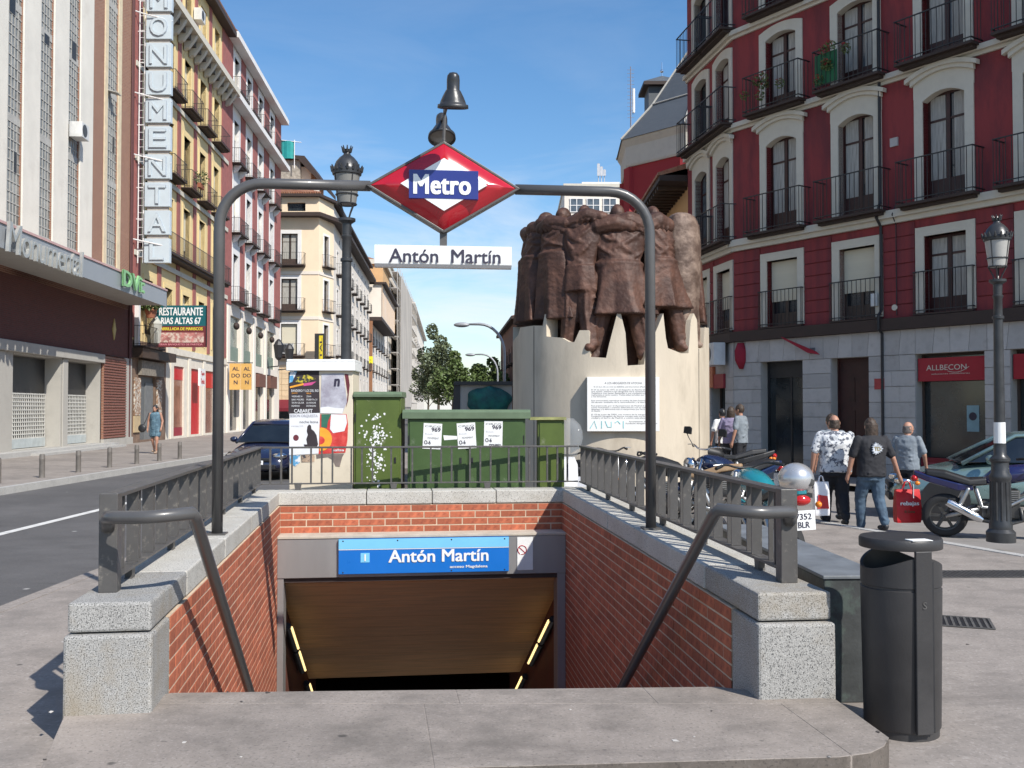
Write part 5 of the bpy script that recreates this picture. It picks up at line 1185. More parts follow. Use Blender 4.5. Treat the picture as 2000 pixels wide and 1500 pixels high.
P_('print', [(kx(565),kz(755)),(kx(592),kz(748)),(kx(592),kz(752)),(kx(566),kz(758))], MORG, -.0065, b1)
P_('print', [(kx(592),kz(749)),(kx(617),kz(745)),(kx(608),kz(752)),(kx(592),kz(754))], MPNK, -.0068, b1)
WTX = MWHT
text('lettering', 'BANDEIRO Y LOS DEL RIO', WTX, b1, (kx(595),-.0062,kz(763)), w=kx(53+565), h=.03, depth=.001)
for r, (s1, s2) in enumerate((('JULIO','SALA'),('VIERNES 4','ZONA'),('SAB 5 MADRID','PUERTA 21'),('TEATRO DEL SUR','LA NOCHE'),('DOMINGO','ENTRADAS'))):
    for xx, s in ((569, s1), (598, s2)):
        text('lettering', s, WTX if r else MORG, b1, (kx(xx),-.0062,kz(768+r*6.2)), w=min(kx(24+565), .012*len(s)*1.2), h=.02, align='LEFT', depth=.001)
text('lettering', 'CABARET', WTX, b1, (kx(592),-.0062,kz(802.5)), w=kx(36+565), h=.045, depth=.001, bold=.02)
b2 = P_('poster', [(kx(565),kz(808)),(kx(624),kz(806.5)),(kx(622),kz(886)),(kx(565),kz(889))], MWHT, -.007, lab='white bill with a seated figure in a dark suit')
text('lettering', 'SESION ORQUESTA', MGRY, b2, (kx(593),-.0092,kz(812.5)), w=kx(54+565), h=.04, depth=.001, bold=.02)
text('lettering', 'noche latina', INK, b2, (kx(603),-.0092,kz(824)), w=kx(36+565), h=.03, depth=.001)
text('lettering', 'viernes 21h', MGRY, b2, (kx(580),-.0092,kz(832)), w=kx(24+565), h=.02, depth=.001)
fig = [(600,868),(598,858),(601,849),(599,842),(600,833),(603,829),(607,831),(608,838),(613,842),(618,850),(621,868),(619,873),(595,873),(593,868)]
P_('print', [(kx(x),kz(y)) for x, y in fig], MBLK, -.0092, b2)
P_('print', [(kx(578+5.5*math.cos(a*PI/8)),kz(855+6*math.sin(a*PI/8))) for a in range(16)], MMAR, -.0092, b2)
b3 = P_('poster', [(kx(627),kz(730)),(kx(670),kz(729)),(kx(674),kz(760)),(kx(677),kz(785)),(kx(672),kz(797)),(kx(668),kz(808)),(kx(625),kz(807))], MGRY, -.0045, lab='silvery bill with a curled black letter n')
P_('print', [(kx(625),kz(796)),(kx(640),kz(794)),(kx(655),kz(797)),(kx(670),kz(797)),(kx(668),kz(808)),(kx(625),kz(807))], MWHT, -.007, b3)
text('lettering', 'n', INK, b3, (kx(657),-.007,kz(747)), w=.075, h=.095, bold=.04, depth=.001, shear=.15)
text('lettering', 'ZENIT', MGRY, b3, (kx(655),-.007,kz(758)), w=.12, h=.018, depth=.001)
b4 = P_('poster', [(kx(625),kz(809)),(kx(676),kz(809)),(kx(679),kz(828)),(kx(678),kz(860)),(kx(674),kz(884)),(kx(622),kz(887))], MRED, -.0055, lab='red bill with an orange record and a green cloth shape')
P_('print', [(kx(627),kz(809)),(kx(646),kz(809)),(kx(640),kz(823)),(kx(638),kz(836)),(kx(627),kz(834))], MGRN, -.008, b4)
P_('print', [(kx(646),kz(809)),(kx(675),kz(810)),(kx(677),kz(826)),(kx(672),kz(842)),(kx(650),kz(846)),(kx(644),kz(838))], MWHT, -.0078, b4)
P_('print', [(kx(max(624,626+22*math.cos(a*PI/12))),kz(858+23*math.sin(a*PI/12))) for a in range(-7,8)]+[(kx(624),kz(880))], MORG, -.0105, b4)
P_('print', [(kx(max(624.5,625+9*math.cos(a*PI/12))),kz(860+8*math.sin(a*PI/12))) for a in range(-7,8)], MRED, -.0125, b4)
text('lettering', 'salsa', WTX, b4, (kx(660),-.008,kz(879)), w=kx(24+565), h=.03, depth=.001, bold=.02)
P_('torn_paper', [(kx(566),kz(890)),(kx(586),kz(889)),(kx(586),kz(903)),(kx(577),kz(911)),(kx(567),kz(905))], MBLU, -.005)
P_('torn_paper', [(kx(588),kz(889)),(kx(614),kz(888)),(kx(614),kz(902)),(kx(589),kz(903))], M('bill_tan',(.5,.36,.25),.7,var=.3,scale=9,col2=(.05,.05,.06),mixlo=.5,mixhi=.55,mixscale=12), -.005)
P_('torn_paper', [(kx(617),kz(888)),(kx(672),kz(886)),(kx(668),kz(893)),(kx(663),kz(912)),(kx(655),kz(911)),(kx(650),kz(899)),(kx(640),kz(893)),(kx(618),kz(896))], M('bill_brown',(.20,.16,.14),.8,var=.3,scale=9), -.0035)
P_('torn_paper', [(kx(672),kz(730)),(kx(679),kz(731)),(kx(682),kz(752)),(kx(679),kz(782)),(kx(675),kz(796)),(kx(678),kz(770))], MMAR, -.0035)
P_('torn_paper', Q(556.5,724,562.5,906) , MMAR, -.0035) if 0 else None
YC = 12.0
def cab(label, x0, x1, ytop, lidx0, lidx1, lidh, mat, depth=.5, yd=YC, doors=1, topmat=GREENT):
    X0, X1 = at(x0,900,yd).x, at(x1,900,yd).x; Z = at(x0,ytop,yd).z
    t = thing('utility_cabinet', label, 'utility cabinet', (X0, yd, 0), 0, 'green utility cabinets behind the stair well')
    w = X1-X0
    obj('body', MB().box(0, w, .0, depth, .12, Z-lidh), mat, t, bevel=.006)
    obj('plinth', MB().box(.02, w-.02, .02, depth-.02, 0, .118), CONC, t)
    l0, l1 = at(lidx0,900,yd).x-X0, at(lidx1,900,yd).x-X0
    obj('lid', MB().prism([(-.045,Z-lidh+.002),(-.045,Z-.03),(.0,Z),(depth,Z),(depth+.045,Z-.03),(depth+.045,Z-lidh+.002)], 'x', l0, l1), topmat, t, bevel=.005)
    dw = w/doors
    for k in range(doors):
        d = obj('door', MB().box(k*dw+.025, (k+1)*dw-.006 if k < doors-1 else (k+1)*dw-.025, -.014, -.001, .17, Z-lidh-.03), mat, t, bevel=.004)
        hx = (k+1)*dw-.07 if k % 2 == 0 else k*dw+.07
        for hz_ in (.35, Z-lidh-.30): obj('hinge', MB().box((k*dw+.012 if k % 2 == 0 else (k+1)*dw-.024), (k*dw+.024 if k % 2 == 0 else (k+1)*dw-.012), -.020, -.002, hz_, hz_+.10), DARK, d)
        obj('lock', MB().box(hx-.012, hx+.012, -.022, -.014, .98, 1.05), DARK, d)
    return t, w, Z
t1, w1, z1 = cab('tall olive green cabinet with scraped off bills beside the poster pillar', 691, 783, 765, 690, 785, .07, GREEN, .45)
# scraped paper remains
rp2 = MB()
for (cx, cz_, sx_, sz_, n) in ((.28,1.54,.08,.05,14),(.27,1.33,.16,.09,60),(.25,1.13,.10,.14,60),(.29,.95,.09,.10,36),(.27,.78,.05,.14,14)):
    for k in range(n):
        x, z = cx+R.gauss(0,sx_*.6), cz_+R.gauss(0,sz_*.55); a = R.random()*6; r = R.uniform(.004,.02)
        if .05 < x < w1-.05: rp2.prism([(x+r*math.cos(a+j*1.256)*R.uniform(.5,1.2), z+r*math.sin(a+j*1.256)*R.uniform(.5,1.3)) for j in range(5)], 'y', -.0165-k*.00003, -.0145)
obj('scraped_paper', rp2, PAPER, t1)['kind'] = 'stuff'
t2, w2_, z2 = cab('wide dark green double door cabinet with three white bills', 796, 1026, 800, 786, 1036, .115, GREEN2, .6, YC-.05, 2)
for i, (x0, y0, rt) in enumerate(((828,826,.05),(892,827,-.06),(946,822,.02))):
    a, b = at(x0,y0,YC-.05), at(x0+36,y0+50,YC-.05); bw, bh = b.x-a.x, a.z-b.z; X0 = at(796,900,YC-.05).x
    pp = obj('poster', MB().box(0, bw, 0, .002, -bh, 0), PAPER, t2, (a.x-X0, -.018, a.z), (0,rt,0))
    text('lettering', 'CIRCO', INK, pp, (bw*.5,-.001,-bh*.12), w=bw*.85, h=.022, depth=.001)
    text('lettering', '969', INK, pp, (bw*.68,-.001,-bh*.24), w=bw*.5, h=.05, depth=.001, bold=.03)
    text('lettering', 'Butoh', MGRY, pp, (bw*.3,-.001,-bh*.42), w=bw*.4, h=.018, depth=.001)
    text('lettering', 'MOVEMENT', INK, pp, (bw*.55,-.001,-bh*.58), w=bw*.6, h=.022, depth=.001)
    text('lettering', 'O-6', INK, pp, (bw*.25,-.001,-bh*.75), w=bw*.35, h=.05, depth=.001, bold=.03)
    text('lettering', 'www.teatro', INK, pp, (bw*.6,-.001,-bh*.92), w=bw*.65, h=.022, depth=.001, bold=.03)
tp = MB(); X0 = at(796,900,YC-.05).x; a = at(866,850,YC-.05); b = at(893,858,YC-.05); tp.prism([(a.x-X0,a.z),(b.x-X0,a.z-.01),(b.x-X0,b.z),(a.x-X0+.01,b.z-.01)], 'y', -.0165, -.0145); obj('torn_paper', tp, PAPER, t2)
t3, w3, z3 = cab('small olive green cabinet with a pale lid, smallest of the cabinets', 1050, 1102, 815, 1034, 1106, .035, GREEN, .5, YC-.02, 1, M('lid_pale', (.22,.22,.08), .6, var=.3, scale=8))
# ================================================================ street lamps (classic lantern)
GLS = M('lantern_glass', (.40,.39,.36), .35, var=.12, scale=2, bump=0, spec=.6)
def lantern_post(label, loc, H, k, gm=None, kl=.8):
    t = thing('street_lamp', label, 'street lamp', loc, .2, 'classic cast iron street lamps')
    H0 = H-1.0*kl                      # top of the pole
    prof = [(.17*k,0),(.17*k,.12),(.135*k,.16),(.135*k,.22),(.118*k,.26),(.112*k,.75),(.13*k,.78),(.13*k,.82),(.105*k,.86),(.10*k,.98),(.118*k,1.0),(.118*k,1.03),(.075*k,1.08),(.072*k,1.2)]
    obj('base', MB().lathe(prof, 24), LAMP, t, auto=40)
    fl = MB()
    for i in range(12):
        a = 2*PI*i/12; fl.tube([(.113*k*math.cos(a),.113*k*math.sin(a),.27),(.111*k*math.cos(a),.111*k*math.sin(a),.74)], .014*k, 6)
    obj('fluting', fl, LAMP, t)
    obj('pole', MB().lathe([(.066*k,1.15),(.055*k,H0-.62*k),(.055*k,H0-.5*k),(.07*k,H0-.49*k),(.07*k,H0-.46*k),(.052*k,H0-.45*k),(.05*k,H0-.24*k),(.062*k,H0-.22*k),(.062*k,H0-.2*k),(.05*k,H0-.19*k),(.055*k,H0-.06*k),(.10*k,H0-.03*k),(.10*k,H0)], 20), LAMP, t, auto=40)
    br = MB()
    for i in range(4):
        a = PI/4+PI/2*i; c, s = math.cos(a)*kl, math.sin(a)*kl
        br.tube([(.04*c,.04*s,H0),(.07*c,.07*s,H0+.08*kl),(.13*c,.13*s,H0+.2*kl)], .012*kl, 6)
    obj('bracket', br, LAMP, t)
    gz = H0+.2*kl
    obj('lantern_glass', MB().lathe([(.128*kl,gz),(.178*kl,gz+.40*kl)], 20), gm or GLS, t, auto=40)
    fr_ = MB()
    for i in range(4):
        a = 2*PI*i/4+.4; fr_.tube([(.13*kl*math.cos(a),.13*kl*math.sin(a),gz),(.181*kl*math.cos(a),.181*kl*math.sin(a),gz+.40*kl)], .008*kl, 6)
    for (r, z) in ((.132,0),(.15,.13)) : fr_.tube([(r*kl*math.cos(2*PI*i/24), r*kl*math.sin(2*PI*i/24), gz+z*kl) for i in range(24)], .011*kl, 6, closed=True)
    obj('lantern_frame', fr_, LAMP, t)
    z = gz+.40*kl
    hd = [(.18,0),(.20,.01),(.205,.06),(.19,.075),(.185,.10),(.15,.19),(.10,.25),(.055,.285),(.045,.31),(.045,.34),(.065,.36)]
    obj('hood', MB().lathe([(r*kl, z+h*kl) for r, h in hd], 24), LAMP, t, auto=50)
    cr = MB()
    for i in range(16):
        a = 2*PI*i/16; cr.cap((.20*kl*math.cos(a),.20*kl*math.sin(a),z+.06*kl), .022*kl, (.222*kl*math.cos(a),.222*kl*math.sin(a),z+.12*kl), .010*kl, 6)
    for i in range(8):
        a = 2*PI*i/8; cr.cap((.05*kl*math.cos(a),.05*kl*math.sin(a),z+.33*kl), .016*kl, (.075*kl*math.cos(a),.075*kl*math.sin(a),z+.405*kl), .007*kl, 6)
    obj('crown', cr, LAMP, t)
    return t
p = at(675,950,12.75); lantern_post('tall lamp post with a crowned lantern behind the poster pillar', (p.x, p.y, 0), 5.10, 1.15, kl=.95, gm=M('lantern_glass_dull', (.20,.195,.18), .3, var=.15, scale=2, bump=0))
p = gnd(1955, 1058); lr = lantern_post('lamp post with a white collar band beside the parked dark blue motorbike', (p.x, p.y, 0), 4.06, 1.0, kl=.80)
obj('wrapped_bill', MB().lathe([(.069,1.22),(.067,1.48)], 20, cap=False), PAPER, lr)
mbx = MB(); mbx.box(-.22,.22,-.2,.2,0,.10); 
# ================================================================ bollards
bl = None
BOLM = M('bollard_iron', (.15,.135,.12), .6, var=.2, scale=8)
for i, (px, py, w_) in enumerate(((-4,944,'partly out of frame'),(82,933,'nearest whole one'),(153,922.5,'second whole one'),(214,913,'third whole one'),(267,906,'by the dark door'),(311,900.5,'beside the walking woman'),(351,896,'right of the walking woman'))):
    q = gnd(px, py, .02); lab = 'short iron bollard on the far pavement edge, '+w_
    if bl is None:
        bl = thing('bollard', lab, 'bollard', (q.x,q.y,.02), 0, 'bollards along the far pavement')
        obj('post', MB().lathe([(.068,0),(.064,.04),(.062,.42),(.066,.43),(.066,.45),(.062,.46),(.062,.53),(.05,.555),(.001,.565)], 16), BOLM, bl, auto=40)
    else: dup(bl, (q.x,q.y,.02), 0, lab)
for i, py in enumerate((891,887,884)): pass
# curved modern street lamps far down the road
def curve_lamp(label, px, py, d, h):
    q = at(px, py, d); r = (h/7.5)
    t = thing('curved_lamp', label, 'street lamp', (q.x, q.y, 0), 0, 'tall curved street lamps down the road')
    pts = [(0,0,0),(0,0,h-2.0*r)]+[(-1.7*r*(1-math.cos(a)), 0, h-2.0*r+2.0*r*math.sin(a)) for a in [PI/2*k/8 for k in range(1,9)]]+[(-2.5*r,0,h-.02)]
    GLV = M('lamp_galvanised', (.33,.34,.36), .5, metal=.3)
    obj('pole', MB().tube(pts, [.11]+[.09]*(len(pts)-2)+[.06], 8), GLV, t, smooth=True)
    obj('lamp_head', MB().ell((-2.9*r,0,h-.05), .55*r, .2, .16), GLV, t, smooth=True)
    return t
for (px, ptop, d, lb) in ((985,633,62,'nearer tall grey street lamp with a curved arm'),(972,692,98,'farther small grey street lamp with a curved arm')):
    curve_lamp(lb, px, 800, d, at(px, ptop, d).z)
# ================================================================ monument
MC = V(*at(1192, 900, 18.0).xy); MR = 1.80
MN = thing('monument', 'round pale stone monument crowned by a ring of embracing bronze figures', 'monument', (MC.x, MC.y, 0))
def th_of(px):                       # angle on the drum of a photograph column
    t = (px-1000)/F; dv = V(t, 1).normalized(); b_ = dv.dot(MC); disc = b_*b_-(MC.dot(MC)-MR*MR)
    p_ = dv*(b_-math.sqrt(max(disc, 0)))-MC; a_ = math.atan2(p_.y, p_.x); return a_-2*PI if a_ > 1.6 else a_
prof = [(1000,672),(1012,655),(1016,640),(1042,636),(1060,636),(1064,614),(1067,614),(1067.5,657),(1098,660),(1112,668),(1122,668),(1132,645),(1150,645),(1152,648),(1152.5,697),(1184,699),(1190,672),(1206,612),(1213,612),(1222,650),(1226,714),(1258,712),(1262,685),(1270,684),(1276,660),(1296,612),(1301,660),(1305,680),(1330,690),(1345,690),(1350,625),(1356,612),(1362,625),(1364,680),(1374,680),(1377,640),(1386,640)]
def pz(px, py):
    t = th_of(px); d = MC.y+MR*math.sin(t); return at(px, py, d).z
angs = [(th_of(px), pz(px, py)) for px, py in prof]
def ztop(t):
    t = (t+PI) % (2*PI)-PI
    if t < angs[0][0] or t > angs[-1][0]:
        return 2.9+.22*math.sin(t*9)+.15*math.sin(t*23)
    for (a, za), (b, zb) in zip(angs, angs[1:]):
        if a <= t <= b: return za+(zb-za)*((t-a)/(b-a) if b > a else 0)
    return 2.9
ths = sorted(set([a for a, _ in angs]+[-PI+2*PI*k/96 for k in range(96)]))
ths = [t for i, t in enumerate(ths) if i == 0 or t-ths[i-1] > 1e-4]
ro = [[(r*math.cos(t), r*math.sin(t), z if z is not None else ztop(t)) for t in ths] for r, z in ((MR,0),(MR,None),(MR-.30,None),(MR-.30,2.2))]
obj('pedestal', MB().loft(ro), PED, MN, auto=40)
obj('pedestal_core', MB().lathe([(MR-.31,2.0),(MR-.31,2.35)], 40), PED, MN)
jm = MB()
for px in (1043, 1365):
    t = th_of(px); jm.box(-.006,.006,-.004,.02,.0,ztop(t)-.01, Matrix.Rotation(t+PI/2,4,'Z') @ Matrix.Translation((0,-MR-.0005,0)))
obj('joint', jm, DARK, MN)
# plaque: flat slab standing off the drum
pa, pb = at(1150, 738, 15.9), at(1290, 843, 15.9)
PQ = thing('plaque', 'white marble plaque of engraved text on the monument drum', 'plaque', (MC.x, MC.y, 0))
th = th_of(1216); ux = V(-math.sin(th), math.cos(th)); rot = math.atan2(ux.y, ux.x)
PQ.rotation_euler = (0,0,rot)
pw = .60; zc0, zc1 = pa.z+.02, pb.z
MARB = M('marble', (.78,.77,.74), .35, var=.05, scale=3, bump=.02)
obj('slab', MB().box(-pw, pw, -MR-.09, -MR-.055, zc1, zc0), MARB, PQ, bevel=.005)
fx_ = MB()
for x in (-pw+.09, pw-.09):
    for z in (zc1+.1, zc0-.1): fx_.box(x-.03,x+.03,-MR-.054,-MR+.19,z-.03,z+.03)
obj('fixings', fx_, MARB, PQ)
obj('backing_step', MB().box(-pw-.0, pw+.0, -MR-.054, -MR+.16, zc0-.012, zc0-.002), MARB, PQ)
lines = [('A LOS ABOGADOS DE ATOCHA',.0,.62,.026),('Si el eco de su voz se debilita, pereceremos (Paul Eluard)',.085,.98,.020),
 ('El 24 de enero de 1977, en el despacho de Atocha 55, un grupo',.15,1.06,.021),('que asaltó, asesinó a los abogados de la oposición, Enrique',.188,1.06,.021),('Valdelvira, Luis Javier Benavides y sus compañeros, dejando',.226,1.06,.021),('malheridos a otros cuatro. Todos ellos luchaban por la libertad',.264,1.06,.021),('y los derechos.',.30,.25,.021),
 ('Este monumento reproduce el cuadro de Juan Genovés, símbolo',.385,1.06,.021),('del abrazo, emblema de la reconciliación y la libertad.',.423,.95,.021),
 ('Fue promovido por el Ayuntamiento de Madrid el año 2003,',.50,1.06,.021),('como homenaje a cuantos defendieron con su esfuerzo los',.538,1.06,.021),('derechos y la democracia con su compromiso por los trabajadores',.576,1.06,.021),('de España.',.612,.15,.021),
 ('El 10 de junio de 2003, con motivo de la inauguración, la',.69,1.06,.021),('Fundación Abogados de Atocha entregó este monumento a la',.728,1.06,.021),('ciudad y al barrio de Madrid, y colocó esta placa.',.766,.9,.021),
 ('Ayuntamiento de Madrid',.845,.42,.021),('Fundación Abogados de Atocha',.885,.52,.021)]
tot = zc0-zc1
for s, f, w_, h_ in lines:
    x = 0 if f < .1 else (.30 if f > .83 else -.53+w_/2)
    text('engraving', s, INK, PQ, (x, -MR-.0915, zc0-.10-f*(tot-.14)), w=w_, h=h_*1.35, depth=.001)
gf = M('graffiti_blue', (.25,.60,.62), .6)
gm = MB(); z = zc1+.12
for pts in ([(-.55,z-.07),(-.48,z+.05),(-.44,z-.07)],[(-.36,z+.05),(-.36,z-.07)],[(-.30,z+.05),(-.26,z-.05),(-.20,z-.05),(-.20,z+.04)],[(-.14,z+.02),(-.09,z+.05),(-.05,z)],[(-.0,z+.05),(-.0,z-.07)]):
    gm.tube([(x,-MR-.0915,q) for x, q in pts], .007, 5)
obj('graffiti', gm, gf, PQ)
# ring of figures (bronze): each faces the centre, arms over the neighbours' shoulders
def tub(mb, pts, rr, n=10): 
    for (a, b), (ra, rb) in zip(zip(pts, pts[1:]), zip(rr, rr[1:])): mb.cap(a, ra, b, rb, n)
def fring(cx, cy, z, rx, ry, n=72, amp=0, k=9, ph=0, sw=0):
    """cloth ring with sharp pleats"""
    out = []
    for i in range(n):
        a = 2*PI*i/n; u = (k*a/(2*PI)+ph+sw*z) % 1.0; g = 1-abs(2*u-1)**.7*2+.6*math.sin(2.7*a+ph*5)
        f = 1+amp*g*.6; out.append((cx+rx*f*math.cos(a), cy+ry*f*math.sin(a), z))
    return out
def drape(q, p0, p1, sag, r0, r1, n=8):
    p0, p1 = V(*p0), V(*p1); pts = [p0.lerp(p1, i/n)+V(0,0,-sag*math.sin(PI*i/n)) for i in range(n+1)]
    q.tube(pts, [r0+(r1-r0)*math.sin(PI*i/n) for i in range(n+1)], 6)
def figure(kind, ph, wx):
    """local: x along the ring, +y to the ring centre, z from the soles; 2.6 m tall"""
    q = MB(); r = random.Random(int(ph*1000)); ly = .14
    if kind == 'block':
        q.loft([fring(0,.10,z,rx,ry,amp=.05,k=6,ph=ph) for z, rx, ry in ((.55,.36,.24),(1.0,.37,.27),(1.5,.39,.30),(2.0,.41,.30),(2.40,.40,.27),(2.56,.33,.2),(2.62,.2,.1))])
        for s in (-1,1): tub(q, [(s*.16,.06,.95),(s*.18,.0,.5),(s*.18,-.04,.08)], [.16,.13,.10]); q.ell((s*.18,-.07,.07), .08,.13,.07)
        for i in range(5): drape(q, (-.36,-.02,2.2-.3*i), (.36,.0,2.3-.3*i), .12, .012, .03)
        return q
    spread = .24 if kind == 'coat' else .13
    for s in (-1,1):
        if kind == 'long' : break
        hip, kn, an = V(s*.14,.10,1.22), V(s*spread,.05,.66), V(s*(spread+.06),(-.02 if s > 0 else .05),.12)
        tub(q, [hip, kn, an], [.18,.145,.115]); q.ell((an.x,an.y-.06,.07), .075,.14,.07)
        q.loft([lring(an.x,an.y-.01,z,.125,.13,14) for z in (.10,.16)]+[lring(an.x,an.y,.2,.105,.11,14)])
        for z0 in (.28,.42,.58,.74,.9): drape(q, (an.x*.9-.12,an.y-.03,z0+.04), (an.x*.9+.12,an.y-.03,z0+r.uniform(-.02,.06)), .05, .008, .026)
        q.tube([(hip.x,-.09,1.1),(kn.x,-.105,.66),(an.x,an.y-.12,.2)], [.01,.022,.012], 6)
    # trunk, leaning in
    prof = ((1.08,.26,.21),(1.35,.255,.205),(1.55,.26,.2),(1.75,.31,.225),(1.95,.37,.22),(2.1,.39,.2),(2.2,.32,.16),(2.27,.16,.12))
    def cyz(z): return .10+ly*max(0,(z-1.2)/.95)
    q.loft([fring(0,cyz(z),z,rx,ry,amp=.03,k=7,ph=ph) for z, rx, ry in prof])
    def back(x, z):
        for (a, xa, ya), (b, xb, yb) in zip(prof, prof[1:]):
            if a <= z <= b: f = (z-a)/(b-a); rx, ry = xa+(xb-xa)*f, ya+(yb-ya)*f; break
        else: rx, ry = .2, .14
        return cyz(z)-ry*math.sqrt(max(.02, 1-(x/rx)**2))
    if kind in ('coat','long'):
        zb = .74 if kind == 'coat' else .22; fl = .47 if kind == 'coat' else .36
        rg = []
        for i in range(9):
            t = i/8; z = zb+(1.52-zb)*t; rx = fl+(.275-fl)*(t**.8); rg.append(fring(.03*math.sin(ph),.09,z,rx,rx*.80,amp=.30*(1-t)+.03,k=8,ph=ph,sw=.10))
        q.loft(rg)
        q.loft([lring(0,.10,z,rx,ry,24) for z, rx, ry in ((1.47,.26,.2),(1.50,.295,.235),(1.56,.295,.235),(1.59,.26,.2))])
    else:
        q.loft([fring(0,.10,z,rx,ry,amp=.12,k=8,ph=ph) for z, rx, ry in ((1.02,.30,.25),(1.2,.285,.235),(1.45,.26,.205))])
    for i in range(9):                     # swags and diagonal folds of cloth across the back
        z0 = 2.12-.075*i; w = r.uniform(.10,.30); xo = r.uniform(-.12,.12); sg = r.uniform(.03,.16); tl = r.choice((-1,1))*r.uniform(.05,.24); pts = []
        for k in range(11):
            xl = -w+2*w*k/10; x = xl+xo; z = max(1.3, z0-sg*(1-(xl/w)**2)+tl*xl/w); pts.append((x, back(x, z)-.004, z))
        q.tube(pts, [.006+.026*math.sin(PI*k/10) for k in range(11)], 6)
    q.ell((0,.34,2.35), .135/wx**.5,.165,.185); q.cap((0,.26,2.2), .12, (0,.34,2.30), .10)
    for s in (-1,1): q.ell((s*.13/wx**.5,.34,2.34), .02,.035,.045)
    q.loft([lring(0,.28,z,rx/wx**.4,ry,18) for z, rx, ry in ((2.16,.2,.15),(2.22,.16,.13),(2.27,.14,.12),(2.26,.12,.1))])
    q.v = [(x*wx, y, z) for x, y, z in q.v]
    for s in (-1,1):
        dz = .05*math.sin(ph*3+s); x0 = .33*wx
        p0, p1, p2_ = V(s*(x0-.06),.18,2.11), V(s*(x0+.26),.12,2.20+dz), V(s*(x0+.54),.12,2.15+dz)
        tub(q, [p0,p1,p2_], [.185,.16,.12])
        q.loft([[tuple(p2_+V(s*d,0,0)+V(0,rr_*math.cos(k*PI/7),rr_*math.sin(k*PI/7))) for k in range(14)] for d, rr_ in ((-.05,.125),(.0,.13),(.02,.10))])
        for i in range(4):
            x = x0+.06+.10*i; q.tube([(s*x,.10,2.25),(s*(x+.05),.0,2.14),(s*(x+.0),.05,2.0)], [.008,.026,.008], 6)
        hc_ = p2_+V(s*.10,.0,-.01); q.ell(hc_, .085,.045,.075)
        for f in range(4): q.cap(hc_+V(s*.05,-.035,.05-.034*f), .021, hc_+V(s*.16,-.03,.02-.038*f), .016, 6)
    return q
def bend(q, R_):
    """wrap the figure round the ring: arc length along x, centre at y = R_"""
    out = []
    for x, y, z in q.v: a = x/R_; rr_ = R_-y; out.append((rr_*math.sin(a), R_-rr_*math.cos(a), z))
    q.v = out; return q
spec = [(1214,'coat',.13,1.58,2.42,RUST,1.55),(1122,'slim',1.12,1.64,2.60,RUST,1.2),(1062,'long',2.27,1.62,3.0,RUST,1.3),(1018,'long',3.6,1.64,3.0,RUST,1.2),(1316,'coat',3.41,1.58,2.62,RUST,1.2),(1366,'block',4.25,1.60,2.70,RUST2,1.15)]
order = [(th_of(s[0]),)+tuple(s[1:]) for s in spec]
for i, t in enumerate((.05,.6,1.15,1.7,2.25,2.75,3.22)): order.append((t, ('long','coat','long')[i % 3], 5.3+i*1.3, 1.58, 3.02, RUST, 1.4))
for (t, kind, ph, rad_, z0, mt, wx) in order:
    b = bend(figure(kind, ph, wx), rad_)
    top_ = 5.24 if kind != 'block' else 5.05
    me = baked(b, .021, 1, mt, [('CLOUDS', .30, .022), ('CLOUDS', .06, .010)], 'figure')
    o = put('figure', me, MN, (rad_*math.cos(t), rad_*math.sin(t), z0), t+PI/2); o.scale = (1, 1, (top_-z0)/2.58)
obj('inner_drum', MB().lathe([(1.25,2.2),(1.25,4.3),(.9,4.6)], 24), RUST, MN)
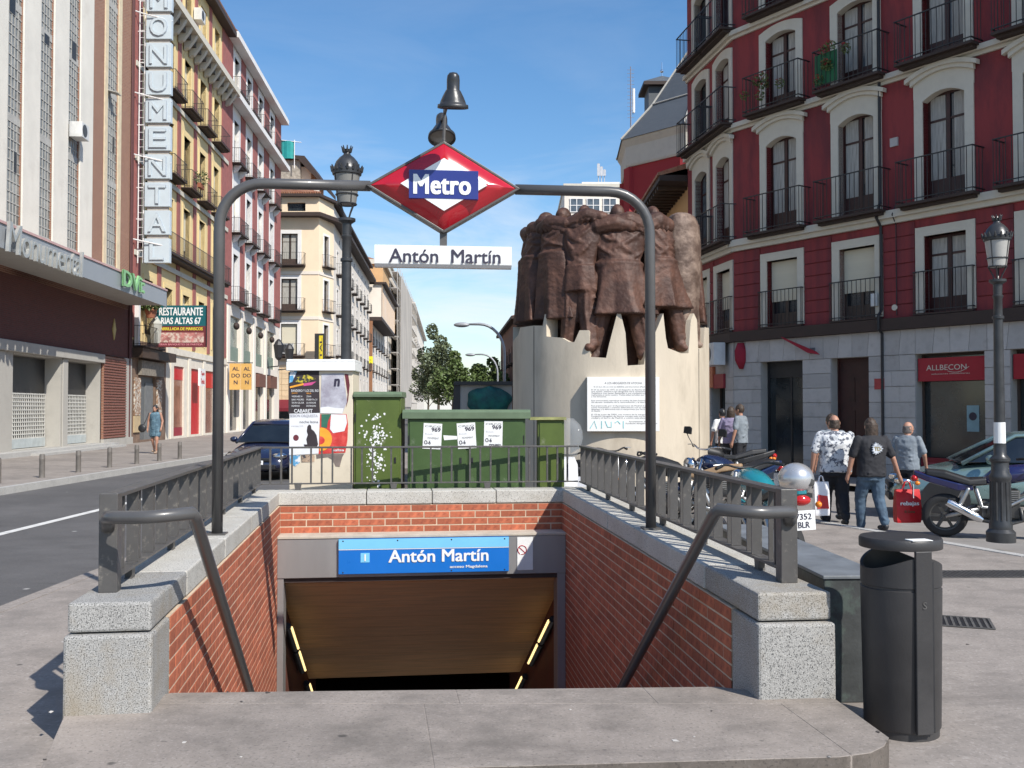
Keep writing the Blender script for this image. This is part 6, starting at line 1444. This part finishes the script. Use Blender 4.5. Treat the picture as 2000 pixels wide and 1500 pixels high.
# ================================================================ people
SKIN = M('skin', (.42,.22,.15), .55, var=.12, scale=6, bump=.05, bs=60)
def person(label, loc, rot, H, shirt, trous, shoe=DARK, hair=DARK, sleeves='short', arms=None, stride=.0, bald=False, longhair=False, build=1.0, legs_bare=False, head_turn=0.0, pants='long', group=None, shirt_low=.86):
    t = thing('person', label, 'person', loc, rot, group); k = H/1.72; t.scale = (k,k,k)
    bw = build
    arms = arms or {-1: ((-.27*bw,.0,1.15),(-.29*bw,.06,.91)), 1: ((.27*bw,.0,1.15),(.29*bw,.06,.91))}
    sh = {s: V(s*.185*bw, 0, 1.40) for s in (-1,1)}
    ft = {-1: V(-.10, .22*stride, .05+(.0 if stride >= 0 else 0)), 1: V(.10, -.26*stride, .05+.10*abs(stride))}
    kn = {s: V(s*.105, ft[s].y*.45+.07*abs(stride)+.02, .49) for s in (-1,1)}
    b = MB(); HM = Matrix.Rotation(head_turn, 4, 'Z')
    hc = V(0,.03,1.60)
    def hp(x,y,z): return hc+HM@V(x,y,z)
    b.ell(hc, .076,.096,.115, M=HM); b.ell(hp(0,.035,-.06), .055,.060,.058); b.cap(hp(0,.088,.0), .010, hp(0,.108,-.022), .016, 8)
    b.cap(hp(-.02,.09,-.055), .009, hp(.02,.09,-.055), .009, 6)
    for s in (-1,1): b.ell(hp(s*.078,-.005,-.01), .012,.022,.032); b.ell(hp(s*.03,.088,.022), .018,.008,.008)
    b.cap((0,-.005,1.42), .062, (0,.02,1.54), .054)
    b.loft([lring(0,0,z,rx*bw,ry*bw,16) for z, rx, ry in ((.86,.13,.09),(1.0,.145,.10),(1.15,.14,.10),(1.32,.165,.11),(1.42,.13,.08),(1.46,.07,.06))])
    for s in (-1,1):
        e, w_ = V(*arms[s][0]), V(*arms[s][1])
        b.cap(sh[s], .052, e, .042); b.cap(e, .041, w_, .028)
        d = (w_-e).normalized(); n_ = V(0,1,0) if abs(d.y) < .8 else V(0,0,1); side_ = d.cross(n_).normalized(); fw = side_.cross(d)
        pc = w_+d*.05; b.cap(w_+d*.02, .030, w_+d*.085, .034)
        for f in range(4):
            base = w_+d*(.088-.004*abs(f-1.5))+fw*(f-1.5)*.019; ln = (.062,.072,.068,.052)[f]; cu = -side_*s*.02
            b.cap(base, .0095, base+d*ln*.55, .009, 6); b.cap(base+d*ln*.55, .009, base+d*ln+cu, .0075, 6)
        tb_ = w_+d*.04+fw*.03; b.cap(tb_, .011, tb_+d*.045+fw*.02, .010, 6)
        b.cap((s*.09,0,.90), .085, kn[s], .058); b.cap(kn[s], .056, ft[s]+V(0,-.02,.04), .036); b.ell(ft[s]+V(0,.05,-.012), .038,.10,.032)
    me = baked(b, .0105, 2, SKIN, name='body'); put('body', me, t)
    ey = MB()
    for s in (-1,1): ey.ell(hp(s*.03,.089,.006), .012,.006,.006, 8, 5)
    obj('eyes', ey, DARK, t)
    c = MB()
    if pants == 'long':
        for s in (-1,1):
            c.cap((s*.088,0,.92), .108*bw, kn[s]+V(0,0,.05), .078*bw); c.cap(kn[s]+V(0,0,.05), .078*bw, ft[s]+V(0,-.015,.08), .066)
            c.cap(kn[s]+V(-.03,-.05,-.02), .028, kn[s]+V(.04,-.05,.03), .03); c.cap(ft[s]+V(-.03,-.05,.14), .025, ft[s]+V(.03,-.05,.11), .028)
        c.loft([lring(0,0,z,rx*bw,ry*bw,16) for z, rx, ry in ((.80,.17,.115),(.92,.18,.125),(1.02,.165,.115))])
    else:
        for s in (-1,1): c.cap((s*.088,0,.92), .115*bw, V(s*.10,kn[s].y*.4,.66), .112*bw)
        c.loft([lring(0,0,z,rx*bw,ry*bw,16) for z, rx, ry in ((.62,.19,.14),(.80,.19,.13),(.92,.18,.125),(1.02,.165,.115))])
    put('trousers' if pants == 'long' else 'skirt', baked(c, .014, 1, trous, [('CLOUDS',.06,.016)], 'trousers'), t)
    c = MB()
    c.loft([lring(0,-.005,z,rx*bw,ry*bw,24,fold=.02,k=5,ph=z) for z, rx, ry in ((shirt_low,.20,.145),(1.0,.19,.14),(1.15,.19,.14),(1.30,.205,.14),(1.40,.205,.118),(1.45,.145,.09),(1.475,.075,.07))])
    if sleeves != 'none':
        for s in (-1,1):
            e = V(*arms[s][0]); c.cap(sh[s]+V(-s*.006,0,.0), .073, sh[s]+(e-sh[s])*(.78 if sleeves == 'short' else 1), .070)
            if sleeves == 'long': c.cap(e, .06, V(*arms[s][1]), .045)
    for i in range(5): c.cap((R.uniform(-.13,.0),-.13*bw,.92+.09*i), .018, (R.uniform(0,.13),-.125*bw,.90+.1*i+R.uniform(0,.08)), .018, 6)
    so_ = put('shirt', baked(c, .013, 1, shirt, [('CLOUDS',.07,.02)], 'shirt'), t)
    if not legs_bare or True:
        for s in (-1,1):
            c = MB(); c.ell(ft[s]+V(0,.05,-.008), .047,.135,.042); c.ell(ft[s]+V(0,-.03,.02), .045,.06,.05); obj('shoe', c, shoe, t, smooth=True)
    h = MB()
    if bald:
        for a in range(-8, 9): 
            aa = -PI/2+a*.215; p = hp(.070*math.cos(aa), .087*math.sin(aa), -.075); q_ = hp(.066*math.cos(aa), .082*math.sin(aa), .030); h.cap(p, .013, q_, .015, 6)
    else:
        h.ell(hp(0,-.014,.022), .088,.104,.112, M=HM)
        if longhair: h.loft([lring(hc.x+(HM@V(0,-.05,0)).x, hc.y+(HM@V(0,-.05,0)).y, z, rx, ry, 16, fold=.05, k=6) for z, rx, ry in ((1.36,.07,.04),(1.44,.10,.065),(1.55,.098,.085),(1.64,.09,.085))])
    put('hair', baked(h, .011, 1, hair, [('CLOUDS',.02,.014)], 'hair'), t)
    return t
PRINT = M('printed_cotton', (.62,.63,.64), .8, var=.1, scale=6, bump=.1, col2=(.10,.11,.14), mixlo=.53, mixhi=.56, mixscale=15)
BLKT = M('black_cotton', (.022,.022,.026), .85, var=.2, bump=.1)
GREY = M('grey_shirt', (.20,.23,.26), .85, var=.15, scale=5, bump=.15)
BLKP = M('black_trousers', (.018,.019,.024), .85, bump=.1)
JEAN = M('blue_jeans', (.055,.09,.135), .85, var=.3, scale=5, bump=.15, col2=(.09,.14,.19), mixscale=4)
HAIRB = M('brown_hair', (.06,.04,.028), .6, var=.4, scale=30, bump=.4, bs=60)
HAIRG = M('grey_hair', (.14,.12,.11), .7, var=.3, scale=30, bump=.4, bs=60)
JOGD = M('denim', (.075,.14,.19), .85, var=.35, scale=9, bump=.2, col2=(.14,.24,.30), mixscale=8)
PUR = M('purple_cotton', (.28,.24,.36), .85)
def at_ground(px, py, z=0): q = gnd(px, py, z); return (q.x, q.y, z)
p1 = person('man in a white printed shirt and black trousers walking away with a carrier bag', at_ground(1632, 1034, -.12), -.10, 1.68, PRINT, BLKP, DARK, HAIRB, arms={-1:((-.31,-.02,1.14),(-.33,.03,.90)),1:((.27,.02,1.14),(.25,.10,.92))}, stride=.75, bald=True, build=1.22)
p1b = person('dark haired man mostly hidden in front of the man in the printed shirt', at_ground(1626, 1018, -.12), .0, 1.68, GREY, BLKP, DARK, HAIRB, stride=.3, build=.85)
p2_ = person('long haired person in a black t-shirt with a silver emblem on the back', at_ground(1703, 1044, -.12), .12, 1.63, BLKT, JEAN, DARK, HAIRB, arms={-1:((-.29,.03,1.14),(-.31,.10,.90)),1:((.33,-.02,1.13),(.45,.03,.87))}, stride=.7, longhair=True, build=1.12)
p3 = person('balding older man in a grey shirt looking to the side', at_ground(1774, 1012, -.12), -.75, 1.56, GREY, BLKP, DARK, HAIRG, arms={-1:((-.27,-.03,1.14),(-.25,.04,.92)),1:((.28,.03,1.13),(.27,.14,.92))}, stride=.3, bald=True, head_turn=-.6, build=1.05)
def chest(par, y): return par
em = MB(); pts = []
for i in range(28):
    a = 2*PI*i/28+PI/2; r = .088*(1 if i % 2 else .72)*(1+.12*math.cos(3*a)); pts.append((r*math.cos(a)*.98, 1.28+r*math.sin(a)))
em.prism(pts, 'y', -.186, -.150); eo = obj('emblem', em, M('silver_print', (.55,.58,.62), .5, var=.4, scale=14, col2=(.06,.06,.08), mixlo=.55, mixhi=.6, mixscale=30), p2_)
text('lettering', 'TD', M('gold_print', (.25,.20,.08), .5), p2_, (0,-.187,1.275), h=.055, bold=.04, depth=.001)
def bag(label, loc, w, h, d, mat, rot=0, strap=.12):
    t = thing('carrier_bag', label, 'carrier bag', loc, rot)
    b = MB(); b.loft([[( sx*w/2*f, sy*d/2*g, z) for sx, sy in ((-1,-1),(0,-1.25),(1,-1),(1,1),(0,1.25),(-1,1))] for z, f, g in ((0,.93,1),(.03,.97,1.1),(h*.5,1,1.0),(h*.85,.98,.6),(h,.96,.35))], cap=True)
    obj('bag_body', b, mat, t)
    s = MB()
    for y in (-d*.2, d*.2): s.tube([(-w*.2,y,h-.02),(-w*.1,y*.5,h+strap*.8),(0,0,h+strap),(w*.1,y*.5,h+strap*.8),(w*.2,y,h-.02)], .006, 5)
    obj('handles', s, mat, t); return t
BRED = M('bag_red', (.55,.012,.018), .45, var=.1, scale=5, bump=.2, bs=9)
q = at(1772, 1017, 13.9); bg1 = bag('bright red shopping bag lettered in white, held between the two right hand walkers', (q.x, q.y, .03), .36, .47, .12, BRED, .05)
text('lettering', 'rebajas', WHT, bg1, (0,-.083,.27), w=.27, h=.075, bold=.03)
text('lettering', 'El Corte', M('bag_green', (.02,.09,.04), .5), bg1, (0,-.0835,.16), w=.15, h=.035, bold=.03)
q = at(1604, 1005, 14.0); bg2 = bag('white carrier bag with red print carried by the man in the printed shirt', (q.x, q.y, .12), .22, .48, .09, M('bag_white', (.8,.78,.78), .4, bump=.3, bs=9), .1, .09)
obj('print', MB().prism([(-.08,.10),(.09,.10),(.07,.28),(-.07,.30)], 'y', -.0655, -.06), BRED, bg2)
pw_ = person('woman in a short denim dress walking along the far pavement with a black bag', at_ground(303, 886, .02), PI-.1, 1.76, JOGD, JOGD, M('sandal',(.35,.25,.18),.6), DARK, 'none', arms={-1:((-.25,-.03,1.14),(-.24,.05,.92)),1:((.26,.0,1.14),(.27,.03,.90))}, stride=.5, pants='short', longhair=True, build=1.0)
q = gnd(303, 886, .02); hb = thing('handbag', 'black handbag hanging beside the woman in the denim dress', 'handbag', (q.x-.42, q.y-.15, .80), 0)
obj('bag_body', MB().ell((0,0,.14), .15,.07,.15), DARK, hb, smooth=True); obj('strap', MB().tube([(.05,0,.26),(.16,.02,.5),(.22,.03,.70)], .012, 5), DARK, hb)
for i, (px, dd, sh_, hr_, lb) in enumerate(((1412,23.2,WHT,DARK,'person in a pale top standing at the shop front behind the monument, leftmost of three'),(1428,22.6,PUR,HAIRB,'person in a lilac top standing at the shop front, middle of three'),(1447,22.0,GREY,HAIRB,'person in a grey top with arm raised at the shop front, nearest the corner pilaster'))):
    q = at(px, 900, dd); person(lb, (q.x, q.y, 0), (0.3,-.4,.9)[i], 1.64+.05*i, sh_, BLKP, DARK, hr_, longhair=(i == 1), group='people by the corner shop')
# ================================================================ vehicles
TYRE = M('tyre', (.02,.02,.021), .8, bump=.2)
ALU = M('aluminium', (.45,.45,.44), .35, metal=.85, var=.1)
ENG = M('engine_grey', (.09,.088,.085), .45, metal=.5, var=.3, scale=12)
BLK = M('black_plastic', (.015,.015,.016), .5, bump=.1)
TAIL = M('tail_red', (.45,.01,.01), .15, var=.05, bump=0, coat=.5)
AMB = M('amber', (.75,.22,.02), .2, bump=0)
def wheel(parent, x, r, w=.13, rimm=ALU, y=0, z=None, n=28):
    z = r if z is None else z
    MX = Matrix.Translation((x,y,z)) @ Matrix.Rotation(PI/2,4,'X')
    o = obj('wheel', MB().lathe([(r*.68,-w*.42),(r*.85,-w*.5),(r*.96,-w*.36),(r,-w*.1),(r,w*.1),(r*.96,w*.36),(r*.85,w*.5),(r*.68,w*.42)], n, cap=False).xf(MX), TYRE, parent, smooth=True)
    b = MB(); b.lathe([(r*.70,-w*.40),(r*.70,w*.40),(r*.62,w*.36),(r*.62,-w*.36),(r*.70,-w*.40)], n, cap=False)
    for k in range(6):
        a = PI*2*k/6; b.box(.02, r*.64, -.020, .020, -w*.18, w*.18, Matrix.Rotation(a,4,'Z'))
    b.lathe([(.001,-w*.42),(.05,-w*.42),(.05,w*.42),(.001,w*.42)], 12)
    obj('rim', b.xf(MX), rimm, o); return o
def motorbike(label, loc, rot, tank, seatm=BLK, lean=.09, exhaust=True, topcase=None, screen=False, scooter=False, chopper=False, rimm=ALU, mirror=True, seat_l=0):
    t = thing('motorbike' if not scooter else 'motor_scooter', label, 'motorbike' if not scooter else 'scooter', loc, rot)
    t.rotation_euler = (lean, 0, rot)
    r = .30 if not scooter else .24
    xf_, xr = .70, -.70
    wheel(t, xr, r, .15, rimm); wheel(t, xf_, r, .12, rimm)
    if scooter:
        bd = MB(); bd.loft([[(x, y, z) for y, z in ((-w,z0),(-w*1.05,(z0+z1)/2),(-w*.7,z1),(w*.7,z1),(w*1.05,(z0+z1)/2),(w,z0))] for x, w, z0, z1 in ((-.98,.07,.55,.68),(-.85,.15,.42,.74),(-.5,.18,.30,.76),(-.15,.17,.28,.70),(-.05,.16,.26,.45),(.25,.16,.24,.34),(.36,.14,.22,.36))])
        obj('body', bd, tank, t, auto=45)
        ls = MB(); ls.loft([[(x+dx, y, z) for dx, y in ((.0,-w),(.10,-w*.75),(.16,0),(.10,w*.75),(.0,w),(-.05,w*.7),(-.02,0),(-.05,-w*.7))] for x, w, z in ((.38,.16,.30),(.42,.20,.50),(.40,.21,.72),(.34,.17,.90),(.30,.10,1.0))])
        obj('leg_shield', ls, tank, t, smooth=True)
        obj('mudguard', MB().tube([(xf_+.27*math.cos(a),0,r+.27*math.sin(a)) for a in [.3+.25*k for k in range(9)]], .07, 8), tank, t, smooth=True)
        st = MB(); st.loft([[(x, y, z) for y, z in ((-w,z0),(-w*.8,z1),(w*.8,z1),(w,z0))] for x, w, z0, z1 in ((-.85,.11,.75,.82),(-.5,.15,.76,.86),(-.15,.13,.70,.80))]); obj('seat', st, seatm, t, bevel=.02)
        hx, hz = .30, 1.02
    else:
        fr_ = MB(); fr_.tube([(.50,0,.92),(.1,0,.80),(-.45,0,.72),(-.95,0,.80)], .03, 8)
        for s in (-1,1): fr_.tube([(.48,s*.05,.88),(.30,s*.13,.60),(.0,s*.14,.42),(-.25,s*.13,.45),(-.32,s*.13,.70)], .024, 8); fr_.tube([(-.28,s*.11,.42),(xr,s*.10,r)], .03, 8)
        obj('frame', fr_, ALU, t, smooth=True)
        en = MB(); en.box(-.25,.22,-.13,.13,.30,.52); en.box(-.05,.20,-.11,.11,.52,.68)
        for s in (-1,1): en.lathe([(.001,0),(.10,0),(.10,.05),(.08,.07),(.001,.07)], 16).v; 
        obj('engine', en, ENG, t, bevel=.02)
        for s in (-1,1):
            obj('engine_cover', MB().lathe([(.001,.0),(.11,.0),(.11,.045),(.09,.065),(.001,.07)], 18).xf(Matrix.Translation((-.08,s*.125,.40)) @ Matrix.Rotation(-s*PI/2,4,'X')), ENG, t, auto=40)
        fins = MB()
        for k in range(6): fins.box(-.07,.22,-.125,.125,.53+.026*k,.54+.026*k)
        obj('cooling_fins', fins, ALU, t)
        tk = MB(); tk.loft([[(x, w*math.cos(a), zc+h*math.sin(a)) for a in [PI*2*k/12 for k in range(12)]] for x, w, zc, h in ((-.22,.07,.80,.05),(-.12,.13,.84,.10),(.10,.16,.88,.13),(.30,.15,.91,.12),(.42,.08,.92,.07))]); obj('tank', tk, tank, t, smooth=True)
        se = MB(); se.loft([[(x, y, z) for y, z in ((-w,z0),(-w*.85,z1),(w*.85,z1),(w,z0))] for x, w, z0, z1 in ((-.95,.09,.86,.94),(-.7,.12,.82,.92),(-.4,.14,.74,.82),(-.18,.10,.74,.84))]); obj('seat', se, seatm, t, bevel=.025, seg=3)
        tl = MB(); tl.loft([[(x, y, z) for y, z in ((-w,z0),(-w,z1),(w,z1),(w,z0))] for x, w, z0, z1 in ((-1.10,.05,.84,.92),(-.9,.10,.76,.86),(-.55,.13,.66,.77),(-.35,.10,.66,.74))]); obj('tail_fairing', tl, tank, t, bevel=.02)
        fk = MB()
        for s in (-1,1): fk.tube([(xf_,s*.09,r),(.46,s*.09,.98)], [.028,.022], 8); fk.cap((-.55,s*.11,.40), .035, (-.42,s*.11,.68), .03)
        obj('fork', fk, CHR if chopper else ALU, t, smooth=True)
        obj('mudguard', MB().tube([(xf_+(r+.03)*math.cos(a),0,r+(r+.03)*math.sin(a)) for a in [.6+.25*k for k in range(8)]], .055, 8), tank, t, smooth=True)
        hx, hz = (.38,1.10) if chopper else (.42,1.02)
        obj('headlight', MB().lathe([(.001,-.06),(.07,-.05),(.095,.03),(.098,.05),(.001,.065)], 16).xf(Matrix.Translation((.58,0,.90)) @ Matrix.Rotation(PI/2,4,'Y')), CHR, t, smooth=True)
        if exhaust:
            ex = MB(); ex.tube([(.22,-.14,.45),(.25,-.15,.28),(.05,-.16,.22),(-.25,-.17,.27)], .024, 8); obj('exhaust_pipe', ex, ENG, t, smooth=True)
            obj('silencer', MB().lathe([(.001,0),(.035,0),(.055,.06),(.06,.10),(.06,.46),(.05,.5),(.03,.5)], 16).xf(Matrix.Translation((-.25,-.185,.28)) @ Matrix.Rotation(math.radians(-62),4,'Y')), CHR, t, auto=40)
    hb_ = MB(); hb_.tube(arc([(hx-.16,-.36,hz+.02),(hx-.04,-.22,hz+.05),(hx,-.08,hz),(hx,.08,hz),(hx-.04,.22,hz+.05),(hx-.16,.36,hz+.02)], 3), .013, 8); obj('handlebar', hb_, CHR if chopper else BLK, t, smooth=True)
    for s in (-1,1):
        obj('grip', MB().tube([(hx-.17,s*.37,hz+.018),(hx-.09,s*.28,hz+.038)], .019, 8), BLK, t)
        lv = MB(); lv.tube([(hx-.06,s*.26,hz+.05),(hx-.06,s*.36,hz+.045)], .006, 5); obj('lever', lv, ALU, t)
        if mirror:
            mo = obj('mirror', MB().prism([(-.075,-.045),(.075,-.055),(.085,.03),(.05,.055),(-.06,.05)], 'x', -.012, .012).xf(Matrix.Translation((hx-.03,s*.34,hz+.24))), BLK, t, bevel=.006)
            obj('mirror_glass', MB().box(-.016,-.0125,-.065,.068,-.036,.042).xf(Matrix.Translation((hx-.03,s*.34,hz+.24))), CHR, mo)
            obj('mirror_stem', MB().tube([(hx-.04,s*.24,hz+.05),(hx-.02,s*.31,hz+.15),(hx-.02,s*.34,hz+.2)], .007, 6), BLK, mo)
    tz = .74 if not scooter else .60; tx = -1.08 if not scooter else -1.0
    obj('tail_light', MB().ell((tx-.01,0,tz+.07), .05,.085,.05), TAIL, t, smooth=True)
    for s in (-1,1): obj('indicator', MB().ell((tx+.02,s*.17,tz+.02), .035,.03,.03), AMB, t, smooth=True)
    np_ = obj('number_plate', MB().box(tx-.03,tx-.022,-.11,.11,tz-.20,tz-.02), WHT2, t)
    text('plate_number', '7352', INK, np_, (tx-.031,0,tz-.075), w=.15, h=.055, rot=(PI/2,0,-PI/2), bold=.01)
    text('plate_number', 'BLR', INK, np_, (tx-.031,0,tz-.15), w=.11, h=.055, rot=(PI/2,0,-PI/2), bold=.01)
    if topcase: 
        obj('top_case', MB().ell((-.98,0,1.0), (.165),.165,.15, 24, 14), topcase, t, smooth=True)
        obj('case_lock', MB().lathe([(.001,0),(.035,0),(.035,.012),(.001,.014)], 14).xf(Matrix.Translation((-1.108,-.085,.97)) @ Matrix.Rotation(-PI/2,4,'Y')), ENG, t)
        obj('luggage_rack', MB().box(-1.1,-.7,-.1,.1,.83,.87), BLK, t)
    if screen:
        SCR = M('windscreen', (.55,.56,.56), .08, var=.05, bump=0); SCR.node_tree.nodes['Principled BSDF'].inputs['Alpha'].default_value = .16
        s_ = MB(); rows = []
        for j in range(7):
            v = j/6; w = .24*math.sqrt(max(0,1-(v*1.0-.42)**2/.36)) if v > .42 else .17+.07*v/.42
            rows.append([(hx+.16-.12*v-.35*u*u, u*2*max(w,.03), hz-.02+.52*v) for u in [(-.5+i/8) for i in range(9)]])
        vs = [p for r_ in rows for p in r_]; s_.add(vs, [(a*9+i,a*9+i+1,a*9+i+10,a*9+i+9) for a in range(6) for i in range(8)])
        o = obj('windscreen', s_, SCR, t, smooth=True); m = o.modifiers.new('s','SOLIDIFY'); m.thickness = .005
    return t
NVY = M('navy_paint', (.014,.016,.075), .22, var=.1, bump=0, coat=.6)
TEAL = M('teal_paint', (.015,.20,.24), .22, var=.1, bump=0, coat=.6)
WPNT = M('white_bike_paint', (.75,.75,.76), .2, var=.03, bump=0, coat=.6)
SILV = M('silver_paint', (.55,.55,.55), .25, metal=.6, var=.03, bump=0, coat=.4)
TAN = M('tan_leather', (.34,.22,.12), .55, var=.15)
BLUP = M('blue_paint', (.010,.02,.06), .25, var=.1, bump=0, coat=.6)
ga = gnd(1853, 1052, -.12)
motorbike('dark blue naked motorbike with a silver exhaust parked by the lamp post', (ga.x+.72, ga.y+.02, -.12), -.33, NVY, mirror=False, rimm=ENG)
q = at(1577, 1005, 9.0); motorbike('teal motorbike with a round silver top case parked beside the railing', (q.x-.14, q.y+1.02, 0), PI/2+.10, TEAL, lean=-.05, topcase=SILV, exhaust=False, mirror=False)
q = at(1120, 930, 12.9); motorbike('white motor scooter with a tall clear windscreen beside the small green cabinet', (q.x+.10, q.y+.55, 0), -PI/2-.55, WPNT, scooter=True, screen=True, lean=0, mirror=False)
q = at(1300, 930, 12.6); motorbike('black motorbike with a tan seat parked between the monument and the railing', (q.x+.10, q.y+.35, 0), PI-.35, BLK, seatm=TAN, mirror=False, lean=.05)
q = at(1180, 930, 14.3); motorbike('pale motor scooter with round mirrors parked in front of the plaque', (q.x, q.y+.4, 0), -PI/2+.5, SILV, scooter=True, lean=0, mirror=False)
q = at(1432, 930, 13.2); motorbike('blue chopper motorbike with chromed bars and a square mirror', (q.x-.12, q.y+.2, 0), PI+.55, BLUP, chopper=True, lean=-.04)
q = at(1462, 900, 17.2); motorbike('black motorbike in the shade behind the chopper', (q.x-.6, q.y+.2, 0), PI-.1, BLK, lean=.05, mirror=False)
def car(label, loc, rot, paint, L_=4.2, W_=1.74, H_=1.46, low=False):
    t = thing('parked_car', label, 'car', loc, rot); hl_ = L_/2; hw_ = W_/2
    # stations along x (front = +x): (x, z of deck, half width, z bottom)
    base = [(hl_,.42,.55,.28),(hl_-.10,.62,.74,.22),(hl_-.45,.74,.82,.2),(hl_-1.1,.90,.86,.2),(.35,.96,.87,.2),(-.6,.97,.87,.2),(-hl_+.9,.98,.86,.2),(-hl_+.25,.93,.80,.22),(-hl_,.70,.70,.30)]
    rings = []
    for x, z, w, zb in base:
        w *= hw_/.87; rings.append([(x,-w*.92,zb),(x,-w,zb+.14),(x,-w*1.0,z*.72),(x,-w*.90,z-.02),(x,-w*.55,z+.015),(x,0,z+.02),(x,w*.55,z+.015),(x,w*.90,z-.02),(x,w*1.0,z*.72),(x,w,zb+.14),(x,w*.92,zb)])
    bo = obj('body', MB().loft(rings), paint, t, auto=60); m = bo.modifiers.new('s','SUBSURF'); m.levels = 2; m.render_levels = 2
    # greenhouse: glass shell with roof and pillars
    G = [(hl_-1.02,.90,.80),(.28,H_-.05,.60),(-.45,H_,.60),(-1.1,H_-.06,.58),(-hl_+.45,.97,.72)]
    g = [[(x,-w,.93),(x,-w*.98,min(z,.97)),(x,-(w if i in (0,4) else .60)*.97,z),(x,0,z+.02),(x,(w if i in (0,4) else .60)*.97,z),(x,w*.98,min(z,.97)),(x,w,.93)] for i, (x, z, w) in enumerate([(a,b,.80) if i in (0,) else (a,b,.80) for i,(a,b,c) in enumerate(G)])]
    obj('glasshouse', MB().loft(g), GLASSP, t)
    rf = MB(); rf.loft([[(x,-w,z-.03),(x,-w*.93,z+.012),(x,0,z+.035),(x,w*.93,z+.012),(x,w,z-.03)] for x, z, w in ((.40,H_-.085,.60),(.2,H_-.035,.62),(-.45,H_+.005,.62),(-1.1,H_-.05,.60),(-1.3,H_-.12,.58))]); obj('roof', rf, paint, t, smooth=True)
    pl = MB()
    for s in (-1,1):
        pl.tube([(hl_-1.05,s*.79,.90),(.30,s*.60,H_-.06),(-.45,s*.60,H_-.015),(-1.12,s*.585,H_-.07),(-hl_+.40,s*.77,.95)], .035, 8)
        pl.tube([(-.35,s*.60,H_-.03),(-.42,s*.81,.94)], .04, 8)
    obj('pillar', pl, paint, t, smooth=True)
    for x in (hl_-.80, -hl_+.75):
        for s in (-1,1): wheel(t, x, .305, .19, ALU, s*(hw_-.10))
    ar = MB()
    for x in (hl_-.80, -hl_+.75):
        for s in (-1,1): ar.lathe([(.001,-.005),(.36,-.005),(.36,.008),(.001,.008)], 24).v; 
    ar = MB()
    for x in (hl_-.80, -hl_+.75):
        for s in (-1,1): ar.add(MB().lathe([(.001,0),(.365,0),(.365,.012),(.001,.012)],24).xf(Matrix.Translation((x,s*(hw_-.002),.32)) @ Matrix.Rotation(-s*PI/2,4,'X')).v, MB().lathe([(.001,0),(.365,0),(.365,.012),(.001,.012)],24).f)
    obj('wheel_arch', ar, BLK, t)
    for s in (-1,1):
        obj('headlight', MB().ell((hl_-.22,s*(hw_-.28),.60), .16,.19,.085), CHR, t, smooth=True)
        obj('mirror', MB().ell((.72,s*(hw_+.10),.98), .07,.10,.075), paint, t, smooth=True)
        obj('tail_light', MB().ell((-hl_+.12,s*(hw_-.2),.72), .10,.12,.12), TAIL, t, smooth=True)
    gl = MB(); gl.box(hl_-.06,hl_+.012,-.42,.42,.47,.56); gl.box(hl_-.06,hl_+.015,-.55,.55,.28,.40); obj('grille', gl, BLK, t, bevel=.02)
    np_ = obj('number_plate', MB().box(hl_+.015,hl_+.025,-.25,.25,.40,.50), WHT2, t)
    text('plate_number', '4817 CDP', INK, np_, (hl_+.027,0,.45), w=.42, h=.07, rot=(PI/2,0,PI/2), bold=.01)
    return t
q = gnd(520, 938, -.12); car('dark blue hatchback facing the camera, half hidden by the poster pillar', (q.x-.12, q.y+1.8, -.12), -PI/2-.06, M('dark_blue_paint', (.012,.016,.045), .18, var=.1, bump=0, coat=.8))
q = at(1925, 1010, 15.2); car('pale green metallic car parked in the shade beyond the motorbike', (q.x+1.0, q.y+.6, -.12), PI-.30, M('pale_green_paint', (.20,.30,.29), .25, metal=.5, var=.06, bump=0, coat=.7), 4.3, 1.74, 1.40)
